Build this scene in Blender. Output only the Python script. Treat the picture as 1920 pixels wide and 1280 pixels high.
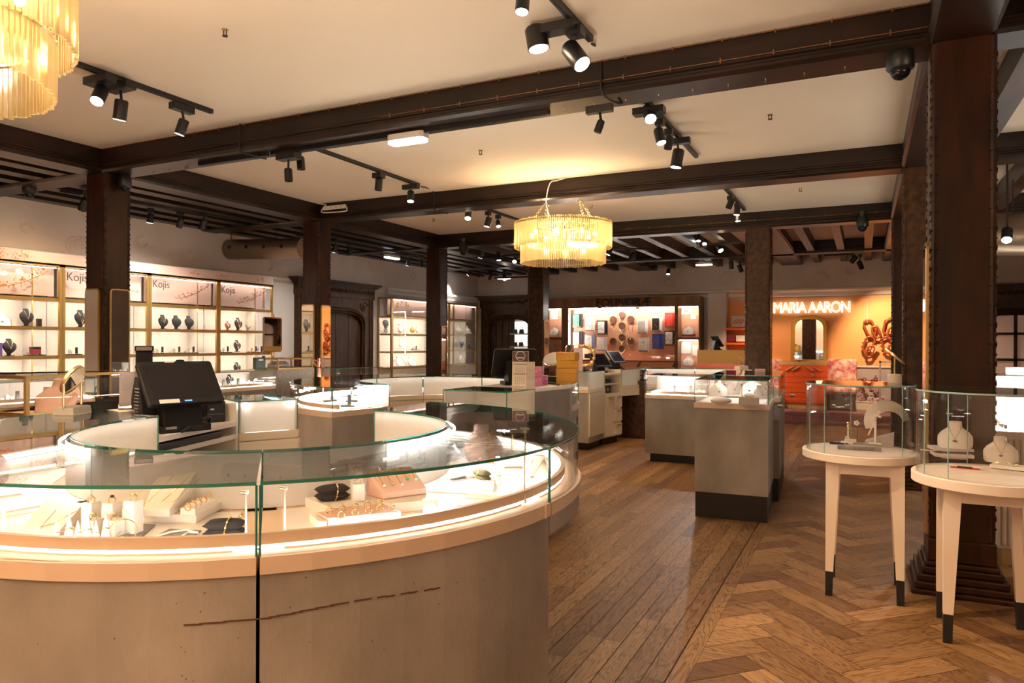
import bpy, math, random
from mathutils import Vector, Matrix
random.seed(7)
R = math.radians; PI = math.pi
for o in list(bpy.data.objects): bpy.data.objects.remove(o)
SC = bpy.context.scene; COL = SC.collection
# ---------------------------------------------------------------- camera, world, exposure
H = 1.45; FPX = 1346.97; YAW = R(26.166); ROLL = R(.2244)
cam = bpy.data.cameras.new('camera'); camo = bpy.data.objects.new('camera', cam); COL.objects.link(camo)
cam.sensor_width = 36; cam.lens = FPX * 36 / 1920; cam.clip_start = .02
camo.matrix_world = Matrix.Translation((0, 0, H)) @ Matrix.Rotation(YAW, 4, 'Z') @ Matrix.Rotation(PI / 2, 4, 'X') @ Matrix.Rotation(ROLL, 4, 'Z')
SC.camera = camo
w = bpy.data.worlds.new('world'); SC.world = w; w.use_nodes = True
w.node_tree.nodes['Background'].inputs[0].default_value = (1, .72, .5, 1)
w.node_tree.nodes['Background'].inputs[1].default_value = .25
SC.view_settings.view_transform = 'Standard'; SC.view_settings.look = 'None'
SC.view_settings.exposure = 1.0; SC.view_settings.gamma = 1
SC.cycles.transparent_max_bounces = 32; SC.cycles.max_bounces = 7; SC.cycles.diffuse_bounces = 4
SC.cycles.glossy_bounces = 3; SC.cycles.transmission_bounces = 4; SC.cycles.sample_clamp_indirect = 3
SC.cycles.caustics_reflective = False; SC.cycles.caustics_refractive = False
def add_fill(name, loc, e, size, rot=(0, 0, 0), col=(1, .74, .5)):
    l = bpy.data.lights.new(name, 'AREA'); l.energy = e; l.size = size; l.color = col
    o = bpy.data.objects.new(name, l); o.location = loc; o.rotation_euler = rot; COL.objects.link(o)
# added fill lights out of view; the upward ones brighten the ceiling
add_fill('fill_light', (-1.6, -2.2, 3.3), 30, 1.6, (R(-25), 0, 0))
add_fill('ceiling_fill', (-2.4, -1.5, 2.0), 195, 2.4, (PI, 0, 0), (1, .78, .56))
add_fill('ceiling_fill', (3.6, 1.4, 2.0), 110, 1.8, (PI, 0, 0), (1, .78, .56))
add_fill('fill_light', (2.6, -1.2, 3.3), 80, 1.6, (R(-20), 0, R(-10)))
add_fill('fill_light', (-6.6, -1.5, 3.3), 14, 1.4, (R(-20), 0, 0))

def ray(px, py):
    u = (px - 960) / FPX; d = (py - 640) / FPX
    x = math.cos(ROLL) * u + math.sin(ROLL) * d; y = -math.sin(ROLL) * u + math.cos(ROLL) * d
    return Vector((x * math.cos(YAW) - math.sin(YAW), x * math.sin(YAW) + math.cos(YAW), -y))
def at(px, py, x=None, y=None, z=None):
    """the point of the plane x=, y= or z= that was measured at this place of the photograph"""
    r = ray(px, py)
    t = x / r.x if x is not None else y / r.y if y is not None else (z - H) / r.z
    return Vector((0, 0, H)) + r * t
# ---------------------------------------------------------------- materials
def nodes(m): return m.node_tree.nodes, m.node_tree.links
MATS = {}
def mat(name, col, rough=.5, metal=0, col2=None, nscale=6, stretch=(1, 1, 1), bump=0, bscale=None, spec=.5, coat=0, emit=None, ndet=6):
    m = bpy.data.materials.new(name); m.use_nodes = True; MATS[name] = m
    N, L = nodes(m); b = N['Principled BSDF']
    b.inputs['Base Color'].default_value = (*col, 1); b.inputs['Roughness'].default_value = rough
    b.inputs['Metallic'].default_value = metal; b.inputs['Specular IOR Level'].default_value = spec
    b.inputs['Coat Weight'].default_value = coat
    if emit:
        b.inputs['Emission Color'].default_value = (*emit[0], 1); b.inputs['Emission Strength'].default_value = emit[1]
    if col2 or bump:
        tc = N.new('ShaderNodeTexCoord'); mp = N.new('ShaderNodeMapping'); L.new(tc.outputs['Object'], mp.inputs[0])
        mp.inputs['Scale'].default_value = stretch
        nz = N.new('ShaderNodeTexNoise'); nz.inputs['Scale'].default_value = nscale; nz.inputs['Detail'].default_value = ndet
        L.new(mp.outputs[0], nz.inputs['Vector'])
        if col2:
            cr = N.new('ShaderNodeValToRGB'); cr.color_ramp.elements[0].position = .35; cr.color_ramp.elements[1].position = .68
            cr.color_ramp.elements[0].color = (*col2, 1); cr.color_ramp.elements[1].color = (*col, 1)
            L.new(nz.outputs[0], cr.inputs[0]); L.new(cr.outputs[0], b.inputs['Base Color'])
        if bump:
            bp = N.new('ShaderNodeBump'); bp.inputs['Strength'].default_value = bump; bp.inputs['Distance'].default_value = .01
            if bscale:
                n2 = N.new('ShaderNodeTexNoise'); n2.inputs['Scale'].default_value = bscale; L.new(mp.outputs[0], n2.inputs['Vector']); nz = n2
            L.new(nz.outputs[0], bp.inputs['Height']); L.new(bp.outputs[0], b.inputs['Normal'])
    return m
def glass_mat(name, tint=(1, 1, 1), refl=1.0, ior=1.5):
    m = bpy.data.materials.new(name); m.use_nodes = True; N, L = nodes(m); N.remove(N['Principled BSDF'])
    t = N.new('ShaderNodeBsdfTransparent'); t.inputs[0].default_value = (*tint, 1)
    g = N.new('ShaderNodeBsdfGlossy'); g.inputs['Roughness'].default_value = .01
    f = N.new('ShaderNodeLayerWeight'); f.inputs[0].default_value = .5
    pw = N.new('ShaderNodeMath'); pw.operation = 'POWER'; pw.inputs[1].default_value = 5; L.new(f.outputs['Facing'], pw.inputs[0])
    mu = N.new('ShaderNodeMath'); mu.operation = 'MULTIPLY_ADD'; mu.inputs[1].default_value = .8 * refl; mu.inputs[2].default_value = .03 * refl
    mx = N.new('ShaderNodeMixShader'); L.new(pw.outputs[0], mu.inputs[0]); L.new(mu.outputs[0], mx.inputs[0])
    L.new(t.outputs[0], mx.inputs[1]); L.new(g.outputs[0], mx.inputs[2]); L.new(mx.outputs[0], N['Material Output'].inputs[0])
    return m
def emis(name, col, s):
    m = bpy.data.materials.new(name); m.use_nodes = True; N, L = nodes(m); N.remove(N['Principled BSDF'])
    e = N.new('ShaderNodeEmission'); e.inputs[0].default_value = (*col, 1); e.inputs[1].default_value = s
    L.new(e.outputs[0], N['Material Output'].inputs[0]); return m
wood_dk = mat('dark_oak', (.045, .013, .004), .38, col2=(.012, .004, .0015), nscale=9, stretch=(1, 1, .25), bump=.25, spec=.3)
wood_bm = mat('beam_oak', (.024, .009, .004), .36, col2=(.007, .003, .0015), nscale=7, stretch=(.3, .3, 1), bump=.2, spec=.4)
wood_md = mat('carved_oak', (.085, .035, .012), .4, col2=(.025, .010, .004), nscale=14, bump=.4, spec=.3)
wood_jo = mat('joist_oak', (.07, .032, .017), .45, col2=(.03, .013, .007), nscale=8, stretch=(1, .2, 1), bump=.2)
door_wd = mat('door_oak', (.085, .038, .016), .5, col2=(.035, .014, .006), nscale=12, stretch=(1, 1, .2), bump=.3)
ceil_m = mat('ceiling_plaster', (.84, .70, .545), .9, col2=(.80, .655, .50), nscale=.7, bump=.05, bscale=30)
wall_m = mat('wall_plaster', (.72, .62, .55), .85, col2=(.64, .54, .47), nscale=2, bump=.25, bscale=40)
conc = mat('concrete', (.43, .385, .33), .62, col2=(.24, .21, .178), nscale=2.2, stretch=(1, 1, .6), bump=.15, bscale=60, ndet=12)
conc_d = mat('grey_board', (.27, .225, .18), .6, col2=(.20, .165, .13), nscale=20, ndet=10)
tan = mat('tan_rim', (.72, .55, .40), .45)
cream = mat('cream_lacquer', (.80, .70, .54), .35)
white = mat('white_lacquer', (.85, .80, .74), .4)
deck = mat('white_deck', (.86, .82, .78), .5)
black = mat('black_plinth', (.012, .011, .011), .45)
blk = mat('black_metal', (.012, .011, .012), .38)
blkp = mat('black_plastic', (.008, .008, .009), .4, spec=.3)
scr = mat('dark_screen', (.008, .007, .012), .12, spec=.3)
gold = mat('gold_metal', (.83, .58, .25), .25, 1)
goldw = mat('gilt_frame', (.50, .33, .12), .3, .55)
copperw = mat('dull_copper', (.22, .10, .04), .5, .4)
brass = mat('brass', (.62, .50, .28), .3, 1)
steel = mat('steel', (.7, .68, .64), .18, 1)
mirror = mat('mirror_glass', (.82, .84, .84), .02, 1)
velvet = mat('black_velvet', (.012, .012, .016), .85, bump=.3, bscale=90)
linen = mat('white_leatherette', (.84, .77, .69), .55)
pinkl = mat('pink_leatherette', (.80, .52, .42), .55)
pinkb = mat('blush_board', (.82, .60, .54), .6)
greyb = mat('grey_leatherette', (.45, .40, .36), .6)
slate = mat('slate', (.16, .15, .15), .5, col2=(.3, .28, .27), nscale=20)
olive = mat('olive_velvet', (.14, .13, .06), .8)
yel = mat('kraft_yellow', (.78, .42, .06), .6)
mag = mat('pink_carton', (.70, .22, .48), .5)
lilac = mat('lilac_card', (.86, .62, .68), .6)
coral = mat('coral_panel', (.95, .48, .29), .55)
orange = mat('orange_panel', (.93, .38, .12), .6)
orange2 = mat('orange_lacquer', (.90, .13, .02), .4)
ltwood = mat('light_oak', (.66, .42, .20), .45, col2=(.55, .33, .15), nscale=12, stretch=(.2, 1, 1))
ivory = mat('ivory_plaster', (.82, .70, .58), .6)
ductm = mat('duct_metal', (.30, .22, .15), .38, .7)
redm = mat('red_lacquer', (.60, .02, .02), .4)
greenm = mat('green_leather', (.03, .17, .12), .5)
bluem = mat('blue_cloth', (.03, .06, .30), .6)
leather = mat('dark_green_leather', (.03, .06, .05), .4)
pearl = mat('pearl', (.9, .86, .82), .25)
gem_g = mat('green_stone', (.02, .40, .16), .15)
gem_b = mat('black_stone', (.01, .01, .01), .1)
textk = mat('grey_lettering', (.10, .08, .08), .6)
blossom = mat('amber_print', (.75, .32, .12), .6)
blossom2 = mat('brown_print', (.48, .20, .12), .6)
grey_p = mat('wainscot_grey', (.45, .36, .33), .7)
rugm = mat('plum_rug', (.12, .06, .11), .95, col2=(.35, .12, .12), nscale=3, bump=.3, bscale=200)
chairf = mat('printed_fabric', (.80, .58, .44), .85, col2=(.45, .08, .10), nscale=9, ndet=3)
glass = glass_mat('clear_glass'); glass_t = glass_mat('top_glass', (.97, .99, .98), 1.5)
edge = mat('glass_edge_green', (.03, .22, .18), .12, spec=.8)
edge_p = mat('pale_glass_edge', (.30, .50, .47), .12, spec=.8)
acry = glass_mat('acrylic', (.95, .95, .95), 2.2)
led = emis('led_strip', (1, .89, .74), 26)
led_q = emis('led_and_fill', (1, .93, .84), 115)  # fluted counter strips, and the added strips that brighten back panels
led_n = emis('near_led', (1, .90, .77), 11)
led_f = emis('far_led', (1, .91, .78), 55)
led_h = emis('header_led', (1, .86, .72), 9)
led_s = emis('shelf_led', (1, .86, .68), 48)
led_o = emis('case_led_cool', (1, .92, .84), 60)
neon = emis('neon_tube', (1, .86, .76), 3.4)
lamp_w = emis('warm_lamp_face', (1, .78, .5), 22)
lamp_c = emis('cool_lamp_face', (.92, .95, 1), 22)
tube_w = emis('emergency_diffuser', (.93, .97, 1), 3)
bulb = emis('bulb', (1, .78, .46), 40)
# translucent white back panel of the cases
frost = bpy.data.materials.new('frosted_panel'); frost.use_nodes = True
N, L = nodes(frost); N.remove(N['Principled BSDF'])
a_ = N.new('ShaderNodeBsdfDiffuse'); a_.inputs[0].default_value = (.92, .90, .87, 1)
b_ = N.new('ShaderNodeBsdfTranslucent'); b_.inputs[0].default_value = (.98, .96, .93, 1)
x_ = N.new('ShaderNodeMixShader'); x_.inputs[0].default_value = .5
L.new(a_.outputs[0], x_.inputs[1]); L.new(b_.outputs[0], x_.inputs[2]); L.new(x_.outputs[0], N['Material Output'].inputs[0])
# chandelier rods: clear amber glass that scatters the bulbs
rodm = bpy.data.materials.new('amber_glass_rod'); rodm.use_nodes = True
N, L = nodes(rodm); N.remove(N['Principled BSDF'])
a_ = N.new('ShaderNodeBsdfTranslucent'); a_.inputs[0].default_value = (.72, .60, .40, 1)
b_ = N.new('ShaderNodeBsdfTransparent'); b_.inputs[0].default_value = (.96, .86, .62, 1)
c_ = N.new('ShaderNodeBsdfGlossy'); c_.inputs[1].default_value = .12
x_ = N.new('ShaderNodeMixShader'); x_.inputs[0].default_value = .5
y_ = N.new('ShaderNodeMixShader'); y_.inputs[0].default_value = .22
L.new(a_.outputs[0], x_.inputs[1]); L.new(b_.outputs[0], x_.inputs[2]); L.new(x_.outputs[0], y_.inputs[1]); L.new(c_.outputs[0], y_.inputs[2])
L.new(y_.outputs[0], N['Material Output'].inputs[0])
# concrete pores + stain ramp
def pores(m):
    N, L = nodes(m); b = N['Principled BSDF']; src = b.inputs['Base Color'].links[0].from_socket
    tc = N.new('ShaderNodeTexCoord'); v = N.new('ShaderNodeTexVoronoi'); v.inputs['Scale'].default_value = 26
    L.new(tc.outputs['Object'], v.inputs['Vector'])
    c = N.new('ShaderNodeValToRGB'); c.color_ramp.elements[0].position = .045; c.color_ramp.elements[1].position = .075
    c.color_ramp.elements[0].color = (.25, .22, .2, 1); c.color_ramp.elements[1].color = (1, 1, 1, 1)
    x = N.new('ShaderNodeMix'); x.data_type = 'RGBA'; x.blend_type = 'MULTIPLY'; x.inputs[0].default_value = .8
    L.new(v.outputs['Distance'], c.inputs[0]); L.new(src, x.inputs[6]); L.new(c.outputs[0], x.inputs[7]); L.new(x.outputs[2], b.inputs['Base Color'])
pores(conc)
# floor: tone per plank (attribute) and grain along the plank (UV)
floorm = bpy.data.materials.new('oak_planks'); floorm.use_nodes = True
N, L = nodes(floorm); b = N['Principled BSDF']; b.inputs['Roughness'].default_value = .45; b.inputs['Specular IOR Level'].default_value = .26
at_ = N.new('ShaderNodeAttribute'); at_.attribute_name = 'tone'
uv = N.new('ShaderNodeUVMap'); mp = N.new('ShaderNodeMapping'); mp.inputs['Scale'].default_value = (1.1, 9, 1); L.new(uv.outputs[0], mp.inputs[0])
n1 = N.new('ShaderNodeTexNoise'); n1.inputs['Scale'].default_value = 1.6; n1.inputs['Detail'].default_value = 3; n1.inputs['Distortion'].default_value = .6
L.new(mp.outputs[0], n1.inputs['Vector'])
ml = N.new('ShaderNodeMath'); ml.operation = 'MULTIPLY'; ml.inputs[1].default_value = 13; L.new(n1.outputs[0], ml.inputs[0])
fr = N.new('ShaderNodeMath'); fr.operation = 'PINGPONG'; fr.inputs[1].default_value = .5; L.new(ml.outputs[0], fr.inputs[0])
cr = N.new('ShaderNodeValToRGB'); cr.color_ramp.elements[0].position = .0; cr.color_ramp.elements[1].position = .30
cr.color_ramp.elements[0].color = (.44, .38, .34, 1); cr.color_ramp.elements[1].color = (1, 1, 1, 1); L.new(fr.outputs[0], cr.inputs[0])
cc = N.new('ShaderNodeValToRGB'); e = cc.color_ramp.elements; e[0].color = (.13, .062, .026, 1); e[1].color = (.42, .24, .105, 1)
q_ = e.new(.5); q_.color = (.235, .125, .052, 1)
q_ = cc.color_ramp.elements.new(.8); q_.color = (.30, .165, .070, 1); L.new(at_.outputs['Fac'], cc.inputs[0])
x = N.new('ShaderNodeMix'); x.data_type = 'RGBA'; x.blend_type = 'MULTIPLY'; x.inputs[0].default_value = .9
L.new(cc.outputs[0], x.inputs[6]); L.new(cr.outputs[0], x.inputs[7]); L.new(x.outputs[2], b.inputs['Base Color'])
# ---------------------------------------------------------------- mesh builder and object helpers
class MB:
    def __init__(s): s.v = []; s.f = []; s.M = Matrix()
    def add(s, vs, fs):
        n = len(s.v); s.v += [tuple(s.M @ Vector(p)) for p in vs]; s.f += [tuple(i + n for i in f) for f in fs]; return s
    def box(s, x0, x1, y0, y1, z0, z1, ch=0):
        if ch:
            c = ch; p = [(x0 + c, y0), (x1 - c, y0), (x1, y0 + c), (x1, y1 - c), (x1 - c, y1), (x0 + c, y1), (x0, y1 - c), (x0, y0 + c)]
            return s.prism(p, z0, z1)
        v = [(x, y, z) for z in (z0, z1) for x, y in ((x0, y0), (x1, y0), (x1, y1), (x0, y1))]
        return s.add(v, [(3, 2, 1, 0), (4, 5, 6, 7), (0, 1, 5, 4), (1, 2, 6, 5), (2, 3, 7, 6), (3, 0, 4, 7)])
    def bx(s, c, d, rz=0, M=None):
        o = s.M; s.M = s.M @ Matrix.Translation(c) @ Matrix.Rotation(rz, 4, 'Z') @ (M or Matrix())
        s.box(-d[0] / 2, d[0] / 2, -d[1] / 2, d[1] / 2, -d[2] / 2, d[2] / 2); s.M = o; return s
    def prism(s, p, z0, z1, p2=None):
        n = len(p); q = p2 or p
        v = [(x, y, z0) for x, y in p] + [(x, y, z1) for x, y in q]
        return s.add(v, [tuple(range(n - 1, -1, -1)), tuple(range(n, 2 * n))] + [(i, (i + 1) % n, n + (i + 1) % n, n + i) for i in range(n)])
    def prof(s, p, a, b, axis='y'):
        """profile p of (u, z) swept along an axis from a to b"""
        n = len(p)
        g = (lambda u, z, t: (u, t, z)) if axis == 'y' else (lambda u, z, t: (t, u, z))
        v = [g(u, z, a) for u, z in p] + [g(u, z, b) for u, z in p]
        return s.add(v, [tuple(range(n - 1, -1, -1)), tuple(range(n, 2 * n))] + [(i, (i + 1) % n, n + (i + 1) % n, n + i) for i in range(n)])
    def lathe(s, pr, n=24, c=(0, 0), sx=1, sy=1, cap=True):
        v = []; f = []; m = len(pr)
        for k in range(n):
            a = 2 * PI * k / n
            v += [(c[0] + r * math.cos(a) * sx, c[1] + r * math.sin(a) * sy, z) for r, z in pr]
        for k in range(n):
            j = (k + 1) % n
            f += [(k * m + i, j * m + i, j * m + i + 1, k * m + i + 1) for i in range(m - 1)]
        if cap: f += [tuple(k * m for k in range(n - 1, -1, -1)), tuple(k * m + m - 1 for k in range(n))]
        return s.add(v, f)
    def tube(s, pts, r, n=8, closed=False):
        pts = [Vector(p) for p in pts]; m = len(pts); v = []; f = []; up = Vector((0, 0, 1))
        rr = r if isinstance(r, (list, tuple)) else [r] * m
        for i, p in enumerate(pts):
            t = (pts[(i + 1) % m] - pts[i - 1]) if closed else (pts[min(i + 1, m - 1)] - pts[max(i - 1, 0)])
            t = t.normalized() if t.length else up
            q = up if abs(t.z) < .95 else Vector((1, 0, 0))
            a = t.cross(q).normalized(); b = t.cross(a)
            v += [tuple(p + (a * math.cos(2 * PI * k / n) + b * math.sin(2 * PI * k / n)) * rr[i]) for k in range(n)]
        for i in range(m if closed else m - 1):
            j = (i + 1) % m
            f += [(i * n + k, i * n + (k + 1) % n, j * n + (k + 1) % n, j * n + k) for k in range(n)]
        if not closed: f += [tuple(range(n - 1, -1, -1)), tuple((m - 1) * n + k for k in range(n))]
        return s.add(v, f)
    def ring(s, c, r, t, nrm=(0, 0, 1), n=24, k=6, sx=1):
        q = Vector(nrm).normalized(); a = q.orthogonal().normalized(); b = q.cross(a)
        return s.tube([Vector(c) + a * r * sx * math.cos(2 * PI * i / n) + b * r * math.sin(2 * PI * i / n) for i in range(n)], t, k, True)
    def ball(s, c, r, n=10, sz=1):
        m = max(5, n // 2 + 1)
        pr = [(r * math.sin(PI * i / m), r * sz * -math.cos(PI * i / m)) for i in range(1, m)]
        o = s.M; s.M = s.M @ Matrix.Translation(c); s.lathe(pr, n); s.M = o; return s
    def ribbon(s, pts, d0, d1, z0, z1):
        a = offs(pts, d0); b = offs(pts, d1); n = len(pts)
        for i in range(n - 1):
            v = [(*a[i], z0), (*a[i + 1], z0), (*b[i + 1], z0), (*b[i], z0), (*a[i], z1), (*a[i + 1], z1), (*b[i + 1], z1), (*b[i], z1)]
            f = [(3, 2, 1, 0), (4, 5, 6, 7), (0, 1, 5, 4), (2, 3, 7, 6)]
            if i == 0: f.append((3, 0, 4, 7))
            if i == n - 2: f.append((1, 2, 6, 5))
            s.add(v, f)
        return s
    def build(s, name, m, parent=None, smooth=None, W=False, bev=0):
        me = bpy.data.meshes.new(name)
        vs = s.v
        if W and parent is not None:
            inv = world_of(parent).inverted(); vs = [tuple(inv @ Vector(p)) for p in vs]
        me.from_pydata(vs, [], s.f); me.materials.append(m)
        o = bpy.data.objects.new(name, me); COL.objects.link(o)
        if bev:
            b = o.modifiers.new('bevel', 'BEVEL'); b.width = bev; b.segments = 2; b.limit_method = 'ANGLE'
        if smooth:
            for p in me.polygons: p.use_smooth = True
            me.set_sharp_from_angle(angle=R(smooth))
        if parent is not None: o.parent = parent
        return o
def world_of(o):
    m = o.matrix_basis.copy()
    while o.parent: o = o.parent; m = o.matrix_basis @ m
    return m
def offs(pts, d):
    """open polyline moved d to its left"""
    out = []; n = len(pts)
    for i in range(n):
        ns = []
        for a, b in ((i - 1, i), (i, i + 1)):
            if a < 0 or b >= n: continue
            v = Vector((pts[b][0] - pts[a][0], pts[b][1] - pts[a][1]))
            if v.length: v.normalize(); ns.append(Vector((-v.y, v.x)))
        q = sum(ns, Vector((0, 0))); q.normalize(); c = max(.3, q.dot(ns[0])); q *= d / c
        out.append((pts[i][0] + q.x, pts[i][1] + q.y))
    return out
def tag(o, label=None, cat=None, group=None, kind=None):
    if label: o['label'] = label
    if cat: o['category'] = cat
    if group: o['group'] = group
    if kind: o['kind'] = kind
    return o
def thing(name, label, cat, loc=(0, 0, 0), rz=0, group=None):
    o = bpy.data.objects.new(name, None); COL.objects.link(o); o.location = loc; o.rotation_euler.z = rz; o.empty_display_size = .1
    o.matrix_basis = Matrix.Translation(loc) @ Matrix.Rotation(rz, 4, 'Z')
    return tag(o, label, cat, group)
def struct(name, mb, m, smooth=None): return tag(mb.build(name, m, smooth=smooth), kind='structure')
KIDS = {}
def copy_tree(o, label=None, loc=None, rz=None, group=None, parent=None):
    c = o.copy(); COL.objects.link(c); c.parent = parent
    if loc is not None: c.matrix_basis = Matrix.Translation(loc) @ Matrix.Rotation(rz or 0, 4, 'Z')
    if label: c['label'] = label
    if group: c['group'] = group
    for ch in list(o.children): copy_tree(ch, parent=c)
    return c
PROTO = {}
def put(key, maker, label, loc, rz=0, group=None, scale=1):
    """first use builds the thing, later uses copy it with its parts"""
    if key not in PROTO:
        t = PROTO[key] = maker()
        t.matrix_basis = Matrix.Translation(loc) @ Matrix.Rotation(rz, 4, 'Z')
        t['label'] = label
        if group: t['group'] = group
    else:
        t = copy_tree(PROTO[key], label, loc, rz, group)
        if not group and 'group' in t: del t['group']
    t.scale = (scale,) * 3
    return t
def text(name, s, size, m, loc, rot, parent=None, ext=.002, align='LEFT', bevel=0, sx=1):
    c = bpy.data.curves.new(name, 'FONT'); c.body = s; c.size = size; c.extrude = ext; c.align_x = align; c.bevel_depth = bevel
    c.materials.append(m); o = bpy.data.objects.new(name, c); COL.objects.link(o)
    TEXTS.append(o)
    M = Matrix.Translation(loc) @ rot @ Matrix.Diagonal((sx, 1, 1, 1))
    if parent is not None: M = world_of(parent).inverted() @ M; o.parent = parent
    o.matrix_basis = M; return o
TEXTS = []
def texts_to_mesh():
    dg = bpy.context.evaluated_depsgraph_get()
    for o in TEXTS:
        me = bpy.data.meshes.new_from_object(o.evaluated_get(dg)); n = bpy.data.objects.new('x', me); COL.objects.link(n)
        n.parent = o.parent; n.matrix_basis = o.matrix_basis.copy(); nm = o.name; bpy.data.objects.remove(o); n.name = nm
FACE_X = Matrix.Rotation(PI / 2, 4, 'Z') @ Matrix.Rotation(PI / 2, 4, 'X')   # lettering read from +x
FACE_Y = Matrix.Rotation(PI / 2, 4, 'X')                                     # lettering read from -y
# ================================================================ the setting
XW, YF, ZC = -9.6, 17.4, 3.45
def build_floor():
    vs, fs, uvs, tone = [], [], [], []
    def quad(p, L_):
        n = len(vs); vs.extend([(x, y, 0) for x, y in p]); fs.append((n, n + 1, n + 2, n + 3))
        u0, v0 = random.random() * 50, random.random() * 50; wd = math.dist(p[1], p[2])
        uvs.extend([(u0, v0), (u0 + L_, v0), (u0 + L_, v0 + wd), (u0, v0 + wd)]); t = random.betavariate(2.2, 2.2); tone.extend([t] * 4)
    g = .0018; wd = .094; x = XW
    while x < -.78:
        x1 = min(x + wd, -.76); y = -4 - random.random() * 1.2
        while y < YF:
            l = random.uniform(.7, 1.5); y1 = min(y + l, YF)
            quad([(x + g, y + g), (x + g, y1 - g), (x1 - g, y1 - g), (x1 - g, y + g)], l); y += l
        x = x1
    # the border board, then herringbone
    y = -4
    while y < YF:
        quad([(-.76 + g, y + g), (-.76 + g, y + 1.4), (-.68 - g, y + 1.4), (-.68 - g, y + g)], 1.4); y += 1.4
    Lh, Wh = .56, .14; s = math.sqrt(.5)
    def clip(poly, xm):
        out = []
        for i in range(len(poly)):
            a, b = poly[i - 1], poly[i]
            if (a[0] >= xm) != (b[0] >= xm):
                t = (xm - a[0]) / (b[0] - a[0]); out.append((xm, a[1] + (b[1] - a[1]) * t))
            if b[0] >= xm: out.append(b)
        return out
    n_ = int(Lh / Wh)
    for i in range(-60, 140):
        for j in range(-60, 60):
            ox, oy = i * Wh + j * Lh, i * Wh - j * Lh     # staircase of L-shaped pairs
            for r in ((ox, oy, Lh, Wh), (ox, oy + Wh, Wh, Lh)):
                if r[3] == Wh: p = [(r[0] + g, r[1] + g), (r[0] + Lh - g, r[1] + g), (r[0] + Lh - g, r[1] + Wh - g), (r[0] + g, r[1] + Wh - g)]
                else: p = [(r[0] + g, r[1] + Lh - g), (r[0] + g, r[1] + g), (r[0] + Wh - g, r[1] + g), (r[0] + Wh - g, r[1] + Lh - g)]
                q = [((a - b) * s, (a + b) * s) for a, b in p]
                cx, cy = sum(a for a, b in q) / 4, sum(b for a, b in q) / 4
                if not (-.68 - .3 < cx < 6.1 and -4 < cy < YF + .1): continue
                if min(a for a, b in q) >= -.68: quad(q, Lh)
                else:
                    c = clip(q, -.68)
                    if len(c) >= 3:
                        n = len(vs); vs.extend([(a, b, 0) for a, b in c]); fs.append(tuple(range(n, n + len(c))))
                        t = random.betavariate(2.2, 2.2); du = random.random() * 40
                        uvs.extend([(du + a, b) for a, b in c]); tone.extend([t] * len(c))
    n = len(vs); vs.extend([(XW, -4, -.004), (6.2, -4, -.004), (6.2, YF, -.004), (XW, YF, -.004)]); fs.append((n, n + 1, n + 2, n + 3))
    uvs.extend([(0, 0)] * 4); tone.extend([0] * 4)
    me = bpy.data.meshes.new('floor'); me.from_pydata(vs, [], fs); me.materials.append(floorm)
    me.uv_layers.new(name='UVMap'); me.attributes.new('tone', 'FLOAT', 'CORNER')
    me.uv_layers['UVMap'].data.foreach_set('uv', [c for u in uvs for c in u])
    me.attributes['tone'].data.foreach_set('value', tone)
    o = bpy.data.objects.new('floor', me); COL.objects.link(o); tag(o, kind='structure')
build_floor()
struct('ceiling', MB().box(XW - .1, 6.2, -4, YF + .1, ZC, ZC + .12), ceil_m)
struct('wall_left', MB().box(XW - .15, XW, -4, YF + .1, 0, ZC), wall_m)
struct('wall_back', MB().box(XW - .15, 6.2, YF, YF + .15, 0, ZC), wall_m)
struct('wall_right', MB().box(6.2, 6.35, -4, YF + .1, 0, ZC), wall_m)
struct('wall_front', MB().box(XW - .15, 6.35, -4.15, -4, 0, ZC), wall_m)
struct('floor_slab', MB().box(XW - .15, 6.35, -4.15, YF + .15, -.1, -.006), conc_d)
# beams: deep fascia, bead mouldings and a narrower soffit
def bprof(a, b, zt=ZC):
    z = 3.205
    return [(a, zt), (a, z + .10), (a - .012, z + .09), (a - .012, z + .075), (a, z + .065), (a, z + .05), (a - .016, z + .04), (a - .016, z + .02), (a + .012, z), (b - .012, z), (b + .016, z + .02), (b + .016, z + .04), (b, z + .05), (b, z + .065), (b + .012, z + .075), (b + .012, z + .09), (b, z + .10), (b, zt)]
def beam(name, label, a, b, c, d, axis, m=wood_bm):
    o = MB().prof(bprof(a, b)[::-1], c, d, axis).build(name, m); return tag(o, label, 'beam', None, 'structure')
ROWS = [(1.3, 1.6), (4.86, 5.17), (8.18, 8.48), (11.52, 11.82), (15.2, 15.5)]
for i, (a, b) in enumerate(ROWS): beam('trim_%d' % (i + 1), None, a, b, XW, 6.2, 'x')
for i, (a, b) in enumerate([(-7.5, -7.19), (.335, .65)]): beam('trim_%d' % (i + 6), None, a, b, -4, YF, 'y')
beam('trim_8', None, -1.70, -1.27, 11.82, YF, 'y', wood_jo)
beam('trim_9', None, -5.05, -4.6, 15.5, YF, 'y', wood_jo)
# joists of the two side aisles and of the rear bays
def joists(name, xs, y0, y1, w_=.1, z=3.24, m=wood_jo):
    b = MB()
    for x in xs: b.box(x - w_ / 2, x + w_ / 2, y0, y1, z, ZC)
    struct(name, b, m)
joists('trim_10', [-9.5 + .42 * i for i in range(5)], -4, YF, .2, 3.23, wood_bm)
joists('trim_11', [.95 + .62 * i for i in range(9)], -4, YF, .16)
joists('trim_12', [-6.75 + .56 * i for i in range(9)] + [-.95, -.42, .05], 11.82, 15.2, .13)
joists('trim_13', [-6.75 + .56 * i for i in range(3)] + [-4.2 + .56 * i for i in range(5)] + [-.95, -.42, .05], 15.5, YF, .13)
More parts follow.
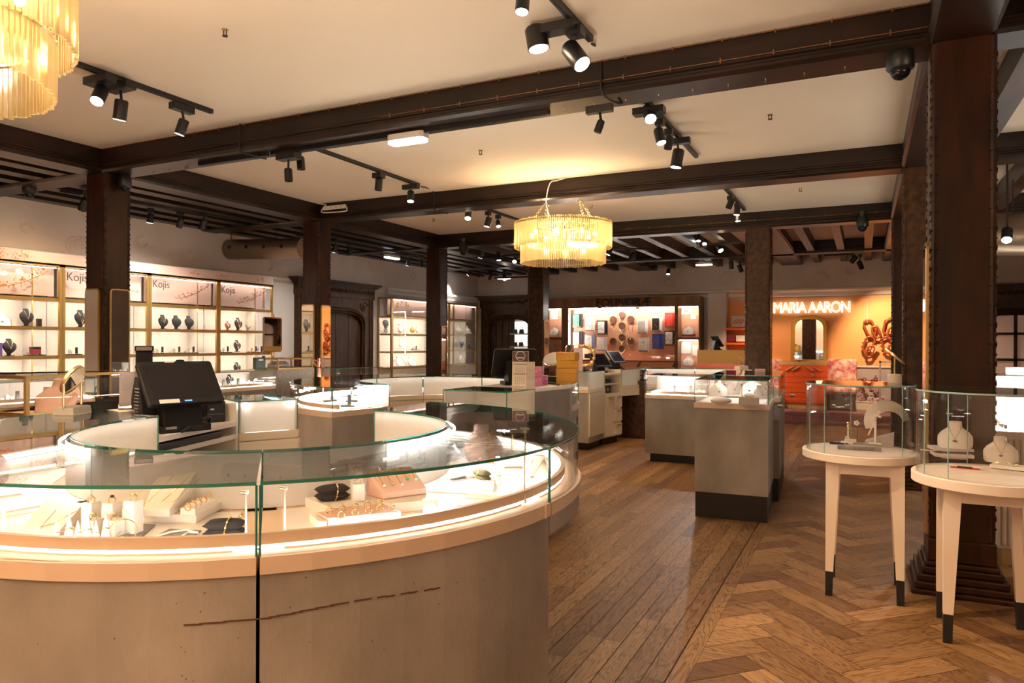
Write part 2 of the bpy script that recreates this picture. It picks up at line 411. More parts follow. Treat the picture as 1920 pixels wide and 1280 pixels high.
# posts
def rope(b, x, y, z0, z1, r=.022, pitch=.055):
    z = z0; k = 0
    while z < z1:
        o = b.M; b.M = b.M @ Matrix.Translation((x, y, z)) @ Matrix.Rotation(R(35), 4, 'X' if k % 2 else 'Y')
        b.box(-r, r, -r * .7, r * .7, -.012, .012); b.M = o; z += pitch; k += 1
    return b
def post(name, label, x0, y0, sx, sy, corners, plinth=True, m=wood_dk):
    t = thing(name, label, 'pillar', (x0 + sx / 2, y0 + sy / 2, 0))
    c = .03; b = MB().box(x0, x0 + sx, y0, y0 + sy, .3, 3.22, c); b.build('shaft', m, t, W=True)
    b = MB()
    for cx, cy in corners:
        b.lathe([(.02, .32), (.02, 3.2)], 8, (x0 + c * .5 + cx * (sx - c), y0 + c * .5 + cy * (sy - c)))
        rope(b, x0 + c * .5 + cx * (sx - c), y0 + c * .5 + cy * (sy - c), .4, 3.1)
    if corners: b.build('carved_corner', m, t, W=True)
    if plinth:
        b = MB()
        for e_, z0, z1 in ((.10, 0, .03), (.08, .03, .07), (.065, .07, .11), (.04, .11, .15), (.025, .15, .18), (.01, .18, .31)):
            b.box(x0 - e_, x0 + sx + e_, y0 - e_, y0 + sy + e_, z0, z1)
        b.build('plinth', m, t, W=True, bev=.008)
    return t
def pmirror(label, x0, x1, y0, y1, z0, z1, axis, sgn):
    """tall mirror with a slim gilt frame and rounded top fixed on a pillar face (axis = face normal)"""
    t = thing('pillar_mirror', label, 'mirror', ((x0 + x1) / 2, (y0 + y1) / 2, z0))
    u0, u1 = (y0, y1) if axis == 'x' else (x0, x1); r = .04
    def shape(g):
        p = [(u0 + g, z0 + g), (u1 - g, z0 + g)]
        for k in range(7): a = k / 6 * PI / 2; p.append((u1 - r + (r - g) * math.cos(a), z1 - r + (r - g) * math.sin(a)))
        for k in range(7): a = PI / 2 + k / 6 * PI / 2; p.append((u0 + r + (r - g) * math.cos(a), z1 - r + (r - g) * math.sin(a)))
        return p
    f = x0 if axis == 'x' else y0
    ax = 'x' if axis == 'x' else 'y'
    def solid(p, a, b_):
        q = MB(); n = len(p)
        g = (lambda u, z, t_: (t_, u, z)) if axis == 'x' else (lambda u, z, t_: (u, t_, z))
        q.add([g(u, z, a) for u, z in p] + [g(u, z, b_) for u, z in p], [tuple(range(n - 1, -1, -1)), tuple(range(n, 2 * n))] + [(i, (i + 1) % n, n + (i + 1) % n, n + i) for i in range(n)])
        return q
    solid(shape(0), f, f + sgn * .018).build('frame', goldw, t, W=True)
    solid(shape(.016), f + sgn * .012, f + sgn * .021).build('mirror_pane', mirror, t, W=True)
    return t
c4 = [(0, 0), (1, 0), (0, 1), (1, 1)]
post('oak_pillar', 'dark carved oak pillar nearest on the left, behind the cash desk', -7.47, 4.88, .29, .30, c4)
post('oak_pillar', 'dark oak pillar before the left carved doorway, under the white power strip', -7.49, 8.2, .29, .27, c4)
post('oak_pillar', 'dark oak pillar between the two gilt wall cabinets', -7.49, 11.54, .30, .27, c4)
post('oak_pillar', 'brown oak pillar beside the rear carved doorway, under the far chandelier', -6.97, 15.0, .38, .36, c4, m=wood_md)
post('oak_pillar', 'brown carved oak pillar between the coral cabinet and the neon sign wall', -1.66, 11.53, .36, .28, c4, m=wood_md)
post('oak_pillar', 'largest oak pillar at the right, behind the round glass tables', .345, 4.86, .32, .32, c4)
post('oak_pillar', 'second oak pillar of the right row, edge on behind the largest', .345, 8.2, .21, .28, c4, m=wood_md)
post('oak_pillar', 'rear oak pillar of the right row, beside the orange wall', .345, 11.54, .14, .26, c4)
pz = lambda py, px, y: at(px, py, y=y).z
pmirror('narrow gilt framed mirror on the left face of the nearest left pillar', -7.46, -7.23, 4.878, 4.878, .85, pz(541, 170, 4.86), 'y', -1)
pmirror('gilt framed mirror on the right face of the nearest left pillar', -7.178, -7.178, 4.94, 5.17, .85, pz(541, 220, 5), 'x', 1)
pmirror('narrow gilt framed mirror on the left face of the pillar before the carved doorway', -7.5, -7.26, 8.198, 8.198, .85, pz(570, 575, 8.18), 'y', -1)
pmirror('gilt framed mirror on the right face of the pillar before the carved doorway', -7.198, -7.198, 8.24, 8.46, .85, pz(571, 608, 8.3), 'x', 1)
pmirror('gilt framed mirror on the right face of the pillar between the wall cabinets', -7.188, -7.188, 11.58, 11.78, .85, pz(610, 830, 11.6), 'x', 1)
pmirror('gilt framed mirror on the side of the pillar under the far chandelier', -6.588, -6.588, 15.04, 15.32, .85, 1.95, 'x', 1)
pmirror('tall mirror on the left side of the largest right pillar', .342, .342, 4.9, 5.14, .32, 2.05, 'x', -1)
# cornice, picture rail and wainscot of the rear wall
def molding(name, pts, x0, x1, m, axis='x', label=None): struct(name, MB().prof(pts, x0, x1, axis), m)
zc = 2.64
molding('trim_14', [(YF, zc - .16), (YF - .05, zc - .14), (YF - .06, zc - .06), (YF - .13, zc - .02), (YF - .13, zc + .02), (YF, zc + .04)], -6.6, 5.2, ivory)
molding('trim_15', [(XW, 2.55), (XW + .03, 2.56), (XW + .03, 2.6), (XW, 2.61)], 1.0, 10.4, white, 'y')
molding('trim_16', [(XW, 2.50), (XW + .05, 2.50), (XW + .05, 2.53), (XW + .11, 2.60), (XW + .11, 2.64), (XW, 2.66)], 13.2, YF - .1, white, 'y')
struct('baseboard_back', MB().box(-1.9, 5.2, YF - .04, YF, 0, .16).box(-1.9, 5.2, YF - .05, YF, .16, .18), ivory)
# orange panelled wall, and the coral niche beside it
px = lambda p, y, q=640: at(p, q, y=y).x
b = MB()
for k, x0 in enumerate((-1.95, -1.22 + .02, .05)):
    x1 = (-1.2, .03, 1.5)[k]; b.box(x0, x1, YF - .03, YF, .95, zc - .17)
struct('wall_panel_orange', b, orange)
struct('trim_17', MB().box(-.6, 1.5, YF - .045, YF, .92, .95), ivory)
struct('wall_panel_grey', MB().box(-1.95, 1.5, YF - .02, YF, .18, .92), grey_p)
xn0, xn1 = px(1366, YF), -1.95
struct('wall_panel_coral', MB().box(xn0, xn1, YF - .03, YF, 0, zc - .22), orange)
struct('wall_pier', MB().box(xn0 - .42, xn0, YF - .32, YF, 0, zc - .05), wall_m)
# plaster relief motifs of the frieze
b = MB()
def motif(b, c, s, ax):
    for k in range(5):
        a = random.random() * 6; r = s * random.uniform(.3, 1)
        pts = []
        for i in range(9):
            t = a + i / 8 * 2.4; u, v = r * math.cos(t), r * .8 * math.sin(t)
            pts.append((c[0] + .004, c[1] + u, c[2] + v) if ax == 'x' else (c[0] + u, c[1] - .004, c[2] + v))
        b.tube(pts, .006, 4)
for y, z, s in ((4.7, 2.93, .16), (5.5, 2.88, .12), (6.15, 2.72, .17), (7.1, 2.9, .13), (8.0, 2.78, .13), (8.9, 2.9, .12), (9.6, 2.8, .15), (12.6, 3.0, .13), (14.2, 3.0, .13), (15.8, 3.0, .15)): motif(b, (XW, y, z), s, 'x')
for x, z, s in ((-6.0, 2.85, .13), (-4.3, 2.9, .15), (-2.9, 2.95, .2), (-1.9, 2.85, .17), (-.9, 2.9, .17), (-.3, 3.0, .14), (.9, 2.85, .15), (-9, 3.0, .14)): motif(b, (x, YF, z), s, 'y')
struct('trim_18', b, wall_m)
# white wainscot between the first cabinets and the carved doorway
struct('wall_panel_white', MB().box(XW, XW + .04, 9.36, 10.25, 0, 2.5), white)
# ---------------------------------------------------------------- carved doorways
def doorway(label, W_, Ht, axis, origin, dirv):
    """oak surround with four-centred arch, carved frieze and cornice; u along the wall, d out of it"""
    t = thing('carved_doorway', label, 'doorway', origin)
    ox, oy = origin[0], origin[1]; du = dirv; dn = Vector((-du.y, du.x)) * -1   # outward normal
    def P(u, d, z): return (ox + du.x * u + dn.x * d, oy + du.y * u + dn.y * d, z)
    def solid(b, pts, d0, d1):
        n = len(pts); b.add([P(u, d0, z) for u, z in pts] + [P(u, d1, z) for u, z in pts], [tuple(range(n - 1, -1, -1)), tuple(range(n, 2 * n))] + [(i, (i + 1) % n, n + (i + 1) % n, n + i) for i in range(n)])
    aw = W_ * .70; zs = Ht * .66; za = Ht * .775; u0 = (W_ - aw) / 2; u1 = u0 + aw
    def arch(k, n=12):
        out = []
        for i in range(n + 1):
            s_ = i / n; a = PI * (1 - s_); cx = math.cos(a)
            out.append(((u0 + u1) / 2 + (aw / 2 + k) * math.copysign(abs(cx) ** .62, cx), zs + (za - zs + k) * math.sin(a) ** .75))
        return out
    b = MB(); ar = arch(.0)
    # field around the arch as quads up to the frieze line
    zt = Ht - .30
    for i in range(len(ar) - 1):
        q = [ar[i], ar[i + 1], (ar[i + 1][0], zt), (ar[i][0], zt)]; solid(b, q, 0, .10)
    solid(b, [(0, 0), (ar[0][0], 0), (ar[0][0], zt), (0, zt)], 0, .10)
    solid(b, [(ar[-1][0], 0), (W_, 0), (W_, zt), (ar[-1][0], zt)], 0, .10)
    b.build('surround', wood_md, t, W=True)
    b = MB()
    for k, d in ((.0, .125), (.045, .15), (.09, .12)):
        a_ = [(ar[0][0] - k, 0)] + arch(k) + [(ar[-1][0] + k, 0)]
        b.tube([P(u, d - .03, z) for u, z in a_], .02, 6)
    for u in (.03, .11, W_ - .11, W_ - .03): b.tube([P(u, .1, 0), P(u, .1, zt)], .025, 8)
    b.build('arch_moulding', wood_md, t, W=True, smooth=50)
    b = MB(); solid(b, [(-.02, zt), (W_ + .02, zt), (W_ + .02, Ht - .08), (-.02, Ht - .08)], 0, .13)
    b.build('frieze', wood_md, t, W=True)
    b = MB(); u = .05
    while u < W_ - .02:
        b.ball(P(u, .13, Ht - .15), .032, 7); b.ball(P(u + .035, .13, Ht - .19), .02, 6); u += .075
    for s_ in (-1, 1):
        for k in range(4):
            r = .13 - .03 * k
            pts = []
            for i in range(12):
                a = i / 11 * 4.6 + k; pts.append(P(W_ / 2 + s_ * (W_ * .36 - .01 * k) + r * math.cos(a) * .9, .105, zt - .15 + r * .8 * math.sin(a)))
            b.tube(pts, .014, 5)
    b.build('carving', wood_md, t, W=True, smooth=60)
    b = MB()
    for d, z0, z1 in ((.16, Ht - .08, Ht - .05), (.2, Ht - .05, Ht - .02), (.24, Ht - .02, Ht + .02)): solid(b, [(-d + .1, z0), (W_ + d - .1, z0), (W_ + d - .1, z1), (-d + .1, z1)], 0, d)
    b.build('cornice', wood_md, t, W=True)
    return t, P, solid, u0, u1, za, zs
def plank_door(t, P, solid, u0, u1, za, dd=.012, m=door_wd, n=4):
    b = MB(); st = (u1 - u0 + .02) / n
    for i in range(n): solid(b, [(u0 - .01 + st * i + .006, 0), (u0 - .01 + st * (i + 1) - .006, 0), (u0 - .01 + st * (i + 1) - .006, za + .02), (u0 - .01 + st * i + .006, za + .02)], 0, dd)
    return b.build('door_leaf', m, t, W=True)
y0 = at(556, 600, x=XW + .1).y; y1 = at(697, 600, x=XW + .1).y
D = doorway('carved oak doorway with closed plank door on the left wall', y1 - y0, 2.62, 'x', (XW + .035, y0, 0), Vector((0, 1)))
plank_door(*D[:3], D[3], D[4], D[5], .03)
x0 = max(XW + .17, at(890, 600, y=YF - .1).x)
D = doorway('carved oak doorway in the rear corner, open onto lit shelves', 1.72, 2.66, 'y', (x0, YF - .035, 0), Vector((1, 0)))
plank_door(D[0], D[1], D[2], D[3], D[3] + (D[4] - D[3]) * .60, D[5], .03)
x0 = 1.75
D = doorway('carved oak doorway behind the white counters at the right edge', 1.9, 2.62, 'y', (x0, YF - .035, 0), Vector((1, 0)))
b = MB(); D[2](b, [(D[3], .0), (D[4], .0), (D[4], D[5]), (D[3], D[5])], .0, .03); b.build('glazing', mat('dim_pane', (.55, .38, .32), .3, emit=((1, .6, .42), .05)), D[0], W=True)
b = MB()
for u in (D[3] + .04, (D[3] + D[4]) / 2, D[4] - .04): D[2](b, [(u - .03, 0), (u + .03, 0), (u + .03, D[5]), (u - .03, D[5])], .03, .06)
for z in (1.1, 1.62): D[2](b, [(D[3], z), (D[4], z), (D[4], z + .05), (D[3], z + .05)], .03, .06)
b.build('sash_bars', wood_dk, D[0], W=True)
# ================================================================ glass topped counters
def arc(C, r, a0, a1, n=None):
    n = n or max(2, int(abs(a1 - a0) / 5)); return [(C[0] + r * math.cos(R(a0 + (a1 - a0) * i / n)), C[1] + r * math.sin(R(a0 + (a1 - a0) * i / n))) for i in range(n + 1)]
def counter(name, label, runs, zr=.93, zt=1.11, apron=None, toe=.0, body_m=conc, rim_m=tan, rail=True, drawers=True, core=None, led_m=led, cat='display counter', group=None, light=True, fill_strip=False, toe_in=.05):
    """runs: (kind, points) round the plan, inside on the left; g = glass side, w = white staff side, n = joint"""
    poly = []
    for k, p in runs: poly += [q for q in p if not poly or math.dist(q, poly[-1]) > 1e-4]
    if math.dist(poly[0], poly[-1]) < 1e-4: poly.pop()
    cx = sum(p[0] for p in poly) / len(poly); cy = sum(p[1] for p in poly) / len(poly)
    t = thing(name, label, cat, (cx, cy, 0), group=group)
    zb = zr - .042
    MB().prism(poly, apron if apron else toe, zb).build('body', body_m, t, W=True)
    if apron and core: MB().prism(core, 0, apron).build('plinth', conc_d, t, W=True)
    elif toe:
        loop = poly + poly[:2]; q = offs(loop, toe_in)[1:len(poly) + 1]; MB().prism(q, 0, toe).build('plinth', black, t, W=True)
    b = MB()
    for k, p in runs: b.ribbon(p, -.007 if k in 'gw' else -.0005, .06 if k == 'g' and rail else .04, zb, zr if k == 'g' else zr - .0008)
    b.prism(poly, zb + .001, zr - .002).build('rim', rim_m, t, W=True)
    loop = poly + poly[:2]; MB().prism(offs(loop, .056 if rail else .03)[1:len(poly) + 1], zb, zr + .004).build('deck', deck, t, W=True)
    th = .008
    g = [p for k, p in runs if k == 'g']; wd = [p for k, p in runs if k == 'w']
    b = MB()
    for p in g: b.ribbon(p, .004, .004 + th, zr, zt - th)
    if g: b.build('glass_side', glass, t, W=True)
    MB().prism(poly, zt - th, zt).build('glass_top', glass_t, t, W=True)
    seen = []
    for k, p in runs:
        if k in 'gw': MB().ribbon(p, -.0015, .002, zt - th, zt).build('glass_edge', edge, t, W=True)
        for q in (p[0], p[-1]):
            if k != 'n' and not any(math.dist(q, s_) < .01 for s_ in seen):
                seen.append(q); MB().box(q[0] - .002, q[0] + .002, q[1] - .002, q[1] + .002, zr, zt - th).build('glass_joint', edge, t, W=True)
    if wd:
        b = MB()
        for p in wd: b.ribbon(p, .004, .014, zr + .002, zt - th - .001)
        b.build('back_panel', frost, t, W=True)
        if fill_strip:
            b = MB()
            for p in wd: b.ribbon(p, .030, .036, zt - .024, zt - .016)
            b.build('panel_fill_strip', led_q, t, W=True)  # glowing strip added inside to brighten the frosted panel
        if drawers:
            b = MB()
            for p in wd: b.ribbon(p, -.018, 0, (apron or .18) + .002, zb - .006).ribbon(p, -.014, 0, zb, zr)
            b.build('drawer_front', cream, t, W=True)
            b = MB()
            for p in wd:
                L_ = offs(p, -.024)
                for j in range(1, len(L_) - 1, 4):
                    b.ball((*L_[j], zb - .10), .012, 8)
            if b.v: b.build('knob', brass, t, W=True)
    if rail and g:
        b = MB(); l = MB()
        for p in [p for k, p in runs if k == 'g']:
            if sum(math.dist(p[i], p[i + 1]) for i in range(len(p) - 1)) < .3: continue
            b.ribbon(p, .055, .072, zr + .014, zr + .042)
            l.ribbon(p, .062, .066, zr + .0045, zr + .008)
            l.ribbon(p, .0725, .076, zr + .016, zr + .036)
        if b.v:
            b.build('rail', rim_m, t, W=True)
            if light: l.build('led_strip', led_m, t, W=True)
    return t
C1 = (-2.15, 2.185); C2 = (-3.365, 5.365); RO, RI = 1.235, .70
def sector(C, a0, a1, b0, b1, ri=RI, ends='nn', ro=RO):
    o = arc(C, ro, a0, a1); i = arc(C, ri, b1, b0)
    return [('g', o), (ends[0], [o[-1], i[0]]), ('w', i), (ends[1], [i[-1], o[0]])]
counter('round_counter', 'front left section of the big round concrete counter, with ring cones and ring blocks', sector(C1, -97, -47.2, -96, -48.2, ends='en'), led_m=led_n)
counter('round_counter', 'front right section of the big round concrete counter, with the pink ring tray', sector(C1, -46.8, -2.2, -47.8, -15, ends='ee'), led_m=led_n)
counter('round_counter', 'overhanging right hand section of the big round counter, with gold necklace stands', sector(C1, -1.8, 92, -14.5, 92, ends='en'), fill_strip=True, apron=.825, core=arc(C1, .95, 4, 90) + arc(C1, RI + .03, 90, 4), led_m=led_n)
counter('round_counter', 'rear left section of the big round counter, under the table mirror', sector(C1, 176, 262.5, 179, 263.5, ends='ne'), fill_strip=True, led_m=led_n)
# straight glass box and cash desk that close the first ring
def quad_runs(p, kinds): return [(kinds[i], [tuple(p[i]), tuple(p[(i + 1) % 4])]) for i in range(4)]
A1 = Vector((-2.93, 2.24)); A2 = Vector((-3.14, 2.93)); A3 = Vector((-2.985, 3.225)); nn = Vector((-.89, .455))
counter('glass_counter', 'short straight glass counter right of the cash register, white staff side', quad_runs([A2 + nn * .45, A2, A3, A3 + nn * .45], 'wwwg'), toe=.2, body_m=cream, rim_m=cream, fill_strip=True)
def desk(name, label, corners, z_top, z_shelf, z_low, body_m, zt=1.11):
    """cash desk: carcass with end boards, upper worktop and an open shelf under it; corners run front-left, front-right, back-right, back-left"""
    c = [Vector(p) for p in corners]; cen = sum(c, Vector((0, 0))) / 4
    t = thing(name, label, 'cash desk', (cen.x, cen.y, 0))
    f = (c[1] - c[0]).normalized(); d = (c[3] - c[0]).normalized(); th = .028
    def board(a, b_, e, z0, z1): return [tuple(a), tuple(a + e * th), tuple(b_ + e * th), tuple(b_)]
    for a, b_, e in ((c[0], c[3], f), (c[1], c[2], -f)):
        p = board(a, b_, e, 0, 0); MB().prism(p, 0, zt - .01).build('end_board', body_m, t, W=True)
    q = [c[0] + f * th, c[1] - f * th, c[2] - f * th, c[3] + f * th]
    for z in z_shelf: MB().prism([tuple(x) for x in q], z - .025, z).build('shelf', white, t, W=True)
    back = [c[3], c[2], c[2] - d * .02, c[3] - d * .02]
    MB().prism([tuple(x) for x in back], 0, zt - .01).build('back_board', conc, t, W=True)
    MB().prism([tuple(x) for x in q], .1, z_low).build('cupboard', body_m, t, W=True)
    return t
desk('cash_desk', 'white cash desk of the big round counter, holding the black register', [A1, A2, A2 + Vector((-.46, -.14)), A1 + Vector((-.46, .0))], 1.0, (1.0, .93), .80, white)
MB_top = MB().prism([(-3.14, 2.22), (-3.40, 2.30), (-3.60, 2.80), (-3.42, 2.86), (-3.22, 2.4)], 1.085, 1.11)
t = thing('counter_shelf', 'narrow white ledge behind the register, with the card reader and sign', 'shelf', (-3.35, 2.5, 1.085)); MB_top.build('board', white, t, W=True)
# second ring
for lab, a0, a1, b0, b1, e in (('left section of the second round counter, ending in a straight glass corner', 178, 264, 178, 268, 'en'), ('rear left section of the second round counter, lit white inside', 134.2, 177.6, 134.2, 177.6, 'nn'),
        ('rear section of the second round counter, behind the calendar', 83, 133.6, 83, 133.6, 'nn'), ('rear right section of the second round counter', 25, 82.6, 25, 82.6, 'nn')):
    counter('round_counter', lab, sector(C2, a0, a1, b0, b1, .67, e), fill_strip=True, led_m=led_f)
counter('round_counter', 'curved glass end of the second round counter, beside the yellow boxes', sector(C2, -6, 24.5, -6, 24.5, .85, 'nn'), apron=.82, core=arc(C2, 1.1, -5, 24) + arc(C2, .9, 24, -5))
B1, B2, B3 = (at(831, 730, z=1.11), at(950, 734.5, z=1.11), at(1003, 728, z=1.11)); B1, B2, B3 = B1.xy, B2.xy, B3.xy
B4 = B1 + (B3 - B2)
counter('glass_counter', 'square glass case in front of the calendar on the second round counter', [('g', [tuple(B1), tuple(B2)]), ('g', [tuple(B2), tuple(B3)]), ('w', [tuple(B3), tuple(B4)]), ('w', [tuple(B4), tuple(B1)])], drawers=False, rail=False)
B5 = at(1068, 722, z=1.11).xy
t = thing('concrete_counter', 'plain concrete counter with white top, under the calendar and yellow boxes', 'counter', (*((B3 + B5) / 2), 0))
p = [tuple(B3), tuple(B5), tuple(B5 + Vector((-.18, .62))), tuple(B4 + Vector((-.02, .75))), tuple(B4)]
MB().prism(p, 0, 1.085).build('body', conc, t, W=True); MB().prism(p, 1.085, 1.108).build('worktop', white, t, W=True)
# third island
Z3 = 1.05; Q = lambda x, y: tuple(at(x, y, z=Z3).xy)
def v2(*p): return [Vector(q) for q in p]
e0, e1, e2, e3 = v2(Q(1104, 697), Q(1133, 694.2), Q(1165, 692.3), Q(1210, 690.4))
sd = (e2 - e0).normalized(); bd = Vector((-sd.y, sd.x))
counter('glass_counter', 'small glass counter with a tall cream door on the rear island', [('w', [tuple(e0), tuple(e1)]), ('w', [tuple(e1), tuple(e1 + bd * .5)]), ('g', [tuple(e1 + bd * .5), tuple(e0 + bd * .5)]), ('g', [tuple(e0 + bd * .5), tuple(e0)])][::1], zr=.81, zt=Z3, toe=.10, body_m=conc, drawers=True, rail=False)
t = thing('drawer_cabinet', 'cream cash cabinet with brass drawer pulls on the rear island', 'cabinet', (*((e1 + e2) / 2), 0))
def pb(a, b_, d, z0, z1, m, name, off=0, bev=0): return MB().prism([tuple(a + bd * off), tuple(b_ + bd * off), tuple(b_ + bd * (off + d)), tuple(a + bd * (off + d))], z0, z1).build(name, m, t, W=True, bev=bev)
uu = (e2 - e1); 
pb(e1, e2, .5, .10, .70, cream, 'carcass'); pb(e1 + uu * .06, e2 - uu * .06, .44, .0, .10, black, 'plinth', .05)
pb(e1, e1 + uu * .04, .5, .70, 1.04, cream, 'end_board'); pb(e2 - uu * .04, e2, .5, .70, Z3, cream, 'end_board'); pb(e1, e2, .02, .70, 1.0, cream, 'back_board', .48)
for z in (.72, .86, 1.0): pb(e1, e2, .48, z - .02, z, cream, 'shelf')
for a_, b2, z0, z1 in ((0, .52, .11, .69), (.54, 1, .50, .69), (.54, 1, .11, .29), (.54, 1, .30, .49)):
    o = pb(e1 + uu * (a_ + .02), e1 + uu * (b2 - .02), .02, z0 + .01, z1 - .01, cream, 'drawer', -.02); c = e1 + uu * ((a_ + b2) / 2) - bd * .035
    k = MB().bx((c.x, c.y, z1 - .03), (.09, .02, .018), math.atan2(uu.y, uu.x)).build('pull', brass, t, W=True); k.parent = o; k.matrix_basis = Matrix()
g0 = e3
counter('glass_counter', 'rear island glass counter with a cream drawer over an open knee space', [('w', [tuple(e2), tuple(g0)]), ('w', [tuple(g0), tuple(g0 + bd * .5)]), ('g', [tuple(g0 + bd * .5), tuple(e2 + bd * .5)]), ('w', [tuple(e2 + bd * .5), tuple(e2)])], zr=.81, zt=Z3, apron=.66, body_m=cream, rim_m=cream, rail=True, led_m=led)
h0, h1, h2 = v2(Q(1214, 690.6), Q(1302, 691), Q(1372, 691.6))
for a_, b_, lab in ((h0, h1, 'long lit glass counter at the back of the rear island, left half'), (h1 + Vector((.01, .005)), h2, 'long lit glass counter at the back of the rear island, right half')):
    u_ = (b_ - a_).normalized(); n_ = Vector((-u_.y, u_.x))
    counter('glass_counter', lab, [('w', [tuple(a_), tuple(b_)]), ('n', [tuple(b_), tuple(b_ + n_ * .5)]), ('g', [tuple(b_ + n_ * .5), tuple(a_ + n_ * .5)]), ('n', [tuple(a_ + n_ * .5), tuple(a_)])], zr=.81, zt=Z3, toe=.10, drawers=False, led_m=led_f, fill_strip=True)
k0 = Q(1210, 702.5); k1 = Q(1312, 705); u_ = (Vector(k1) - Vector(k0)).normalized(); n_ = Vector((-u_.y, u_.x))
k0, k1 = Vector(k0), Vector(k0) + u_ * .95
counter('glass_counter', 'concrete glass counter on a black plinth at the front of the rear island', [('g', [tuple(k0), tuple(k1)]), ('g', [tuple(k1), tuple(k1 + n_ * .55)]), ('w', [tuple(k1 + n_ * .55), tuple(k0 + n_ * .55)]), ('g', [tuple(k0 + n_ * .55), tuple(k0)])], zr=.81, zt=Z3, toe=.10, led_m=led_f)
# two tall straight counters by the aisle
ZB = 1.145
f0, f1 = at(1303, 710, z=ZB).xy, at(1441, 713.2, z=ZB).xy
u_ = (f1 - f0).normalized(); n_ = Vector((-u_.y, u_.x)); L1 = f1 + u_ * .012
counter('square_counter', 'nearer square concrete counter with glass top and cream leatherette displays', [('g', [tuple(f0), tuple(f1)]), ('g', [tuple(f1), tuple(f1 + n_ * .82)]), ('n', [tuple(f1 + n_ * .82), tuple(f0 + n_ * .82)]), ('g', [tuple(f0 + n_ * .82), tuple(f0)])], zr=.948, zt=ZB, toe=.21, rail=False, rim_m=tan, toe_in=.006)
l = thing('led_bar', 'lit strip along the back edge inside the nearer square counter', 'light', (*f0, 0)); 
l.name = 'led_bar'; MB().prism([tuple(f0 + n_ * .78 + u_ * .03), tuple(f1 + n_ * .78 - u_ * .03), tuple(f1 + n_ * .79 - u_ * .03), tuple(f0 + n_ * .79 + u_ * .03)], 1.10, 1.125).build('strip', emis('bar_led', (1, .94, .86), 16), l, W=True)
r0 = f0 + n_ * .86 + u_ * .01; r1 = f1 + n_ * .86 + u_ * .05
counter('square_counter', 'rear square concrete counter, half hidden behind the nearer one', [('g', [tuple(r0), tuple(r1)]), ('g', [tuple(r1), tuple(r1 + n_ * 1.25)]), ('g', [tuple(r1 + n_ * 1.25), tuple(r0 + n_ * 1.25)]), ('g', [tuple(r0 + n_ * 1.25), tuple(r0)])], zr=.948, zt=ZB, toe=.21, rail=False, toe_in=.006)
# low grey counter in front of the left wall cabinets
def line_counter(label, y0, y1, xf=-7.2, zr=.84, zt=1.05, dep=.5):
    return counter('glass_counter', label, [('g', [(xf, y0), (xf, y1)]), ('g', [(xf, y1), (xf - dep, y1)]), ('w', [(xf - dep, y1), (xf - dep, y0)]), ('g', [(xf - dep, y0), (xf, y0)])], zr=zr, zt=zt, body_m=conc_d, toe=.1)
line_counter('grey glass counter before the left wall cabinets, right of the nearest pillar', 6.32, 7.36)
line_counter('grey glass counter before the left wall cabinets, behind the register', 5.25, 6.31)
line_counter('grey glass counter before the left wall cabinets, left of the nearest pillar', 3.2, 4.8)
t = thing('concrete_plinth', 'plain grey concrete block beside the left pillar, carrying a small gilt case', 'plinth', (-7.45, 7.77, 0))
MB().box(-7.7, -7.2, 7.38, 8.12, 0, at(540, 692, x=-7.2).z).build('block', conc_d, t, W=True)
# glass counter before the carved doorway
q0 = at(632, 690, z=1.08); q1 = at(717, 687.5, z=1.08)
u_ = (q1.xy - q0.xy).normalized(); n_ = Vector((-u_.y, u_.x))
counter('glass_counter', 'glass counter full of small displays before the carved doorway', [('g', [tuple(q0.xy), tuple(q1.xy)]), ('g', [tuple(q1.xy), tuple(q1.xy + n_ * .5)]), ('g', [tuple(q1.xy + n_ * .5), tuple(q0.xy + n_ * .5)]), ('g', [tuple(q0.xy + n_ * .5), tuple(q0.xy)])], zr=.86, zt=1.08, toe=.1, led_m=led_o)
# white counters at the far right edge
for i, (x0, y0_, y1_, lab) in enumerate(((.76, 5.6, 6.15, 'white fluted glass counter at the right edge, nearest of the two'), (1.22, 9.2, 9.8, 'white glass counter at the right edge, behind the nearest'))):
    f = counter('fluted_counter', lab, [('g', [(x0, y0_), (x0 + 2.6, y0_)]), ('g', [(x0 + 2.6, y0_), (x0 + 2.6, y1_)]), ('w', [(x0 + 2.6, y1_), (x0, y1_)]), ('g', [(x0, y1_), (x0, y0_)])], zr=.88, zt=1.11, body_m=white, toe=.12, rim_m=white, led_m=led_q, fill_strip=True)
    for ch in f.children:
        if ch.name.startswith('plinth'): ch.data.materials[0] = brass
    b = MB(); x = x0 + .02
    while x < x0 + 2.5: b.lathe([(.014, .14), (.014, .83)], 8, (x, y0_ - .006)); x += .034
    b.build('fluting', white, f, W=True, smooth=60)
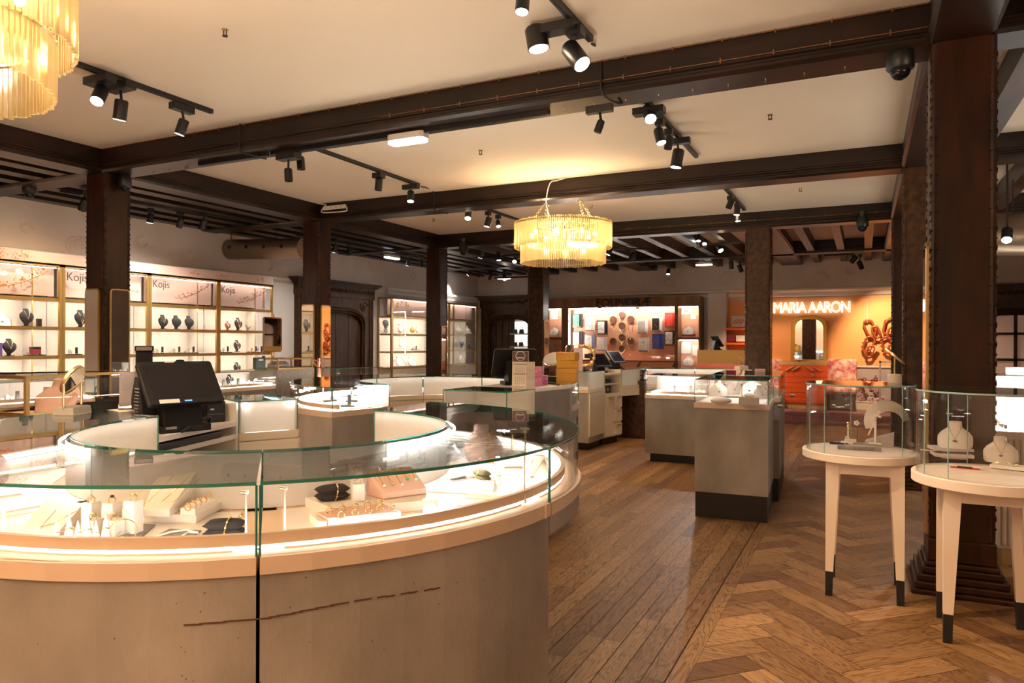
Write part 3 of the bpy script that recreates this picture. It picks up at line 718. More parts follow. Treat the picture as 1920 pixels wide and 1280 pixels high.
# ---------------------------------------------------------------- round glass tables
def round_table(label, c, r, z0, z1, zg, legs, sz, knob=False):
    t = thing('round_table', label, 'display table', (*c, 0))
    MB().lathe([(r - .004, z0), (r, z0 + .004), (r, z1 - .004), (r - .004, z1)], 64, c).build('table_top', ivory, t, W=True, smooth=40)
    MB().box(legs[0] + .006, legs[1] - .006, legs[2] + .006, legs[3] - .006, z0 - .07, z0).build('apron', ivory, t, W=True)
    for x, y in ((legs[0], legs[2]), (legs[1], legs[2]), (legs[0], legs[3]), (legs[1], legs[3])):
        dx = sz if x == legs[0] else -sz; dy = sz if y == legs[2] else -sz
        def P4(k): return [(x, y), (x + dx * k, y), (x + dx * k, y + dy * k), (x, y + dy * k)]
        o_ = 1 if dx * dy > 0 else -1
        lo, mid, hi = P4(.62)[::o_], P4(.68)[::o_], P4(1.25)[::o_]
        l = MB().prism(mid, .14, z0, hi).build('leg', ivory, t, W=True)
        s = MB().prism(lo, 0, .14, mid).build('foot_cap', blk, None)
        s.parent = l; s.matrix_basis = world_of(l).inverted()
    rg = r - .022
    b = MB(); ring = [(c[0] + rg * math.cos(2 * PI * k / 72), c[1] + rg * math.sin(2 * PI * k / 72)) for k in range(73)]
    b.ribbon(ring, 0, .008, z1, zg - .01).build('glass_drum', glass, t, W=True, smooth=50)
    MB().lathe([(rg + .002, zg - .01), (rg + .002, zg)], 72, c).build('glass_lid', glass_t, t, W=True)
    b = MB(); b.ribbon(ring, -.004, -.001, zg - .008, zg)
    for a in (205, 232, 318, 100): b.bx((c[0] + rg * math.cos(R(a)), c[1] + rg * math.sin(R(a)), (z1 + zg) / 2), (.003, .004, zg - z1), R(a))
    b.build('glass_edge', edge_p, t, W=True)
    if knob: MB().lathe([(.010, 0), (.010, .012)], 12).build('lock', steel, t)
    return t
TA, TB = (-.028, 4.71), (.55, 4.235)
round_table('left round glass table on cream square legs', TA, .312, .773, .819, 1.213, (-.2, .2, 4.50, 4.91), .06)
round_table('right round glass table with jewellery busts, nearest to the camera', TB, .335, .752, .803, 1.218, (.345, .735, 4.045, 4.44), .062)
# ================================================================ wall cabinets
def wall_cabinet(name, label, xf, xb, y0, y1, zs, zt, head, zbase=.95, door=True, split=None, led_=led_s, pr=None):
    """gilt framed glazed cabinet on the left wall; zs = shelf heights, head = header panel bottom"""
    t = thing(name, label, 'display cabinet', ((xf + xb) / 2, (y0 + y1) / 2, 0)); f = .035
    b = MB()
    for y in (y0, y1 - f): b.box(xf - f, xf, y, y + f, 0, zt)
    b.box(xf - f, xf, y0, y1, zt - f, zt).box(xf - f, xf, y0, y1, zbase - f, zbase)
    b.build('frame', goldw, t, W=True)
    MB().box(xb, xb + .02, y0, y1, zbase, zt).build('back_panel', white, t, W=True)
    MB().box(xb, xf, y0 + .001, y1 - .001, zt - .02, zt - .002).build('top_board', white, t, W=True)
    MB().box(xb, xf - .004, y0 + .003, y1 - .003, .1, zbase - f).build('base_cupboard', cream, t, W=True)
    MB().box(xb + .02, xf - f, y0, y0 + .008, zbase, zt).build('end_glass', glass, t, W=True)
    MB().box(xb + .20, xb + .215, y0 + .02, y1 - .02, head + .03, zt - f).build('header_panel', pinkb, t, W=True)
    yu = y0 + (y1 - y0) * .76
    u_ = MB().box(xb + .02, xb + .22, yu, yu + .010, zbase, zt - f).build('upright', white, t, W=True)
    e_ = MB().box(xb + .22, xb + .228, yu - .001, yu + .011, zbase, zt - f).build('nosing', goldw, None); e_.parent = u_; e_.matrix_basis = world_of(u_).inverted()
    for z in [head] + zs:
        s = MB().box(xb + .02, xf - .03, y0 + .012, y1 - .012, z - .03, z).build('shelf', white, t, W=True)
        e_ = MB().box(xf - .03, xf - .022, y0 + .012, y1 - .012, z - .042, z + .002).build('nosing', goldw, None); e_.parent = s; e_.matrix_basis = world_of(s).inverted()
        l = MB().box(xf - .05, xf - .036, y0 + .05, y1 - .05, z - .036, z - .031).build('led_strip', led_, None); l.parent = s; l.matrix_basis = world_of(s).inverted()
    MB().box(xf - .05, xf - .04, y0 + .05, y1 - .05, zt - f - .02, zt - f - .012).build('led_strip', led_h, t, W=True)
    if door: MB().box(xf - .016, xf - .011, y0 + f, y1 - f, zbase, zt - f).build('glass_door', glass, t, W=True)
    return t
XK, XB = -9.2, -9.56
ks = [4.47, 5.703, 6.945, 8.175, 9.34]
zk = lambda py: at(0, py, x=XK).z
ZH, ZS1, ZS2 = zk(553), zk(610.5), zk(668); ZT = zk(484.5); ZD = ZS2 - (ZS1 - ZS2)
KL = ['with the pearl necklace on a white bust', 'half hidden behind the nearest pillar', 'with three black necklace busts in a row', 'nearest the white doorway']
KC = []
for i in range(4):
    t = wall_cabinet('display_cabinet', 'gilt framed pink headed wall cabinet ' + KL[i], XK, XB, ks[i] + .002, ks[i + 1] - .002, [ZS1, ZS2], ZT, ZH, ZD)
    KC.append(t)
    if i:
        text('lettering', 'Kojis', .155, textk, (XK - .008, ks[i] + .05, ZT - .035 - .16), FACE_X, t, sx=.92)
    # printed blossom branch on the glass
    b = MB(); yc = ks[i] + (ks[i + 1] - ks[i]) * .62; zc_ = ZH + .12
    for k in range(46):
        u = k / 46; y = yc + (u - .5) * .62 + random.uniform(-.03, .03); z = zc_ + .26 * u ** 1.6 * (1 if i != 1 else .3) + random.uniform(-.045, .045); s = random.uniform(.006, .02)
        b.M = Matrix.Translation((XK - .0085, y, z)) @ Matrix.Rotation(random.random() * 3, 4, 'X')
        b.add([(0, -s, 0), (0, -s * .2, -s * .7), (0, s, -s * .1), (0, s * .4, s * .6), (0, -s * .5, s * .7)], [(0, 1, 2, 3, 4)])
    b.M = Matrix(); b.tube([(XK - .0085, yc - .3 + .06 * j, zc_ - .02 + .24 * (j / 10) ** 1.6 * (1 if i != 1 else .3)) for j in range(11)], .004, 4)
    b.build('blossom_print', blossom2 if i in (2, 3) else blossom, t, W=True)
# pink fascia over the cabinets with stencilled blossoms
t = thing('cabinet_fascia', 'blush fascia with orange stencil sprigs above the left wall cabinets', 'fascia', (XK, 6.6, ZT))
MB().box(XW + .02, XK - .02, 1.2, 9.36, ZT + .004, 2.545).build('board', pinkb, t, W=True)
b = MB()
for yc in (4.95, 5.2, 7.7, 8.3, 9.05):
    for k in range(26):
        y = yc + random.gauss(0, .07); z = ZT + .075 + random.gauss(0, .028); s = random.uniform(.006, .018)
        b.M = Matrix.Translation((XK - .018, y, min(2.53, max(ZT + .02, z)))) @ Matrix.Rotation(random.random() * 3, 4, 'X')
        b.add([(0, -s, 0), (0, -s * .2, -s * .7), (0, s, -s * .1), (0, s * .4, s * .6)], [(0, 1, 2, 3)])
b.M = Matrix(); b.build('stencil', blossom, t, W=True)
# the two gilt cabinets farther along
ya, yb = at(736, 560, x=XK).y, 15.2
zf = lambda py, p_: at(p_, py, x=XK).z
HA = [zf(594, 770), zf(626, 770), zf(658, 770)]; ZA = zf(557, 740); zA0 = zf(689, 740)
t = wall_cabinet('display_cabinet', 'gilt wall cabinet with open glass end, left of the third pillar', XK, XB, ya, yb, HA[1:], ZA, HA[0], zA0)
for z in HA: MB().box(XB + .02, XK - .04, ya - .002, ya + .02, z - .035, z).build('end_rail', goldw, t, W=True)
MB().box(XK - .035, XK, ya - .034, ya, zA0, ZA).box(XB, XK, ya - .03, ya - .004, ZA - .035, ZA).box(XB, XK, ya - .03, ya - .004, zA0 - .035, zA0).box(XB, XB + .03, ya - .03, ya - .004, zA0, ZA).build('end_frame', goldw, t, W=True)
for k, (y, z) in enumerate(((ya + .35, zA0 - .09), (ya + 1.0, zA0 - .09))): MB().ball((XK + .006, y, z), .014, 8).build('knob', brass, t, W=True)
b = MB()
for k in range(60):
    u = random.random(); y = ya + .15 + .5 * u; z = ZA - .2 + .09 * math.sin(3 * u) + random.gauss(0, .035); s = random.uniform(.01, .03)
    b.M = Matrix.Translation((XK - .0085, y, z)) @ Matrix.Rotation(random.random() * 3, 4, 'X'); b.add([(0, -s, 0), (0, -s * .2, -s * .7), (0, s, -s * .1), (0, s * .4, s * .6)], [(0, 1, 2, 3)])
b.M = Matrix(); b.build('blossom_print', mat('yellow_print', (.85, .50, .12), .6), t, W=True)
yc, yd = at(852, 570, x=XK).y, at(894, 574, x=XK).y
t = wall_cabinet('display_cabinet', 'glazed wall cabinet beside the rear carved doorway', XK, XB, 15.22, yd, [zf(627, 870), zf(655, 870)], zf(570, 870), zf(600, 870), zf(682, 870), led_=emis('cool_cabinet_led', (1, .92, .8), 7))
MB().box(XK - .035, XK, yc - .03, yc + .005, zf(682, 870), zf(570, 870)).build('mullion', goldw, t, W=True)
for k in range(2):
    for j in range(2): MB().ball((XK + .006, yd - .35 + .5 * j - .3, .80 - .22 * k), .014, 8).build('knob', brass, t, W=True)
# ================================================================ ceiling fittings
def chandelier(label, c, ztop, zlow, hook):
    t = thing('chandelier', label, 'chandelier', (c[0], c[1], ztop))
    for tier, (r, z1, z0) in enumerate(((.60, ztop, zlow + .19), (.525, zlow + .24, zlow))):
        b = MB(); n = int(2 * PI * r / .026)
        for k in range(n):
            a = 2 * PI * k / n; x, y = c[0] + r * math.cos(a), c[1] + r * math.sin(a); j = random.uniform(-.006, .006)
            b.M = Matrix.Translation((x, y, 0)) @ Matrix.Rotation(a, 4, 'Z')
            b.prism([(.010, random.uniform(-.004, .004)), (-.007, .0095), (-.007, -.0095)], z0 + j, z1 + j)
        b.M = Matrix(); b.build('glass_rods', rodm, t, W=True)
    b = MB()
    for r, z in ((.585, ztop - .03), (.51, zlow + .235), (.30, ztop - .03)): b.ring((c[0], c[1], z), r, .008, n=48, k=5)
    for k in range(6):
        a = PI * k / 3; b.tube([(c[0], c[1], ztop - .03), (c[0] + .585 * math.cos(a), c[1] + .585 * math.sin(a), ztop - .03)], .007, 5)
    b.build('frame', brass, t, W=True)
    for k in range(8):
        a = PI * k / 4 + .2; p = (c[0] + .40 * math.cos(a), c[1] + .40 * math.sin(a), ztop - .12)
        h = MB().lathe([(.011, p[2] - .0), (.011, ztop - .035)], 8, p[:2]).build('bulb_holder', brass, t, W=True)
        MB().ball((p[0], p[1], p[2] - .025), .024, 10, 1.3).build('bulb', bulb, h, W=True, smooth=80)
        if k % 2 == 0:
            l = bpy.data.lights.new('bulb_light', 'POINT'); l.energy = 20; l.color = (1, .70, .40); l.shadow_soft_size = .05
            o = bpy.data.objects.new('bulb_light', l); COL.objects.link(o); o.parent = t; o.location = (p[0] - c[0], p[1] - c[1], -.16)
    for s_, k in ((-1, 0), (1, 1)):
        for q in (-1, 1):
            b = MB(); A = Vector((c[0] + s_ * .36, c[1] + q * .2, ztop - .02)); B = Vector((c[0] + s_ * .22, c[1] + q * .04, hook))
            n = 14
            for i in range(n):
                p = A.lerp(B, (i + .5) / n); d = (B - A).normalized(); o1 = d.orthogonal().normalized()
                b.ring(p, .017, .0035, nrm=o1 if i % 2 else d.cross(o1), n=8, k=4)
            b.build('chain', brass, t, W=True)
    return t
chandelier('round two tier glass rod chandelier hanging in the middle of the ceiling', (-3.385, 8.32), 2.93, 2.425, 3.2)
chandelier('round two tier glass rod chandelier cut off by the top left corner', (-3.36, 1.43), 3.0, 2.46, 3.2)
def cable(name, label, pts, r, m, cat='cable'):
    # round the corners with a Catmull-Rom pass
    P_ = [Vector(p) for p in pts]; out = []
    for i in range(len(P_) - 1):
        p0, p1, p2, p3 = P_[max(i - 1, 0)], P_[i], P_[i + 1], P_[min(i + 2, len(P_) - 1)]
        for k in range(6):
            t_ = k / 6; out.append(.5 * ((2 * p1) + (p2 - p0) * t_ + (2 * p0 - 5 * p1 + 4 * p2 - p3) * t_ ** 2 + (3 * p1 - p0 - 3 * p2 + p3) * t_ ** 3))
    out.append(P_[-1]); return tag(MB().tube(out, r, 6).build(name, m, smooth=80), label, cat)
cable('hanging_cable', 'white cable running from the beam down to the middle chandelier', [at(1062, 333, y=8.15), at(1045, 338, y=8.12), at(1031, 344, y=8.1), at(1024, 380, y=8.15), (-3.5, 8.2, 2.95)], .008, linen)
# tracks
def track(label, a, b_, z=ZC):
    a, b_ = Vector(a), Vector(b_); t = thing('lighting_track', label, 'track', (*((a + b_) / 2), z))
    d = (b_ - a).normalized(); n = Vector((-d.y, d.x)) * .019
    MB().prism([tuple(a - n), tuple(b_ - n), tuple(b_ + n), tuple(a + n)], z - .036, z).build('rail', blk, t, W=True)
    m = Vector((-d.y, d.x)) * .005
    MB().prism([tuple(a + d * .02 - m), tuple(b_ - d * .02 - m), tuple(b_ - d * .02 + m), tuple(a + d * .02 + m)], z - .038, z - .035).build('groove', blkp, t, W=True)
    return t
def spot(label, p, ztrk, az, tilt, kind='w', size=1.0, box=None, e=18, cone=60, wide=False, bo=(0, 0)):
    """track head: p = middle of the can, az = compass of the beam (deg from +x), tilt = degrees from straight down"""
    p = Vector(p); t = thing('track_spotlight', label, 'spotlight', (p.x, p.y, ztrk))
    d = Vector((math.cos(R(az)) * math.sin(R(tilt)), math.sin(R(az)) * math.sin(R(tilt)), -math.cos(R(tilt))))
    Q_ = d.to_track_quat('Z', 'Y').to_matrix().to_4x4(); M0 = Matrix.Translation(p) @ Q_
    r, h = .046 * size * (1.25 if wide else 1), .072 * size * (.8 if wide else 1)
    b = MB(); b.M = M0; b.lathe([(r * .86, -h), (r, -h + .012), (r, h), (r * .9, h), (r * .9, h - .012)], 22, cap=True).build('lamp_body', blk, t, W=True, smooth=40)
    b = MB(); b.M = M0; b.lathe([(r * .88, h - .004), (r * .88, h + .001)], 22).build('lamp_face', {'w': lamp_w, 'c': lamp_c, 'o': scr}[kind], t, W=True)
    bb = box or (.07, .07)
    MB().bx((p.x + bo[0], p.y + bo[1], ztrk - .048), (bb[0], bb[1], .055)).build('adapter_box', blk, t, W=True)
    b = MB().tube([(p.x, p.y, ztrk - .06), tuple(p - d * h * .8 if tilt < 50 else p + Vector((0, 0, r)))], .010, 8); b.build('stem', blk, t, W=True)
    if kind != 'o':
        l = bpy.data.lights.new('beam', 'SPOT'); l.energy = e; l.spot_size = R(cone); l.spot_blend = .6 if cone < 100 else 1; l.shadow_soft_size = .03
        l.color = (1, .72, .46) if kind == 'w' else (.98, .92, .85)
        o = bpy.data.objects.new('beam', l); COL.objects.link(o); o.parent = t
        o.matrix_basis = world_of(t).inverted() @ (Matrix.Translation(p + d * (h + .01)) @ d.to_track_quat('-Z', 'Y').to_matrix().to_4x4())
    return t
XA, XC = -5.09, -1.62
track('long black lighting track at the top left, in front of the first beam', (XA, 1.9), (XA, 4.44))
track('black lighting track with two heads between the first and second beams, left side', (XA, 5.17), (XA, 7.66))
track('black lighting track beside the middle chandelier, ending behind it', (XA, 8.5), (XA, 10.6))
track('black lighting track at the top centre', (XC, 1.9), (XC, 4.45))
track('black lighting track between the first and second beams, right side', (XC, 5.2), (XC, 7.75))
track('short black lighting track before the third beam', (XC, 8.9), (XC, 11.15))
track('short black lighting track under the first beam, left end', (-5.9, 5.0), (-5.0, 5.0), 3.205)
track('long thin black lighting track under the first beam', (-4.95, 5.0), (-2.15, 5.0), 3.205)
def on(x, px_, py_): return at(px_, py_, x=x)
ly = []
S = [
 ('lit track spotlight nearest the corner chandelier', XA, 187, 178, -60, 35, 'w', 1.05, (.26, .09)),
 ('track spotlight second from the corner chandelier, facing down', XA, 226, 206, 170, 14, 'w', 1.05, (.24, .09)),
 ('slim track spotlight at the right end of the top left track', XA, 341, 238, 200, 20, 'c', .9, (.07, .2)),
 ('track spotlight before the second beam, straight down', XA, 710, 346, 190, 6, 'o', .95, (.12, .10)),
 ('lit warm track spotlight touching the second beam', XA, 770, 368, -60, 14, 'w', .95, (.22, .07)),
 ('bright warm spotlight against the ceiling left of the middle chandelier', XA, 878, 402, -70, 30, 'w', 1.0, None),
 ('tilted track spotlight left of the middle chandelier', XA, 915, 416, 200, 14, 'w', 1.0, None),
 ('small track spotlight left of the middle chandelier, facing right', XA, 934, 419, -45, 28, 'c', .75, None),
 ('big tilted track spotlight at the top centre', XC, 1079, 104, -20, 38, 'w', 1.25, (.10, .10)),
 ('lit cool spotlight at the near end of the right hand track', XC, 1217, 213, -60, 40, 'c', 1.1, (.26, .1)),
 ('slim dark spotlight second on the right hand track', XC, 1237, 255, -30, 18, 'c', .95, None),
 ('small dark spotlight third on the right hand track', XC, 1254, 268, 190, 10, 'o', .8, None),
 ('long spotlight at the far end of the right hand track', XC, 1270, 297, 190, 10, 'w', 1.2, (.24, .07)),
 ('dark spotlight first on the short track before the third beam', XC, 1369, 382, 200, 22, 'o', .9, None),
 ('dark spotlight second on the short track before the third beam', XC, 1382, 394, 200, 6, 'w', .9, None),
 ('small spotlight at the end of the short track before the third beam', XC, 1383, 407, 0, 4, 'c', .8, None)]
for lab, x, px_, py_, az, tl, k, s_, bx_ in S:
    spot(lab, on(x, px_, py_), ZC - .03, az, tl, k, s_, bx_, e=58 if k == 'w' else 38)
spot('wide track spotlight at the top centre, left of the tilted one', at(1007, 72, y=4.12), ZC - .01, 10, 10, 'w', 1.2, (.30, .10), 34, 60, True, (.11, 0))
spot('warm spotlight of the top centre track that lights the floor by the round tables', (XC, 2.9, 3.3), ZC - .03, 22, 33, 'w', 1.1, None, 130, 40)
spot('spotlight with a square box under the left part of the first beam', at(541, 328, y=5.0), 3.18, 0, 4, 'o', .8, (.22, .10))
spot('plain black cylinder spotlight beside the one with a square box', at(564, 306, y=5.3), ZC, 0, 6, 'o', .85)
spot('small black spotlight under the first beam, right of centre', at(1124, 237, y=5.0), 3.2, 200, 20, 'o', .62, (.2, .05))
spot('lit spotlight at the very top edge, left of the top centre track', at(980, 4, y=3.45), 3.42, -90, 10, 'c', .8)
AIS = [(-8.4, 3.4), (-8.4, 3.4)]
far = [('dark spotlight peeking out behind the nearest left pillar', 157, 384, 'x', -8.3, -50, 35, 'w', 1), ('bright cool spotlight, leftmost of three over the left wall cabinets', 282, 409, 'x', -8.6, 0, 10, 'c', .9),
 ('cool spotlight, middle one of three over the left wall cabinets', 338, 418, 'x', -8.4, -40, 25, 'c', .9), ('pale spotlight, rightmost of three over the left wall cabinets', 381, 421, 'x', -8.2, -40, 25, 'w', 1),
 ('lit spotlight right of the pillar with the power strip', 628, 466, 'x', -8.2, -50, 20, 'c', .9), ('unlit spotlight beside the lit one right of the pillar', 655, 472, 'x', -8.3, 0, 5, 'o', .9),
 ('dark square spotlight beside the white emergency light', 766, 492, 'x', -8.2, 180, 20, 'c', .9), ('dark spotlight close to the left of the third pillar', 790, 494, 'x', -8.2, 0, 10, 'o', .9),
 ('tilted spotlight right of the third pillar', 902, 477, 'y', 12.6, 180, 22, 'w', 1), ('black cylinder spotlight right of the tilted one by the third pillar', 935, 481, 'y', 12.6, 0, 3, 'c', 1),
 ('bright star like spotlight left of the middle chandelier', 966, 487, 'y', 12.3, -80, 50, 'w', .9),
 ('first spotlight of the rear row before the left carved doorway', 880, 512, 'y', 15.9, 200, 40, 'c', .9), ('second spotlight of the rear row before the left carved doorway', 899, 515, 'y', 15.9, 210, 35, 'o', .9),
 ('third spotlight of the rear row before the left carved doorway', 919, 520, 'y', 15.9, 190, 20, 'o', .95), ('fourth spotlight of the rear row, lit, before the left carved doorway', 946, 520, 'y', 15.9, -60, 35, 'w', .95),
 ('spotlight right of the middle chandelier, lit cool', 1143, 470, 'y', 12.6, 200, 25, 'c', 1.1), ('framed dark spotlight farther right of the middle chandelier', 1186, 480, 'y', 13.2, 190, 30, 'o', 1.1),
 ('cool lit spotlight over the first coral cabinet', 1253, 509, 'y', 16.0, -90, 15, 'c', .9), ('dark tilted spotlight over the coral cabinet, left', 1227, 500, 'y', 16.0, 210, 35, 'o', 1), ('second dark spotlight over the coral cabinet', 1212, 494, 'y', 15.9, 200, 40, 'o', .9),
 ('small lit spotlight, first of three before the brown pillar', 1310, 446, 'y', 13.2, -90, 20, 'c', .85), ('bright star like spotlight, second of three before the brown pillar', 1322, 454, 'y', 13.2, -90, 50, 'c', .85),
 ('warm tilted spotlight, third of three before the brown pillar', 1348, 464, 'y', 13.2, -40, 40, 'w', 1.1),
 ('warm spotlight aimed at the niche shelves', 1371, 497, 'y', 15.7, 90, 20, 'w', 1.05), ('second warm spotlight beside the brown pillar', 1388, 503, 'y', 15.7, 60, 35, 'w', 1.05),
 ('double headed spotlight aimed at the orange wall', 1613, 497, 'y', 15.9, 60, 38, 'w', 1.1), ('dark spotlight of the pair over the orange wall', 1601, 486, 'y', 15.9, 160, 40, 'o', 1.1),
 ('dark spotlight right of the largest pillar', 1888, 440, 'y', 9.0, -100, 40, 'c', 1.1)]
for lab, px_, py_, ax, v, az, tl, k, s_ in far:
    p = at(px_, py_, x=v) if ax == 'x' else at(px_, py_, y=v)
    zt_ = 3.44 if 'right of the largest' in lab else 3.235; en = 70; cn = 60
    if ax == 'x': az, en, cn = 180, 42, 120
    if 'niche' in lab or 'brown pillar' in lab and py_ > 490: en = 90
    if 'orange wall' in lab and k == 'w': en = 210; cn = 85
    spot(lab, p, zt_, az, tl, k, s_, e=en, cone=cn)
for lab, a, b_, z_ in (('black track over the left wall cabinets', (-8.6, 5.3), (-8.15, 8.0), 3.24), ('black track in the aisle before the left carved doorway', (-8.35, 9.0), (-8.1, 12.4), 3.2), ('black track behind the third pillar', (-7.0, 12.6), (-5.3, 12.4), 3.14), ('black track before the rear corner doorway', (-8.3, 15.9), (-6.9, 15.9), 3.05),
        ('black track over the coral cabinet', (-4.6, 15.95), (-3.9, 15.95), 3.22), ('black track before the brown pillar', (-2.55, 13.2), (-1.95, 13.2), 3.24), ('black track right of the middle chandelier', (-4.7, 12.6), (-3.6, 13.3), 3.22), ('short black track over the orange wall bay', (-.75, 15.9), (-.2, 15.9), 3.24), ('short black track before the niche shelves', (-2.6, 15.7), (-2.1, 15.7), 3.24)):
    track(lab, a, b_, z_)
def camera_dome(label, p, s_=1):
    t = thing('dome_camera', label, 'security camera', p)
    MB().lathe([(.05 * s_, .10 * s_), (.065 * s_, .06 * s_), (.068 * s_, -.02), (.055 * s_, -.035)], 24).build('housing', blk, t, smooth=50)
    MB().ball((0, 0, -.03 * s_), .05 * s_, 18).build('dome', scr, t, smooth=80)
    MB().lathe([(.042 * s_, .16 * s_), (.03 * s_, .09 * s_)], 16).build('bracket', blk, t)
    return t
camera_dome('black dome camera under the first beam beside the largest pillar', at(1688, 122, y=4.95), 1.15)
camera_dome('black dome camera at the top of the nearest left pillar', at(234, 345, x=-7.1), 1.0)
camera_dome('black dome camera under the third beam beside the third pillar', at(869, 468, y=11.4), 1.3)
camera_dome('black dome camera hanging before the orange wall bay', at(1617, 422, y=11.4), 1.2)
camera_dome('dark dome camera under the beam at the far left', at(55, 358, y=5.0), 1.1)
def emergency(label, p, L_, rz=0, s_=1):
    t = thing('emergency_light', label, 'emergency light', p, rz)
    q = [(-L_ / 2, -.04), (-L_ / 2 + .03, -.06 * s_), (L_ / 2 - .03, -.06 * s_), (L_ / 2, -.04), (L_ / 2, .04), (L_ / 2 - .03, .06 * s_), (-L_ / 2 + .03, .06 * s_), (-L_ / 2, .04)]
    MB().prism(q, -.03, 0.02).build('housing', linen, t); MB().prism([(x * .97, y * .95) for x, y in q], -.055, -.03, None).build('diffuser', tube_w, t)
    return t
emergency('white emergency light on the underside of the first beam', at(765, 256, y=5.02), .36)
emergency('white emergency light in the left aisle, between two pillars', at(735, 480, x=-8.6), .45, R(90))
emergency('white emergency light over the rear corner doorway', at(945, 519, y=16.6), .35)
emergency('white emergency light on the rear ceiling over the coral cabinet', at(1437, 493, y=16.2) if False else at(1320, 493, y=16.2), .36)
# sprinklers
for k, (a_, b_, lab) in enumerate(((422, 64, 'at the top left'), (901, 287, 'between the first and second beams'), (1444, 221, 'before the second beam on the right'), (813, 413, 'left of the middle chandelier'), (1501, 357, 'before the third beam on the right'), (1109, 388, 'right of the middle chandelier'))):
    p = at(a_, b_, z=3.42); t = thing('sprinkler', 'small brass ceiling sprinkler ' + lab, 'sprinkler', (p.x, p.y, 3.45))
    MB().lathe([(.022, -.004), (.022, 0)], 14).build('collar', brass, t)
    MB().tube([(.012, 0, 0), (.012, 0, -.04)], .004, 6).tube([(-.012, 0, 0), (-.012, 0, -.04)], .004, 6).lathe([(.018, -.045), (.018, -.04)], 12).build('frame', wood_md, t)
# power strip
p = at(607, 396, y=8.16); q = at(648, 381, y=8.16)
t = thing('power_strip', 'white four gang power strip on the second beam', 'power strip', at(628, 388, y=8.16))
MB().bx((p + q) / 2, ((q - p).length, .03, .055)).build('body', linen, t, W=True, bev=.006)
for k in range(4):
    c = p.lerp(q, (k + .6) / 4.4); MB().bx((c.x, 8.142, (p.z + q.z) / 2), (.03, .006, .03)).build('socket', tan, t, W=True)
cable('white_cable', 'white cable looping round the power strip on the second beam', [at(646, 383, y=8.14), at(650, 390, y=8.14), at(646, 396, y=8.14), at(605, 398, y=8.14), at(606, 390, y=8.14), at(611, 384, y=8.14), at(594, 381, y=8.14)], .009, linen)
cable('black_cable', 'black cable hanging from the top centre track to the first beam', [at(1110, 82, y=4.5), at(1127, 100, y=4.84), at(1127, 165, y=4.83), at(1140, 186, y=4.84), at(1165, 194, y=4.9), at(1160, 184, y=4.95)], .009, blk)
cable('black_cable', 'black cable running down the first beam at the left', [at(450, 228, y=4.84), at(450, 280, y=4.83), at(470, 290, y=4.86), at(500, 298, y=4.95)], .008, blk)
cable('black_cable', 'black cable from the second track down the second beam', [at(790, 350, y=7.7), at(810, 356, y=8.1), at(815, 370, y=8.14), at(815, 395, y=8.14), at(840, 400, y=8.2)], .008, blk)
# copper wires clipped along the beams
def wire(lab, y, x0, x1, z):
    b = MB().tube([(x0, y, z), (x1, y, z)], .0035, 5); x = x0 + .1
    while x < x1: b.box(x - .005, x + .005, y - .006, y + .004, z - .016, z + .016); x += .33
    tag(b.build('copper_wire', copperw), lab, 'wire')
wire('copper wire clipped along the top edge of the first beam', 4.853, -5.9, .33, 3.443)
wire('copper wire clipped along the moulding of the first beam', 4.842, -3.6, .33, 3.30)
wire('copper wire clipped along the third beam', 11.512, -3.6, .33, 3.32)
# hooks under the beams
b = MB()
for x in [-6.6 + .24 * i for i in range(28)]:
    b.tube([(x, 5.02 + .01 * math.sin(k), 3.205 - .008 * k) for k in range(5)], .0035, 4)
tag(b.build('cup_hooks', brass), 'row of small cup hooks under the first beam', 'hooks', kind='stuff')
# ducts
def duct(lab, a, b_, r, holes=True):
    a, b_ = Vector(a), Vector(b_); t = thing('air_duct', lab, 'duct', (a + b_) / 2); d = (b_ - a).normalized()
    pts = [a + d * .0, a + d * .03, a + d * .05, b_]; MB().tube(pts, [r * .9, r * .9, r, r], 28).build('pipe', ductm, t, W=True, smooth=40)
    MB().tube([a - d * .01, a], r * .78, 20).build('end_cap', blk, t, W=True)
    n = int((b_ - a).length / .38); nz = Vector((0, -1, .12)).normalized()
    for k in range(n):
        c = a + d * (.25 + .38 * k) + nz * r; MB().tube([c - nz * .02, c + nz * .006], .032, 12).build('nozzle', blk, t, W=True, smooth=60)
    MB().tube([a + d * .5, a + d * .5 + Vector((0, 0, 3.3 - a.z))], .006, 5).tube([a + d * 1.5, a + d * 1.5 + Vector((0, 0, 3.3 - a.z))], .006, 5).build('hanger', blk, t, W=True)
duct('round dark metal air duct hanging in the left aisle', at(394, 468, y=8.75), at(570, 466, y=8.75), .165)
duct('round metal air duct at the right edge behind the largest pillar', at(1800, 440, y=9.6), at(1990, 440, y=9.6), .23)
# ================================================================ the coral cabinet on the rear wall
YC = 16.95; q = lambda a_, b_, y=YC: at(a_, b_, y=y)
xl, xr = q(1027, 600).x - .25, q(1313, 600).x; zt = q(1200, 557).z
t = thing('wall_cabinet', 'wide brown oak wall cabinet with coral backed windows and a big name over them', 'display cabinet', ((xl + xr) / 2, YC, 0))
xa, xb_, xc, xd = q(1053, 600).x, q(1066, 600).x, q(1265, 600).x, q(1271, 600).x; zw1, zw0 = q(1160, 576).z, q(1160, 675).z
oak = mat('brown_oak_veneer', (.30, .14, .055), .35, col2=(.18, .08, .03), nscale=5, stretch=(1, 1, .1), coat=.3)
MB().box(xl, xr, YC - .02, YF - .02, zw1, zt).build('header', oak, t, W=True, bev=.006)
for x0, x1 in ((xl, xl + .06), (xa, xb_), (xc, xd), (q(1310, 600).x, xr)): MB().box(x0, x1, YC, YF - .02, 0, zw1).build('stile', oak, t, W=True)
MB().box(xl, xr, YF - .08, YF - .05, 0, zw1).build('back_panel', coral, t, W=True)
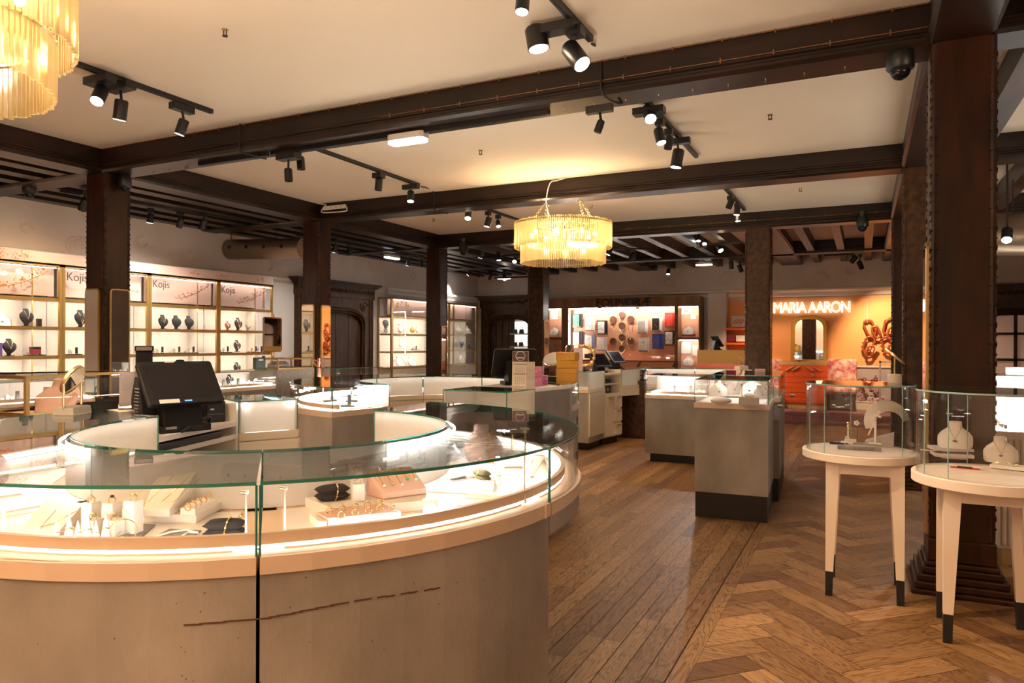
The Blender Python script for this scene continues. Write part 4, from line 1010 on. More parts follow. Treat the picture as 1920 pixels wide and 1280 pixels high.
MB().box(xb_, xc, YC - .01, YC + .03, zw0 - .03, zw0).box(xl + .06, xa, YC, YC + .3, q(1040, 634).z - .04, q(1040, 632).z).box(xd, q(1310, 600).x, YC, YC + .3, q(1290, 634).z - .04, q(1290, 632).z).build('rail', oak, t, W=True)
MB().box(xb_ + .02, xc - .02, YC + .02, YC + .03, zw1 - .03, zw1 - .01).box(xb_ + .01, xb_ + .03, YC + .02, YC + .03, zw0, zw1 - .03).box(xd + .03, q(1308, 600).x, YC + .02, YC + .03, zw1 - .03, zw1 - .01).box(xd + .03, q(1308, 600).x, YC + .02, YC + .03, q(1290, 636).z - .03, q(1290, 636).z - .015).box(xa - .4, xa - .03, YC + .02, YC + .03, zw1 - .03, zw1 - .01).build('led_strip', led_o, t, W=True)
MB().box(xl, xr, YC - .004, YC + .001, zw0, zw1).build('glass_door', glass, t, W=True)
MB().box(xb_, xc, YC + .04, YF - .1, zw0 - .34, zw0 - .02).build('sloped_desk', coral, t, W=True)
b = MB()
for p_ in (1195, 1262): b.tube([q(p_, 688, YC - .02), q(p_ + 6, 677, YC - .02)], .025, 4)
b.build('desk_bracket', oak, t, W=True)
MB().box(xl, xr, YC + .03, YF - .1, 0, zw0 - .35).build('base', oak, t, W=True)
b = MB()
for p_ in (1125, 1196): b.bx(q(p_, 577, YC - .03), (.10, .03, .035))
b.build('hinge', gold, t, W=True)
darkmet = mat('bronze_letters', (.012, .008, .006), .35)
text('lettering', 'FOUNDRÆ', .285, darkmet, q(1117, 575, YC - .05), FACE_Y, t, ext=.02, sx=.98)
# albums with charms on small shelves
def album(lab, px_, py_, c1, c2, c3, w_=.27, h_=.36):
    p = q(px_, py_, YF - .2); t = thing('charm_board', 'charm board: ' + lab + ', coral cabinet', 'display board', (p.x, p.y, p.z), group=None)
    MB().box(-w_ / 2, w_ / 2, .02, .05, -h_ / 2, h_ / 2).build('board', c1, t)
    MB().box(-w_ * .40, w_ * .22, -.01, .02, -h_ * .38, h_ * .42).build('front_card', c2, t)
    b = MB(); 
    for dx, dz in ((-.06, .05), (.0, .07), (-.03, -.01), (-.08, -.05), (.02, -.05)): b.ring((dx - .01, -.014, dz), .014, .003, nrm=(0, 1, 0), n=10, k=4)
    b.build('charm', gold if c3 else blk, t)
    MB().box(-w_ * .42, w_ * .42, -.03, .02, -h_ * .47, -h_ * .40).build('ledge', oak, t)
for a_ in (('green album on a black stand, top left', 1082, 601, blk, greenm, 1), ('white album, top row, second from the left', 1105.5, 608, linen, white, 1), ('white card on black, top row, third', 1128.5, 614, blk, white, 0), ('black album, second row, far left', 1082, 634, blk, slate, 1),
    ('white card on a blue backing, second row', 1105, 640, mat('pale_blue', (.35, .48, .75), .6), white, 1), ('white card, second row, third from the left', 1128, 645, linen, white, 1), ('grey album, top row, right of the necklaces', 1204, 612, white, greyb, 1), ('black panels on a white backing', 1231, 608, white, blk, 1),
    ('bright red album, top right', 1256.5, 600, redm, mat('red_card', (.85, .06, .04), .5), 1), ('large white card, second row, right of the necklaces', 1206.5, 646, white, linen, 1), ('dark blue album, second row', 1232.5, 640, bluem, bluem, 1), ('white card on a black stand, second row, far right', 1256, 634, blk, white, 1)): album(*a_)
def necklace_peg(lab, px_, py_, long):
    p = q(px_, py_, YF - .09); t = thing('wall_necklace', 'gold necklace hung on a round peg in the coral cabinet, ' + lab, 'necklace', p)
    MB().tube([(0, 0, .03), (0, -.05, .03)], .085, 18).build('peg', mat('peg_brown', (.16, .06, .04), .5) if 'peg_brown' not in MATS else MATS['peg_brown'], t)
    L_ = long; pts = [(.085 * math.cos(a), -.055, .03 + .085 * math.sin(a)) for a in [R(x) for x in range(-10, 191, 20)]] + [(-.05, -.055, -L_ * .6), (0, -.055, -L_), (.05, -.055, -L_ * .6)]
    MB().tube(pts, .009, 5, True).build('chain', gold, t); MB().ball((0, -.055, -L_ - .03), .022, 8).build('pendant', gold, t)
for a_ in (('top of the middle column', 1167, 593, .13), ('upper left', 1150.7, 602, .2), ('upper right, longest chain', 1183.5, 601, .42), ('second of the middle column', 1167, 613, .12), ('third of the middle column', 1167, 635, .1), ('lower left', 1150.7, 642, .22), ('lower right', 1183.5, 641, .28), ('bottom of the middle column', 1167, 656, .08)): necklace_peg(*a_)
# ---------------------------------------------------------------- necklace busts
def loft(b, rings, n=20):
    """rings of (z, half width, half depth, y offset)"""
    v = []; f = []; m = len(rings)
    for z, w_, d, yo in rings:
        for k in range(n):
            a = 2 * PI * k / n; c, s_ = math.cos(a), math.sin(a)
            v.append((w_ * math.copysign(abs(c) ** .85, c), yo + d * s_, z))
    for i in range(m - 1): f += [(i * n + k, i * n + (k + 1) % n, (i + 1) * n + (k + 1) % n, (i + 1) * n + k) for k in range(n)]
    f += [tuple(range(n - 1, -1, -1)), tuple((m - 1) * n + k for k in range(n))]
    return b.add(v, f)
def bust_black(neck=gold, body=velvet, cat='necklace bust', drop=.55, twist=0):
    """shield shaped bust, 0.21 high, facing -y"""
    t = thing('necklace_bust', 'x', cat)
    MB().lathe([(.045, 0), (.045, .008)], 20, sx=1.2).build('foot', body, t)
    rings = [(.006, .022, .02, .012), (.03, .024, .018, .010), (.05, .045, .02, .0), (.075, .068, .024, -.004), (.105, .080, .027, -.002), (.135, .080, .028, .004), (.155, .068, .026, .010), (.17, .042, .023, .016), (.182, .03, .02, .02), (.205, .031, .02, .024), (.212, .026, .016, .026)]
    loft(MB(), rings).build('body', body, t, smooth=60)
    if neck:
        pts = [(-.031, .014, .19), (-.028, -.004, .172), (-.022, -.014, .15), (-.012, -.024, .15 - .05 * drop * 1.3), (0, -.029, .15 - .06 * drop * 1.6), (.012, -.024, .15 - .05 * drop * 1.3), (.022, -.014, .15), (.028, -.004, .172), (.031, .014, .19)]
        r = .0045 if neck is pearl else .0028
        MB().tube([(x, y - .003, z) for x, y, z in pts], r, 6).ball((0, -.032, .15 - .06 * drop * 1.6 - .006), .006, 8).build('necklace', neck, t)
    return t
def bust_white(body=linen, neck=gold, w_=1):
    """low shoulder bust with round neck, 0.19 high"""
    t = thing('necklace_bust', 'x', 'necklace bust')
    rings = [(.0, .088, .05, -.045), (.012, .098, .048, -.038), (.045, .100, .042, -.022), (.075, .098, .038, -.008), (.10, .080, .034, .004), (.118, .056, .03, .012), (.13, .04, .027, .018), (.155, .036, .026, .022), (.165, .038, .028, .022), (.168, .030, .022, .022)]
    loft(MB(), rings, 24).build('body', body, t, smooth=60)
    if neck:
        MB().tube([(-.036, .010, .14), (-.034, -.008, .128), (-.02, -.035, .092), (0, -.058, .058), (.02, -.035, .092), (.034, -.008, .128), (.036, .010, .14)], .0016, 5).build('chain', neck, t)
        MB().ball((0, -.068, .048), .012, 12, .6).build('pendant', slate if w_ == 1 else gold, t)
    return t
def stand_T(m=white, wd=.06, h=.10):
    t = thing('jewellery_stand', 'x', 'jewellery stand')
    MB().box(-.018, .018, -.014, .014, 0, .006).build('foot', m, t); MB().box(-.0035, .0035, -.0035, .0035, .006, h).build('stem', m, t)
    MB().tube([(-wd / 2, 0, h), (wd / 2, 0, h)], .007, 10).build('crossbar', m, t, smooth=60)
    return t
def bar_h(m=white): return stand_T(m)
def tray_cards(col=linen, n=4, dk=blk):
    """little tray with standing cards and boxes, as on the shelves"""
    t = thing('jewellery_tray', 'x', 'jewellery tray')
    MB().box(-.11, .11, -.05, .05, 0, .012).build('tray', dk, t)
    for k in range(n):
        x = -.09 + .18 * (k + .5) / n; h = (.03, .06, .04, .09)[k % 4]
        MB().bx((x, .02 - .01 * (k % 2), .012 + h / 2), (.03, .012, h)).build('card', (col, greyb, linen, blk)[k % 4], t)
    b = MB()
    for k in range(5): b.ring((-.08 + .04 * k, -.025, .016), .009, .0018, n=10, k=4)
    b.build('ring', gold if col is linen else steel, t)
    return t
def gift_box(m=blk, w_=.05, d=.04, h=.05, lid=None):
    t = thing('small_box', 'x', 'box')
    MB().box(-w_ / 2, w_ / 2, -d / 2, d / 2, 0, h * .7).build('base', m, t, bev=.0015)
    MB().box(-w_ / 2 - .001, w_ / 2 + .001, -d / 2 - .001, d / 2 + .001, h * .7, h).build('lid', lid or m, t, bev=.0015)
    return t
def pillow(m=velvet, ch=gold):
    t = thing('bracelet_pillow', 'x', 'bracelet pillow')
    b = MB()
    for s_, z0 in ((0, .011), (1, .029)):
        v = []; f = []; nx, ny = 12, 8
        for j in range(2):
            for iy in range(ny + 1):
                for ix in range(nx + 1):
                    u, w_ = ix / nx * 2 - 1, iy / ny * 2 - 1
                    hx = .048 * (1 - .12 * (1 - abs(w_)) * (abs(u) > .8)); th = .013 * (max(0, 1 - abs(u) ** 2.6) * max(0, 1 - w_ * w_)) ** .5
                    v.append((u * hx, w_ * .026 * (1 - .35 * abs(u) ** 3), z0 + (th if j else -th)))
        m_ = (nx + 1) * (ny + 1)
        for iy in range(ny):
            for ix in range(nx):
                a = iy * (nx + 1) + ix; f.append((m_ + a, m_ + a + 1, m_ + a + nx + 2, m_ + a + nx + 1)); f.append((a, a + nx + 1, a + nx + 2, a + 1))
        b.add(v, f)
    b.build('pillow', m, t, smooth=70)
    if ch:
        pts = [(.006 + .004 * math.sin(a), .029 * math.cos(a), .02 + .0235 * math.sin(a)) for a in [2 * PI * k / 22 for k in range(22)]]
        b = MB().tube(pts, .0018, 5, True)
        for p in pts[::2]: b.ball(p, .0028, 6)
        b.build('bracelet', ch, t)
    return t
def ring_block(h=.07, w_=.03, top=linen):
    t = thing('ring_block', 'x', 'ring block')
    MB().box(-w_ / 2, w_ / 2, -w_ / 2, w_ / 2, 0, h).build('block', greyb if h > .09 else white, t, bev=.001)
    MB().box(-w_ / 2 + .001, w_ / 2 - .001, -w_ / 2 + .001, w_ / 2 - .001, h, h + .002).build('pad', top, t)
    return t
def fring(stone=None):
    t = thing('gold_ring', 'x', 'ring')
    MB().ring((0, 0, .006), .009, .0016, nrm=(0, 1, .1), n=18, k=6).build('band', gold, t, smooth=60)
    MB().ball((0, 0, .0165), .0045 if stone is None else .0062, 8, .7).build('setting', stone or gold, t, smooth=70)
    return t
def cone(ring=True):
    t = thing('ring_cone', 'x', 'ring cone')
    MB().lathe([(.013, 0), (.012, .006), (.0015, .062), (.0002, .064)], 20).build('cone', white, t, smooth=50)
    if ring: MB().ring((0, 0, .032), .0075, .0014, n=16, k=6).ball((0, -.008, .032), .0035, 7).build('ring', gold, t)
    return t
def slab(name, lab, corners, z0, z1, m, cat, top=None, W=True):
    """low board; corners are plan points, z1 may differ front and back"""
    c = [Vector(p) for p in corners]; cen = sum(c, Vector((0, 0))) / len(c)
    t = thing(name, lab, cat, (cen.x, cen.y, z0))
    zz = z1 if isinstance(z1, (list, tuple)) else [z1] * len(c)
    b = MB(); n = len(c); b.add([(p.x, p.y, z0) for p in c] + [(p.x, p.y, z) for p, z in zip(c, zz)], [tuple(range(n - 1, -1, -1)), tuple(range(n, 2 * n))] + [(i, (i + 1) % n, n + (i + 1) % n, n + i) for i in range(n)])
    b.build('board', m, t, W=True, bev=.0015); return t
# ---- shelves of the left wall cabinets
XS = -9.33
def sh(px_, z): p = at(px_, 600, x=XS); return Vector((XS, p.y, z))
FX = PI / 2     # items face +x
S1, S2, S3, SD = ZH, ZS1, ZS2, ZD
put('bb_gold', lambda: bust_black(gold), 'black velvet bust with a long gold necklace, on the upper shelf of the leftmost cabinet', sh(50, S2), FX, scale=1.05)
put('wb', lambda: bust_white(), 'white bust with a beaded necklace at the left edge of the photo, upper shelf', sh(-2, S2), FX, scale=1.1)
put('box_b', lambda: gift_box(blk, .05, .04, .10), 'black upright box beside the leftmost black bust', sh(73, S2), FX)
put('box_w', lambda: gift_box(linen, .05, .03, .08), 'small white card box left of the leftmost black bust', sh(25, S2), FX)
put('bb_amber', lambda: bust_black(mat('amber_beads', (.75, .50, .10), .3), drop=1), 'black bust with chunky amber beads, half behind the nearest pillar', sh(152, S2), FX, scale=1.1)
put('bb_gold', None, 'black bust with three gold chains, leftmost of the row of three', sh(306, S2), FX, scale=1.0)
put('bb_none', lambda: bust_black(None), 'plain black bust in the middle of the row of three', sh(331, S2), FX, scale=1.0)
put('bb_none', None, 'plain black bust at the right of the row of three, behind gold earrings', sh(355, S2), FX, scale=1.0)
put('bb_copper', lambda: bust_black(pearl, mat('copper_velvet', (.25, .07, .04), .6)), 'copper brown bust with white pearls in the fourth cabinet', sh(427, S2), FX, scale=.72)
put('bb_pearl', lambda: bust_black(pearl, drop=1), 'tall black bust with a long pearl string in the fourth cabinet', sh(447, S2), FX, scale=1.0)
put('bb_grey', lambda: bust_black(pearl, slate), 'grey bust with pearls at the right of the fourth cabinet', sh(465, S2), FX, scale=.7)
put('bb_pearl', None, 'black bust with pearls on the middle shelf of the fourth cabinet', sh(445, S3 + .015), FX, scale=.9)
put('bb_pearl', None, 'black bust with two pearl strings on the lowest shelf of the fourth cabinet', sh(445, SD + .01), FX, scale=.9)
put('bb_gold', None, 'wide black bust with heavy gold collar on the middle shelf at the left', sh(18, S3), FX, scale=1.0)
for k, (px_, z, lab, key) in enumerate(((65, S3, 'silver jewellery tray before the open red box, left cabinet', 'tc_k'), (135, S3, 'jewellery tray right of the first gilt post', 'tc_w'), (330, S3, 'white jewellery tray, middle shelf of the third cabinet', 'tc_w'), (357, S3, 'black jewellery tray with upright cards, middle shelf of the third cabinet', 'tc_k'), (298, S3, 'black tray with bangles beside the black tower, third cabinet', 'tc_k'),
        (422, S3, 'tray with cards at the left of the fourth cabinet', 'tc_k'), (475, S3, 'white tray at the right of the middle shelf, fourth cabinet', 'tc_w'), (486, S3, 'tray with a dark watch, far right of the fourth cabinet', 'tc_k'), (55, SD, 'tray beside the panda figurine on the lowest shelf', 'tc_w'), (385, SD, 'tray beside the grey tumbler on the lowest shelf of the third cabinet', 'tc_w'))):
    put(key, (lambda: tray_cards(linen)) if key == 'tc_w' else (lambda: tray_cards(greyb, 4, blk)), lab, sh(px_, z), FX)
put('box_r', lambda: gift_box(mat('dark_red', (.25, .02, .03), .5), .10, .07, .09, blk), 'open red presentation box with a silver emblem, left cabinet', sh(66, S3 + .02), FX)
put('box_p', lambda: gift_box(mat('purple_box', (.10, .05, .25), .5), .06, .06, .16), 'purple box at the left edge of the photo', sh(-3, S3), FX)
put('box_g', lambda: gift_box(greyb, .05, .05, .07), 'grey candle tumbler on the lowest shelf of the left cabinet', sh(55, SD), FX)
put('box_g', None, 'grey tumbler on the lowest shelf of the third cabinet', sh(370, SD), FX)
t = thing('panda_figurine', 'small black and white figurine on the lowest shelf of the left cabinet', 'figurine', sh(74, SD))
MB().lathe([(.01, 0), (.025, .01), (.028, .035), (.018, .055)], 14).build('body', white, t, smooth=60); MB().ball((0, 0, .07), .02, 12).build('head', white, t); MB().ball((-.016, 0, .086), .007, 8).ball((.016, 0, .086), .007, 8).ball((.02, .014, .04), .01, 8).ball((.02, -.014, .04), .01, 8).build('dark_patch', blk, t)
t = thing('coin_pouch', 'black pouch with a white label on the low counter, beside the small gilt case', 'bag', at(486, 692, x=-7.35))
MB().box(-.03, .03, -.09, .09, 0, .16).build('pouch', leather, t, bev=.01); MB().box(.03, .034, -.04, .04, .115, .14).build('label', white, t); MB().box(.0, .02, .05, .09, .16, .18).build('clasp', blk, t)
# ---- far gilt cabinets
XS2 = -9.35
def sf(px_, py_): return at(px_, py_, x=XS2)
put('head', lambda: (lambda t: (MB().lathe([(.05, 0), (.05, .09)], 4).build('pedestal', linen, t), loft(MB(), [(.09, .02, .02, 0), (.13, .03, .035, 0), (.17, .055, .06, -.01), (.22, .068, .07, 0), (.26, .06, .06, 0), (.285, .03, .03, 0)]).build('head', greyb, t, smooth=60), t)[-1])(thing('sculpted_head', 'x', 'head sculpture')), 'small grey sculpted head on a pedestal in the first far gilt cabinet', sf(723, 624), FX)
put('wb2', lambda: bust_white(), 'white bust on the top shelf of the first far gilt cabinet', sf(752, 623), FX, scale=1.15)
put('wb2', None, 'pair of white bust shapes on the top shelf beside the heart vase', sf(783, 624), FX, scale=.8)
put('wb2', None, 'white bust on the middle shelf of the first far gilt cabinet', sf(752, 650), FX, scale=.9)
put('tc_k', None, 'dark sunglasses tray on the middle shelf of the first far gilt cabinet', sf(778, 656), FX)
put('wb2', None, 'white bust on the lowest shelf of the first far gilt cabinet, left', sf(748, 685), FX, scale=1.2)
put('wb2', None, 'white bust on the lowest shelf of the first far gilt cabinet, right', sf(770, 685), FX, scale=1.2)
t = put('heart', lambda: (lambda t: (MB().lathe([(.02, 0), (.05, .03), (.06, .08), (.03, .12), (.02, .15)], 16).build('vase', MATS['yellow_print'], t, smooth=60), t)[-1])(thing('vase', 'x', 'vase')), 'small yellow heart shaped vase in the first far gilt cabinet', sf(773, 624), FX)
put('wb2', None, 'white bust on the top shelf of the second far gilt cabinet, left', sf(860, 626), FX, scale=1.25)
put('wb2', None, 'white bust on the top shelf of the second far gilt cabinet, right', sf(876, 626), FX, scale=1.25)
put('bb_grey', None, 'grey bust on the middle shelf of the second far gilt cabinet', sf(865, 653), FX, scale=1.2)
put('tc_w', None, 'white tray on the middle shelf of the second far gilt cabinet', sf(878, 653), FX)
put('wb2', None, 'white bust on the lowest shelf of the second far gilt cabinet', sf(865, 679), FX, scale=1.1)
# lit shelves with handbags behind the open doorway
t = thing('bag_shelf', 'lit white shelf unit with handbags seen through the rear corner doorway', 'shelf', (q(972, 640, YF).x, YF - .02, 0))
x0, x1 = q(962, 640, YF).x, q(985, 640, YF).x
MB().box(x0, x1 + .3, YF + .0 - .05, YF - .035, .3, q(970, 603, YF).z).build('back_panel', emis('lit_shelf_back', (1, .88, .75), .8), t, W=True)
for j, py_ in enumerate((625, 649, 672)): MB().box(x0, x1 + .3, YF - .2, YF - .05, q(970, py_, YF).z - .03, q(970, py_, YF).z).build('shelf', white, t, W=True)
for j, (px_, py_, lab) in enumerate(((966, 625, 'upper dark handbag, left'), (978, 625, 'upper dark handbag, right'), (966, 649, 'lower dark handbag, left'), (977, 649, 'lower dark handbag, right'))):
    def mk():
        t = thing('handbag', 'x', 'handbag'); MB().prism([(-.07, -.03), (.07, -.03), (.07, .03), (-.07, .03)], 0, .11, [(-.055, -.015), (.055, -.015), (.055, .015), (-.055, .015)]).build('body', leather, t, bev=.006)
        MB().tube([(-.03, 0, .105), (-.022, 0, .15), (.022, 0, .15), (.03, 0, .105)], .006, 6).build('handle', leather, t); return t
    put('bag', mk, lab + ', on the shelves behind the open doorway', q(px_, py_, YF - .12))
# ---- side windows of the coral cabinet
for j, (px_, py_, lab, key) in enumerate(((1291, 627, 'upper right window', 'wb2'), (1291, 685, 'lower right window', 'wb2'), (1040, 628, 'upper left window', 'wb2'), (1040, 680, 'lower left window', 'wb2'))):
    p = q(px_, py_, YF - .25); put(key, None, 'white bust with a gold chain in the %s of the coral cabinet' % lab, p, 0, scale=1.35)
for j, (px_, py_, w_, h_, lab) in enumerate(((1287, 583, .24, .16, 'framed sketch card over the upper right bust'), (1286, 652, .24, .28, 'white card over the lower right bust'), (1300, 594, .12, .10, 'small white card beside the framed sketch'), (1303, 657, .11, .26, 'narrow cream card at the right of the lower window'), (1039, 590, .22, .24, 'white card over the upper left bust'), (1035, 648, .1, .2, 'small white card over the lower left bust'))):
    p = q(px_, py_, YF - .095); t = thing('wall_card', lab, 'card', p)
    MB().bx((0, 0, 0), (w_, .008, h_)).build('card', linen, t)
    if j == 0: MB().bx((0, -.006, 0), (w_ * .45, .004, h_ * .45)).build('sketch', greyb, t)
put('box_rr', lambda: gift_box(redm, .3, .12, .05, redm), 'red velvet plinth under the upper right bust in the coral cabinet', q(1291, 630, YF - .26))
# ================================================================ orange wall group
YO = YF - .05
t = thing('neon_sign', 'white neon name sign on the orange wall', 'neon sign', at(1520, 577, y=YO))
o = text('lettering', 'MARIA AARON', .335, neon, at(1449, 586.5, y=YO - .03), FACE_Y, t, ext=0, sx=.79)
o.data.fill_mode = 'NONE'; o.data.bevel_depth = .0042; o.data.bevel_resolution = 1; o.data.space_character = .86
t = thing('wall_mirror', 'tall gold framed mirror with a rounded top above the orange chest', 'mirror', at(1517, 640, y=YO))
a0, a1 = at(1483, 640, y=YO).x, at(1552, 640, y=YO).x; z0, z1 = at(1517, 681, y=YO).z, at(1517, 591, y=YO).z
def rrect(x0, x1, z0, z1, r, n=8):
    p = [(x0, z0), (x1, z0)]
    for k in range(n + 1): a = k / n * PI / 2; p.append((x1 - r + r * math.cos(a), z1 - r + r * math.sin(a)))
    for k in range(n + 1): a = PI / 2 + k / n * PI / 2; p.append((x0 + r + r * math.cos(a), z1 - r + r * math.sin(a)))
    return p
def flat(p, y0_, y1_):
    n = len(p); return MB().add([(x, y0_, z) for x, z in p] + [(x, y1_, z) for x, z in p], [tuple(range(n)), tuple(range(2 * n - 1, n - 1, -1))] + [(i, n + i, n + (i + 1) % n, (i + 1) % n) for i in range(n)])
b = flat(rrect(a0, a1, z0, z1, .28), YO - .05, YO); b.build('frame', mat('antique_gold', (.55, .30, .06), .3, .7), t, W=True, bev=.01)
flat(rrect(a0 + .09, a1 - .09, z0 + .09, z1 - .09, .2), YO - .058, YO - .045).build('mirror_pane', mirror, t, W=True)
# orange chest
YD = 16.95; x0, x1 = at(1464, 700, y=YD).x, at(1550, 700, y=YD).x; zt = at(1500, 678, y=YD).z
t = thing('orange_chest', 'tall bright orange chest of drawers with pale wooden top and slanted handles', 'chest of drawers', ((x0 + x1) / 2, YD + .2, 0))
MB().box(x0, x1, YD, YF - .06, .10, zt - .07).build('carcass', orange2, t, W=True); MB().box(x0, x1, YD - .01, YF - .06, zt - .07, zt).build('top_board', ltwood, t, W=True); MB().box(x0, x1, YD + .01, YF - .08, 0, .10).build('base', ltwood, t, W=True)
rows = [zt - .08, zt - .21, zt - .34, zt - .47, zt - .58, zt - .68, zt - .78, zt - .86, .14]
xm = (x0 + x1) / 2
for k in range(7): MB().box(x0 + .01, x1 - .01, YD - .016, YD, rows[k + 1] + .006, rows[k] - .004).build('drawer', orange2, t, W=True, bev=.003)
for k in range(4):
    xa_ = x0 + .01 + (x1 - x0 - .02) / 4 * k; d = MB().box(xa_ + .003, xa_ + (x1 - x0 - .02) / 4 - .003, YD - .016, YD, .14, rows[7] - .004).build('door', orange2, t, W=True, bev=.003)
    xh = xa_ + (.20 if k % 2 == 0 else .06); h_ = MB().lathe([(.014, rows[7] - .24), (.018, rows[7] - .18), (.014, rows[7] - .12)], 10, (xh, YD - .025)).build('handle', ltwood, None); h_.parent = d; h_.matrix_basis = world_of(d).inverted()
for px_, s_ in ((1480, 1), (1492, 1), (1518, -1), (1532, -1)):
    xh = at(px_, 690, y=YD).x; MB().tube([(xh - .07 * s_, YD - .035, zt - .20), (xh + .09 * s_, YD - .035, zt - .10)], .014, 8).build('slanted_handle', ltwood, t, W=True)
MB().tube([(xm + .2, YD - .016, zt - .275), (xm + .2, YD - .05, zt - .275)], .028, 12).build('knob', ltwood, t, W=True)
t = thing('gold_dish', 'small gold dish on the orange chest', 'dish', (xm - .1, YD + .12, zt)); MB().lathe([(.04, 0), (.02, .015), (.13, .03), (.135, .036)], 20).build('dish', gold, t, smooth=40)
def chair(lab, px_, py_, y):
    c = at(px_, py_, y=y); t = thing('upholstered_chair', lab, 'chair', (c.x, y + .05, 0))
    w_ = .62
    def hb(z0_, z1_, y0_, y1_, name, r=.05): return MB().box(-w_ / 2, w_ / 2, y0_, y1_, z0_, z1_).build(name, chairf, t, bev=r)
    hb(.36, .50, -.32, .22, 'seat', .05); b = MB(); b.M = Matrix.Translation((0, .2, .45)) @ Matrix.Rotation(R(-8), 4, 'X'); b.box(-w_ / 2, w_ / 2, 0, .11, 0, c.z - .45 + .02).build('backrest', chairf, t, bev=.05)
    for x in (-.25, .25):
        for yy in (-.26, .2): MB().prism([(x - .02, yy - .02), (x + .02, yy - .02), (x + .02, yy + .02), (x - .02, yy + .02)], 0, .37).build('leg', wood_md, t)
chair('floral printed chair right of the orange chest', 1577, 674, 16.95)
chair('floral printed chair left of the orange chest, mostly hidden', 1438, 674, 16.95)
x0, x1 = at(1440, 790, z=0).x - .6, 2.0
t = thing('rug', 'plum patterned rug before the orange chest', 'rug', (.2, 16, 0))
y0_ = at(1560, 797, z=0).y; 
MB().box(-2.4, x1, y0_, 16.6, 0.001, .012).build('pile', rugm, t, W=True); MB().box(-2.4, x1, y0_ + .25, y0_ + .55, .012, .014).build('stripe', black, t, W=True); MB().box(-2.4, x1, y0_ - .06, y0_, .001, .012).build('fringe', mat('rug_fringe', (.35, .12, .12), .9), t, W=True)
def links(lab, px_, py_, tilt, kind=0):
    p = at(px_, py_, y=YO - .04); t = thing('wall_ornament', lab, 'wall sculpture', p)
    co = mat('copper_red', (.55, .13, .05), .3, .6) if 'copper_red' not in MATS else MATS['copper_red']
    for j, (dx, dz, sc) in enumerate(((-.04, .06, 1), (.07, -.12, .72))):
        b = MB(); b.M = Matrix.Rotation(R(tilt), 4, 'Y'); pts = []
        for i in range(24):
            a = 2 * PI * i / 24; x, z = .12 * math.cos(a) * sc, .12 * math.sin(a) * sc; z += .12 * sc * (1 if math.sin(a) > 0 else -1)
            pts.append((dx + x, -.03 * j - .03, dz + z))
        b.tube([Vector(q_) * .72 for q_ in pts], .024, 8, True)
        if kind:
            for i in range(14): a = 2 * PI * i / 14; b.ball((.72 * (dx + .16 * sc * math.cos(a)), -.03, .72 * (dz + .26 * sc * math.sin(a))), .022, 6)
        b.build('link', co, t, smooth=60)
    if kind == 2: MB().bx((.10, -.05, -.05), (.09, .02, .15), 0, Matrix.Rotation(R(30), 4, 'Y')).build('tag', coral, t)
links('pair of interlocked copper links, upper left of four on the orange wall', 1635, 617, -22)
links('round copper ornament, upper right of four on the orange wall', 1668, 616, 12)
links('copper links with a tag, lower left of four on the orange wall', 1630, 650, 20, 2)
links('spiky copper ornament, lower right of four on the orange wall', 1667, 650, -10, 1)
# printed vines on the wainscot
b = MB()
for px_ in (1592, 1618, 1640):
    for k in range(70):
        p = at(px_ + random.gauss(0, 5), random.uniform(706, 758), y=YF - .022); s = random.uniform(.02, .06)
        b.M = Matrix.Translation(p) @ Matrix.Rotation(random.random() * 6, 4, 'Y'); b.add([(0, 0, 0), (s, 0, s * .5), (s * 1.6, 0, 0), (s, 0, -s * .5)], [(0, 1, 2, 3)])
b.M = Matrix(); struct('trim_19', b, mat('vine_print', (.32, .06, .05), .7))
p0 = at(1649, 677, y=16.5)
t = thing('table_case', 'small glass case on grey legs below the copper ornaments', 'display case', (p0.x + .35, 16.7, 0))
zc0 = at(1649, 716, y=16.5).z
b = MB()
for x in (p0.x, p0.x + .68):
    for y in (16.5, 16.9): b.box(x, x + .03, y, y + .03, 0, p0.z)
b.box(p0.x, p0.x + .71, 16.5, 16.53, p0.z - .03, p0.z).box(p0.x, p0.x + .71, 16.5, 16.93, zc0 - .06, zc0 - .02).box(p0.x, p0.x + .71, 16.9, 16.93, p0.z - .03, p0.z).build('frame', grey_p, t, W=True)
MB().box(p0.x + .03, p0.x + .68, 16.505, 16.51, zc0, p0.z - .03).build('glass_side', glass, t, W=True); MB().box(p0.x + .04, p0.x + .67, 16.54, 16.88, zc0 - .02, zc0).build('tray', white, t, W=True)
# niche shelves with goods
for j, (py_, lab) in enumerate(((615, 'upper coral shelf in the niche beside the brown pillar'), (642, 'lower coral shelf in the niche beside the brown pillar'))):
    a_, b__ = at(1362, py_, y=YF - .1), at(1405, py_, y=YF - .1); t = thing('niche_shelf', lab, 'shelf', a_)
    MB().box(a_.x, b__.x, YF - .34, YF - .03, a_.z - .05, a_.z).build('board', orange2, t, W=True)
def nb(lab, px_, py_, w_, h_, d, m, c3=None):
    p = at(px_, py_, y=YF - .2); t = thing('gift_box', lab, 'box', p); MB().box(-w_ / 2, w_ / 2, -d / 2, d / 2, 0, h_).build('carton', m, t, bev=.004)
    if c3:
        b = MB()
        for k in range(4): b.bx((-w_ * .25 + k * w_ * .17, -d / 2 - .003, h_ * .5), (.02, .004, h_ * .5), 0, Matrix.Rotation(R(40), 4, 'Y'))
        b.build('stripes', c3, t)
nb('pale box with slanted stripes on the upper niche shelf', 1386, 613, .34, .26, .1, ivory, orange2)
nb('white box on the lower niche shelf', 1389, 640, .2, .14, .12, white)
nb('dark red basket on the lower niche shelf', 1370, 640, .22, .15, .14, MATS['dark_red'])
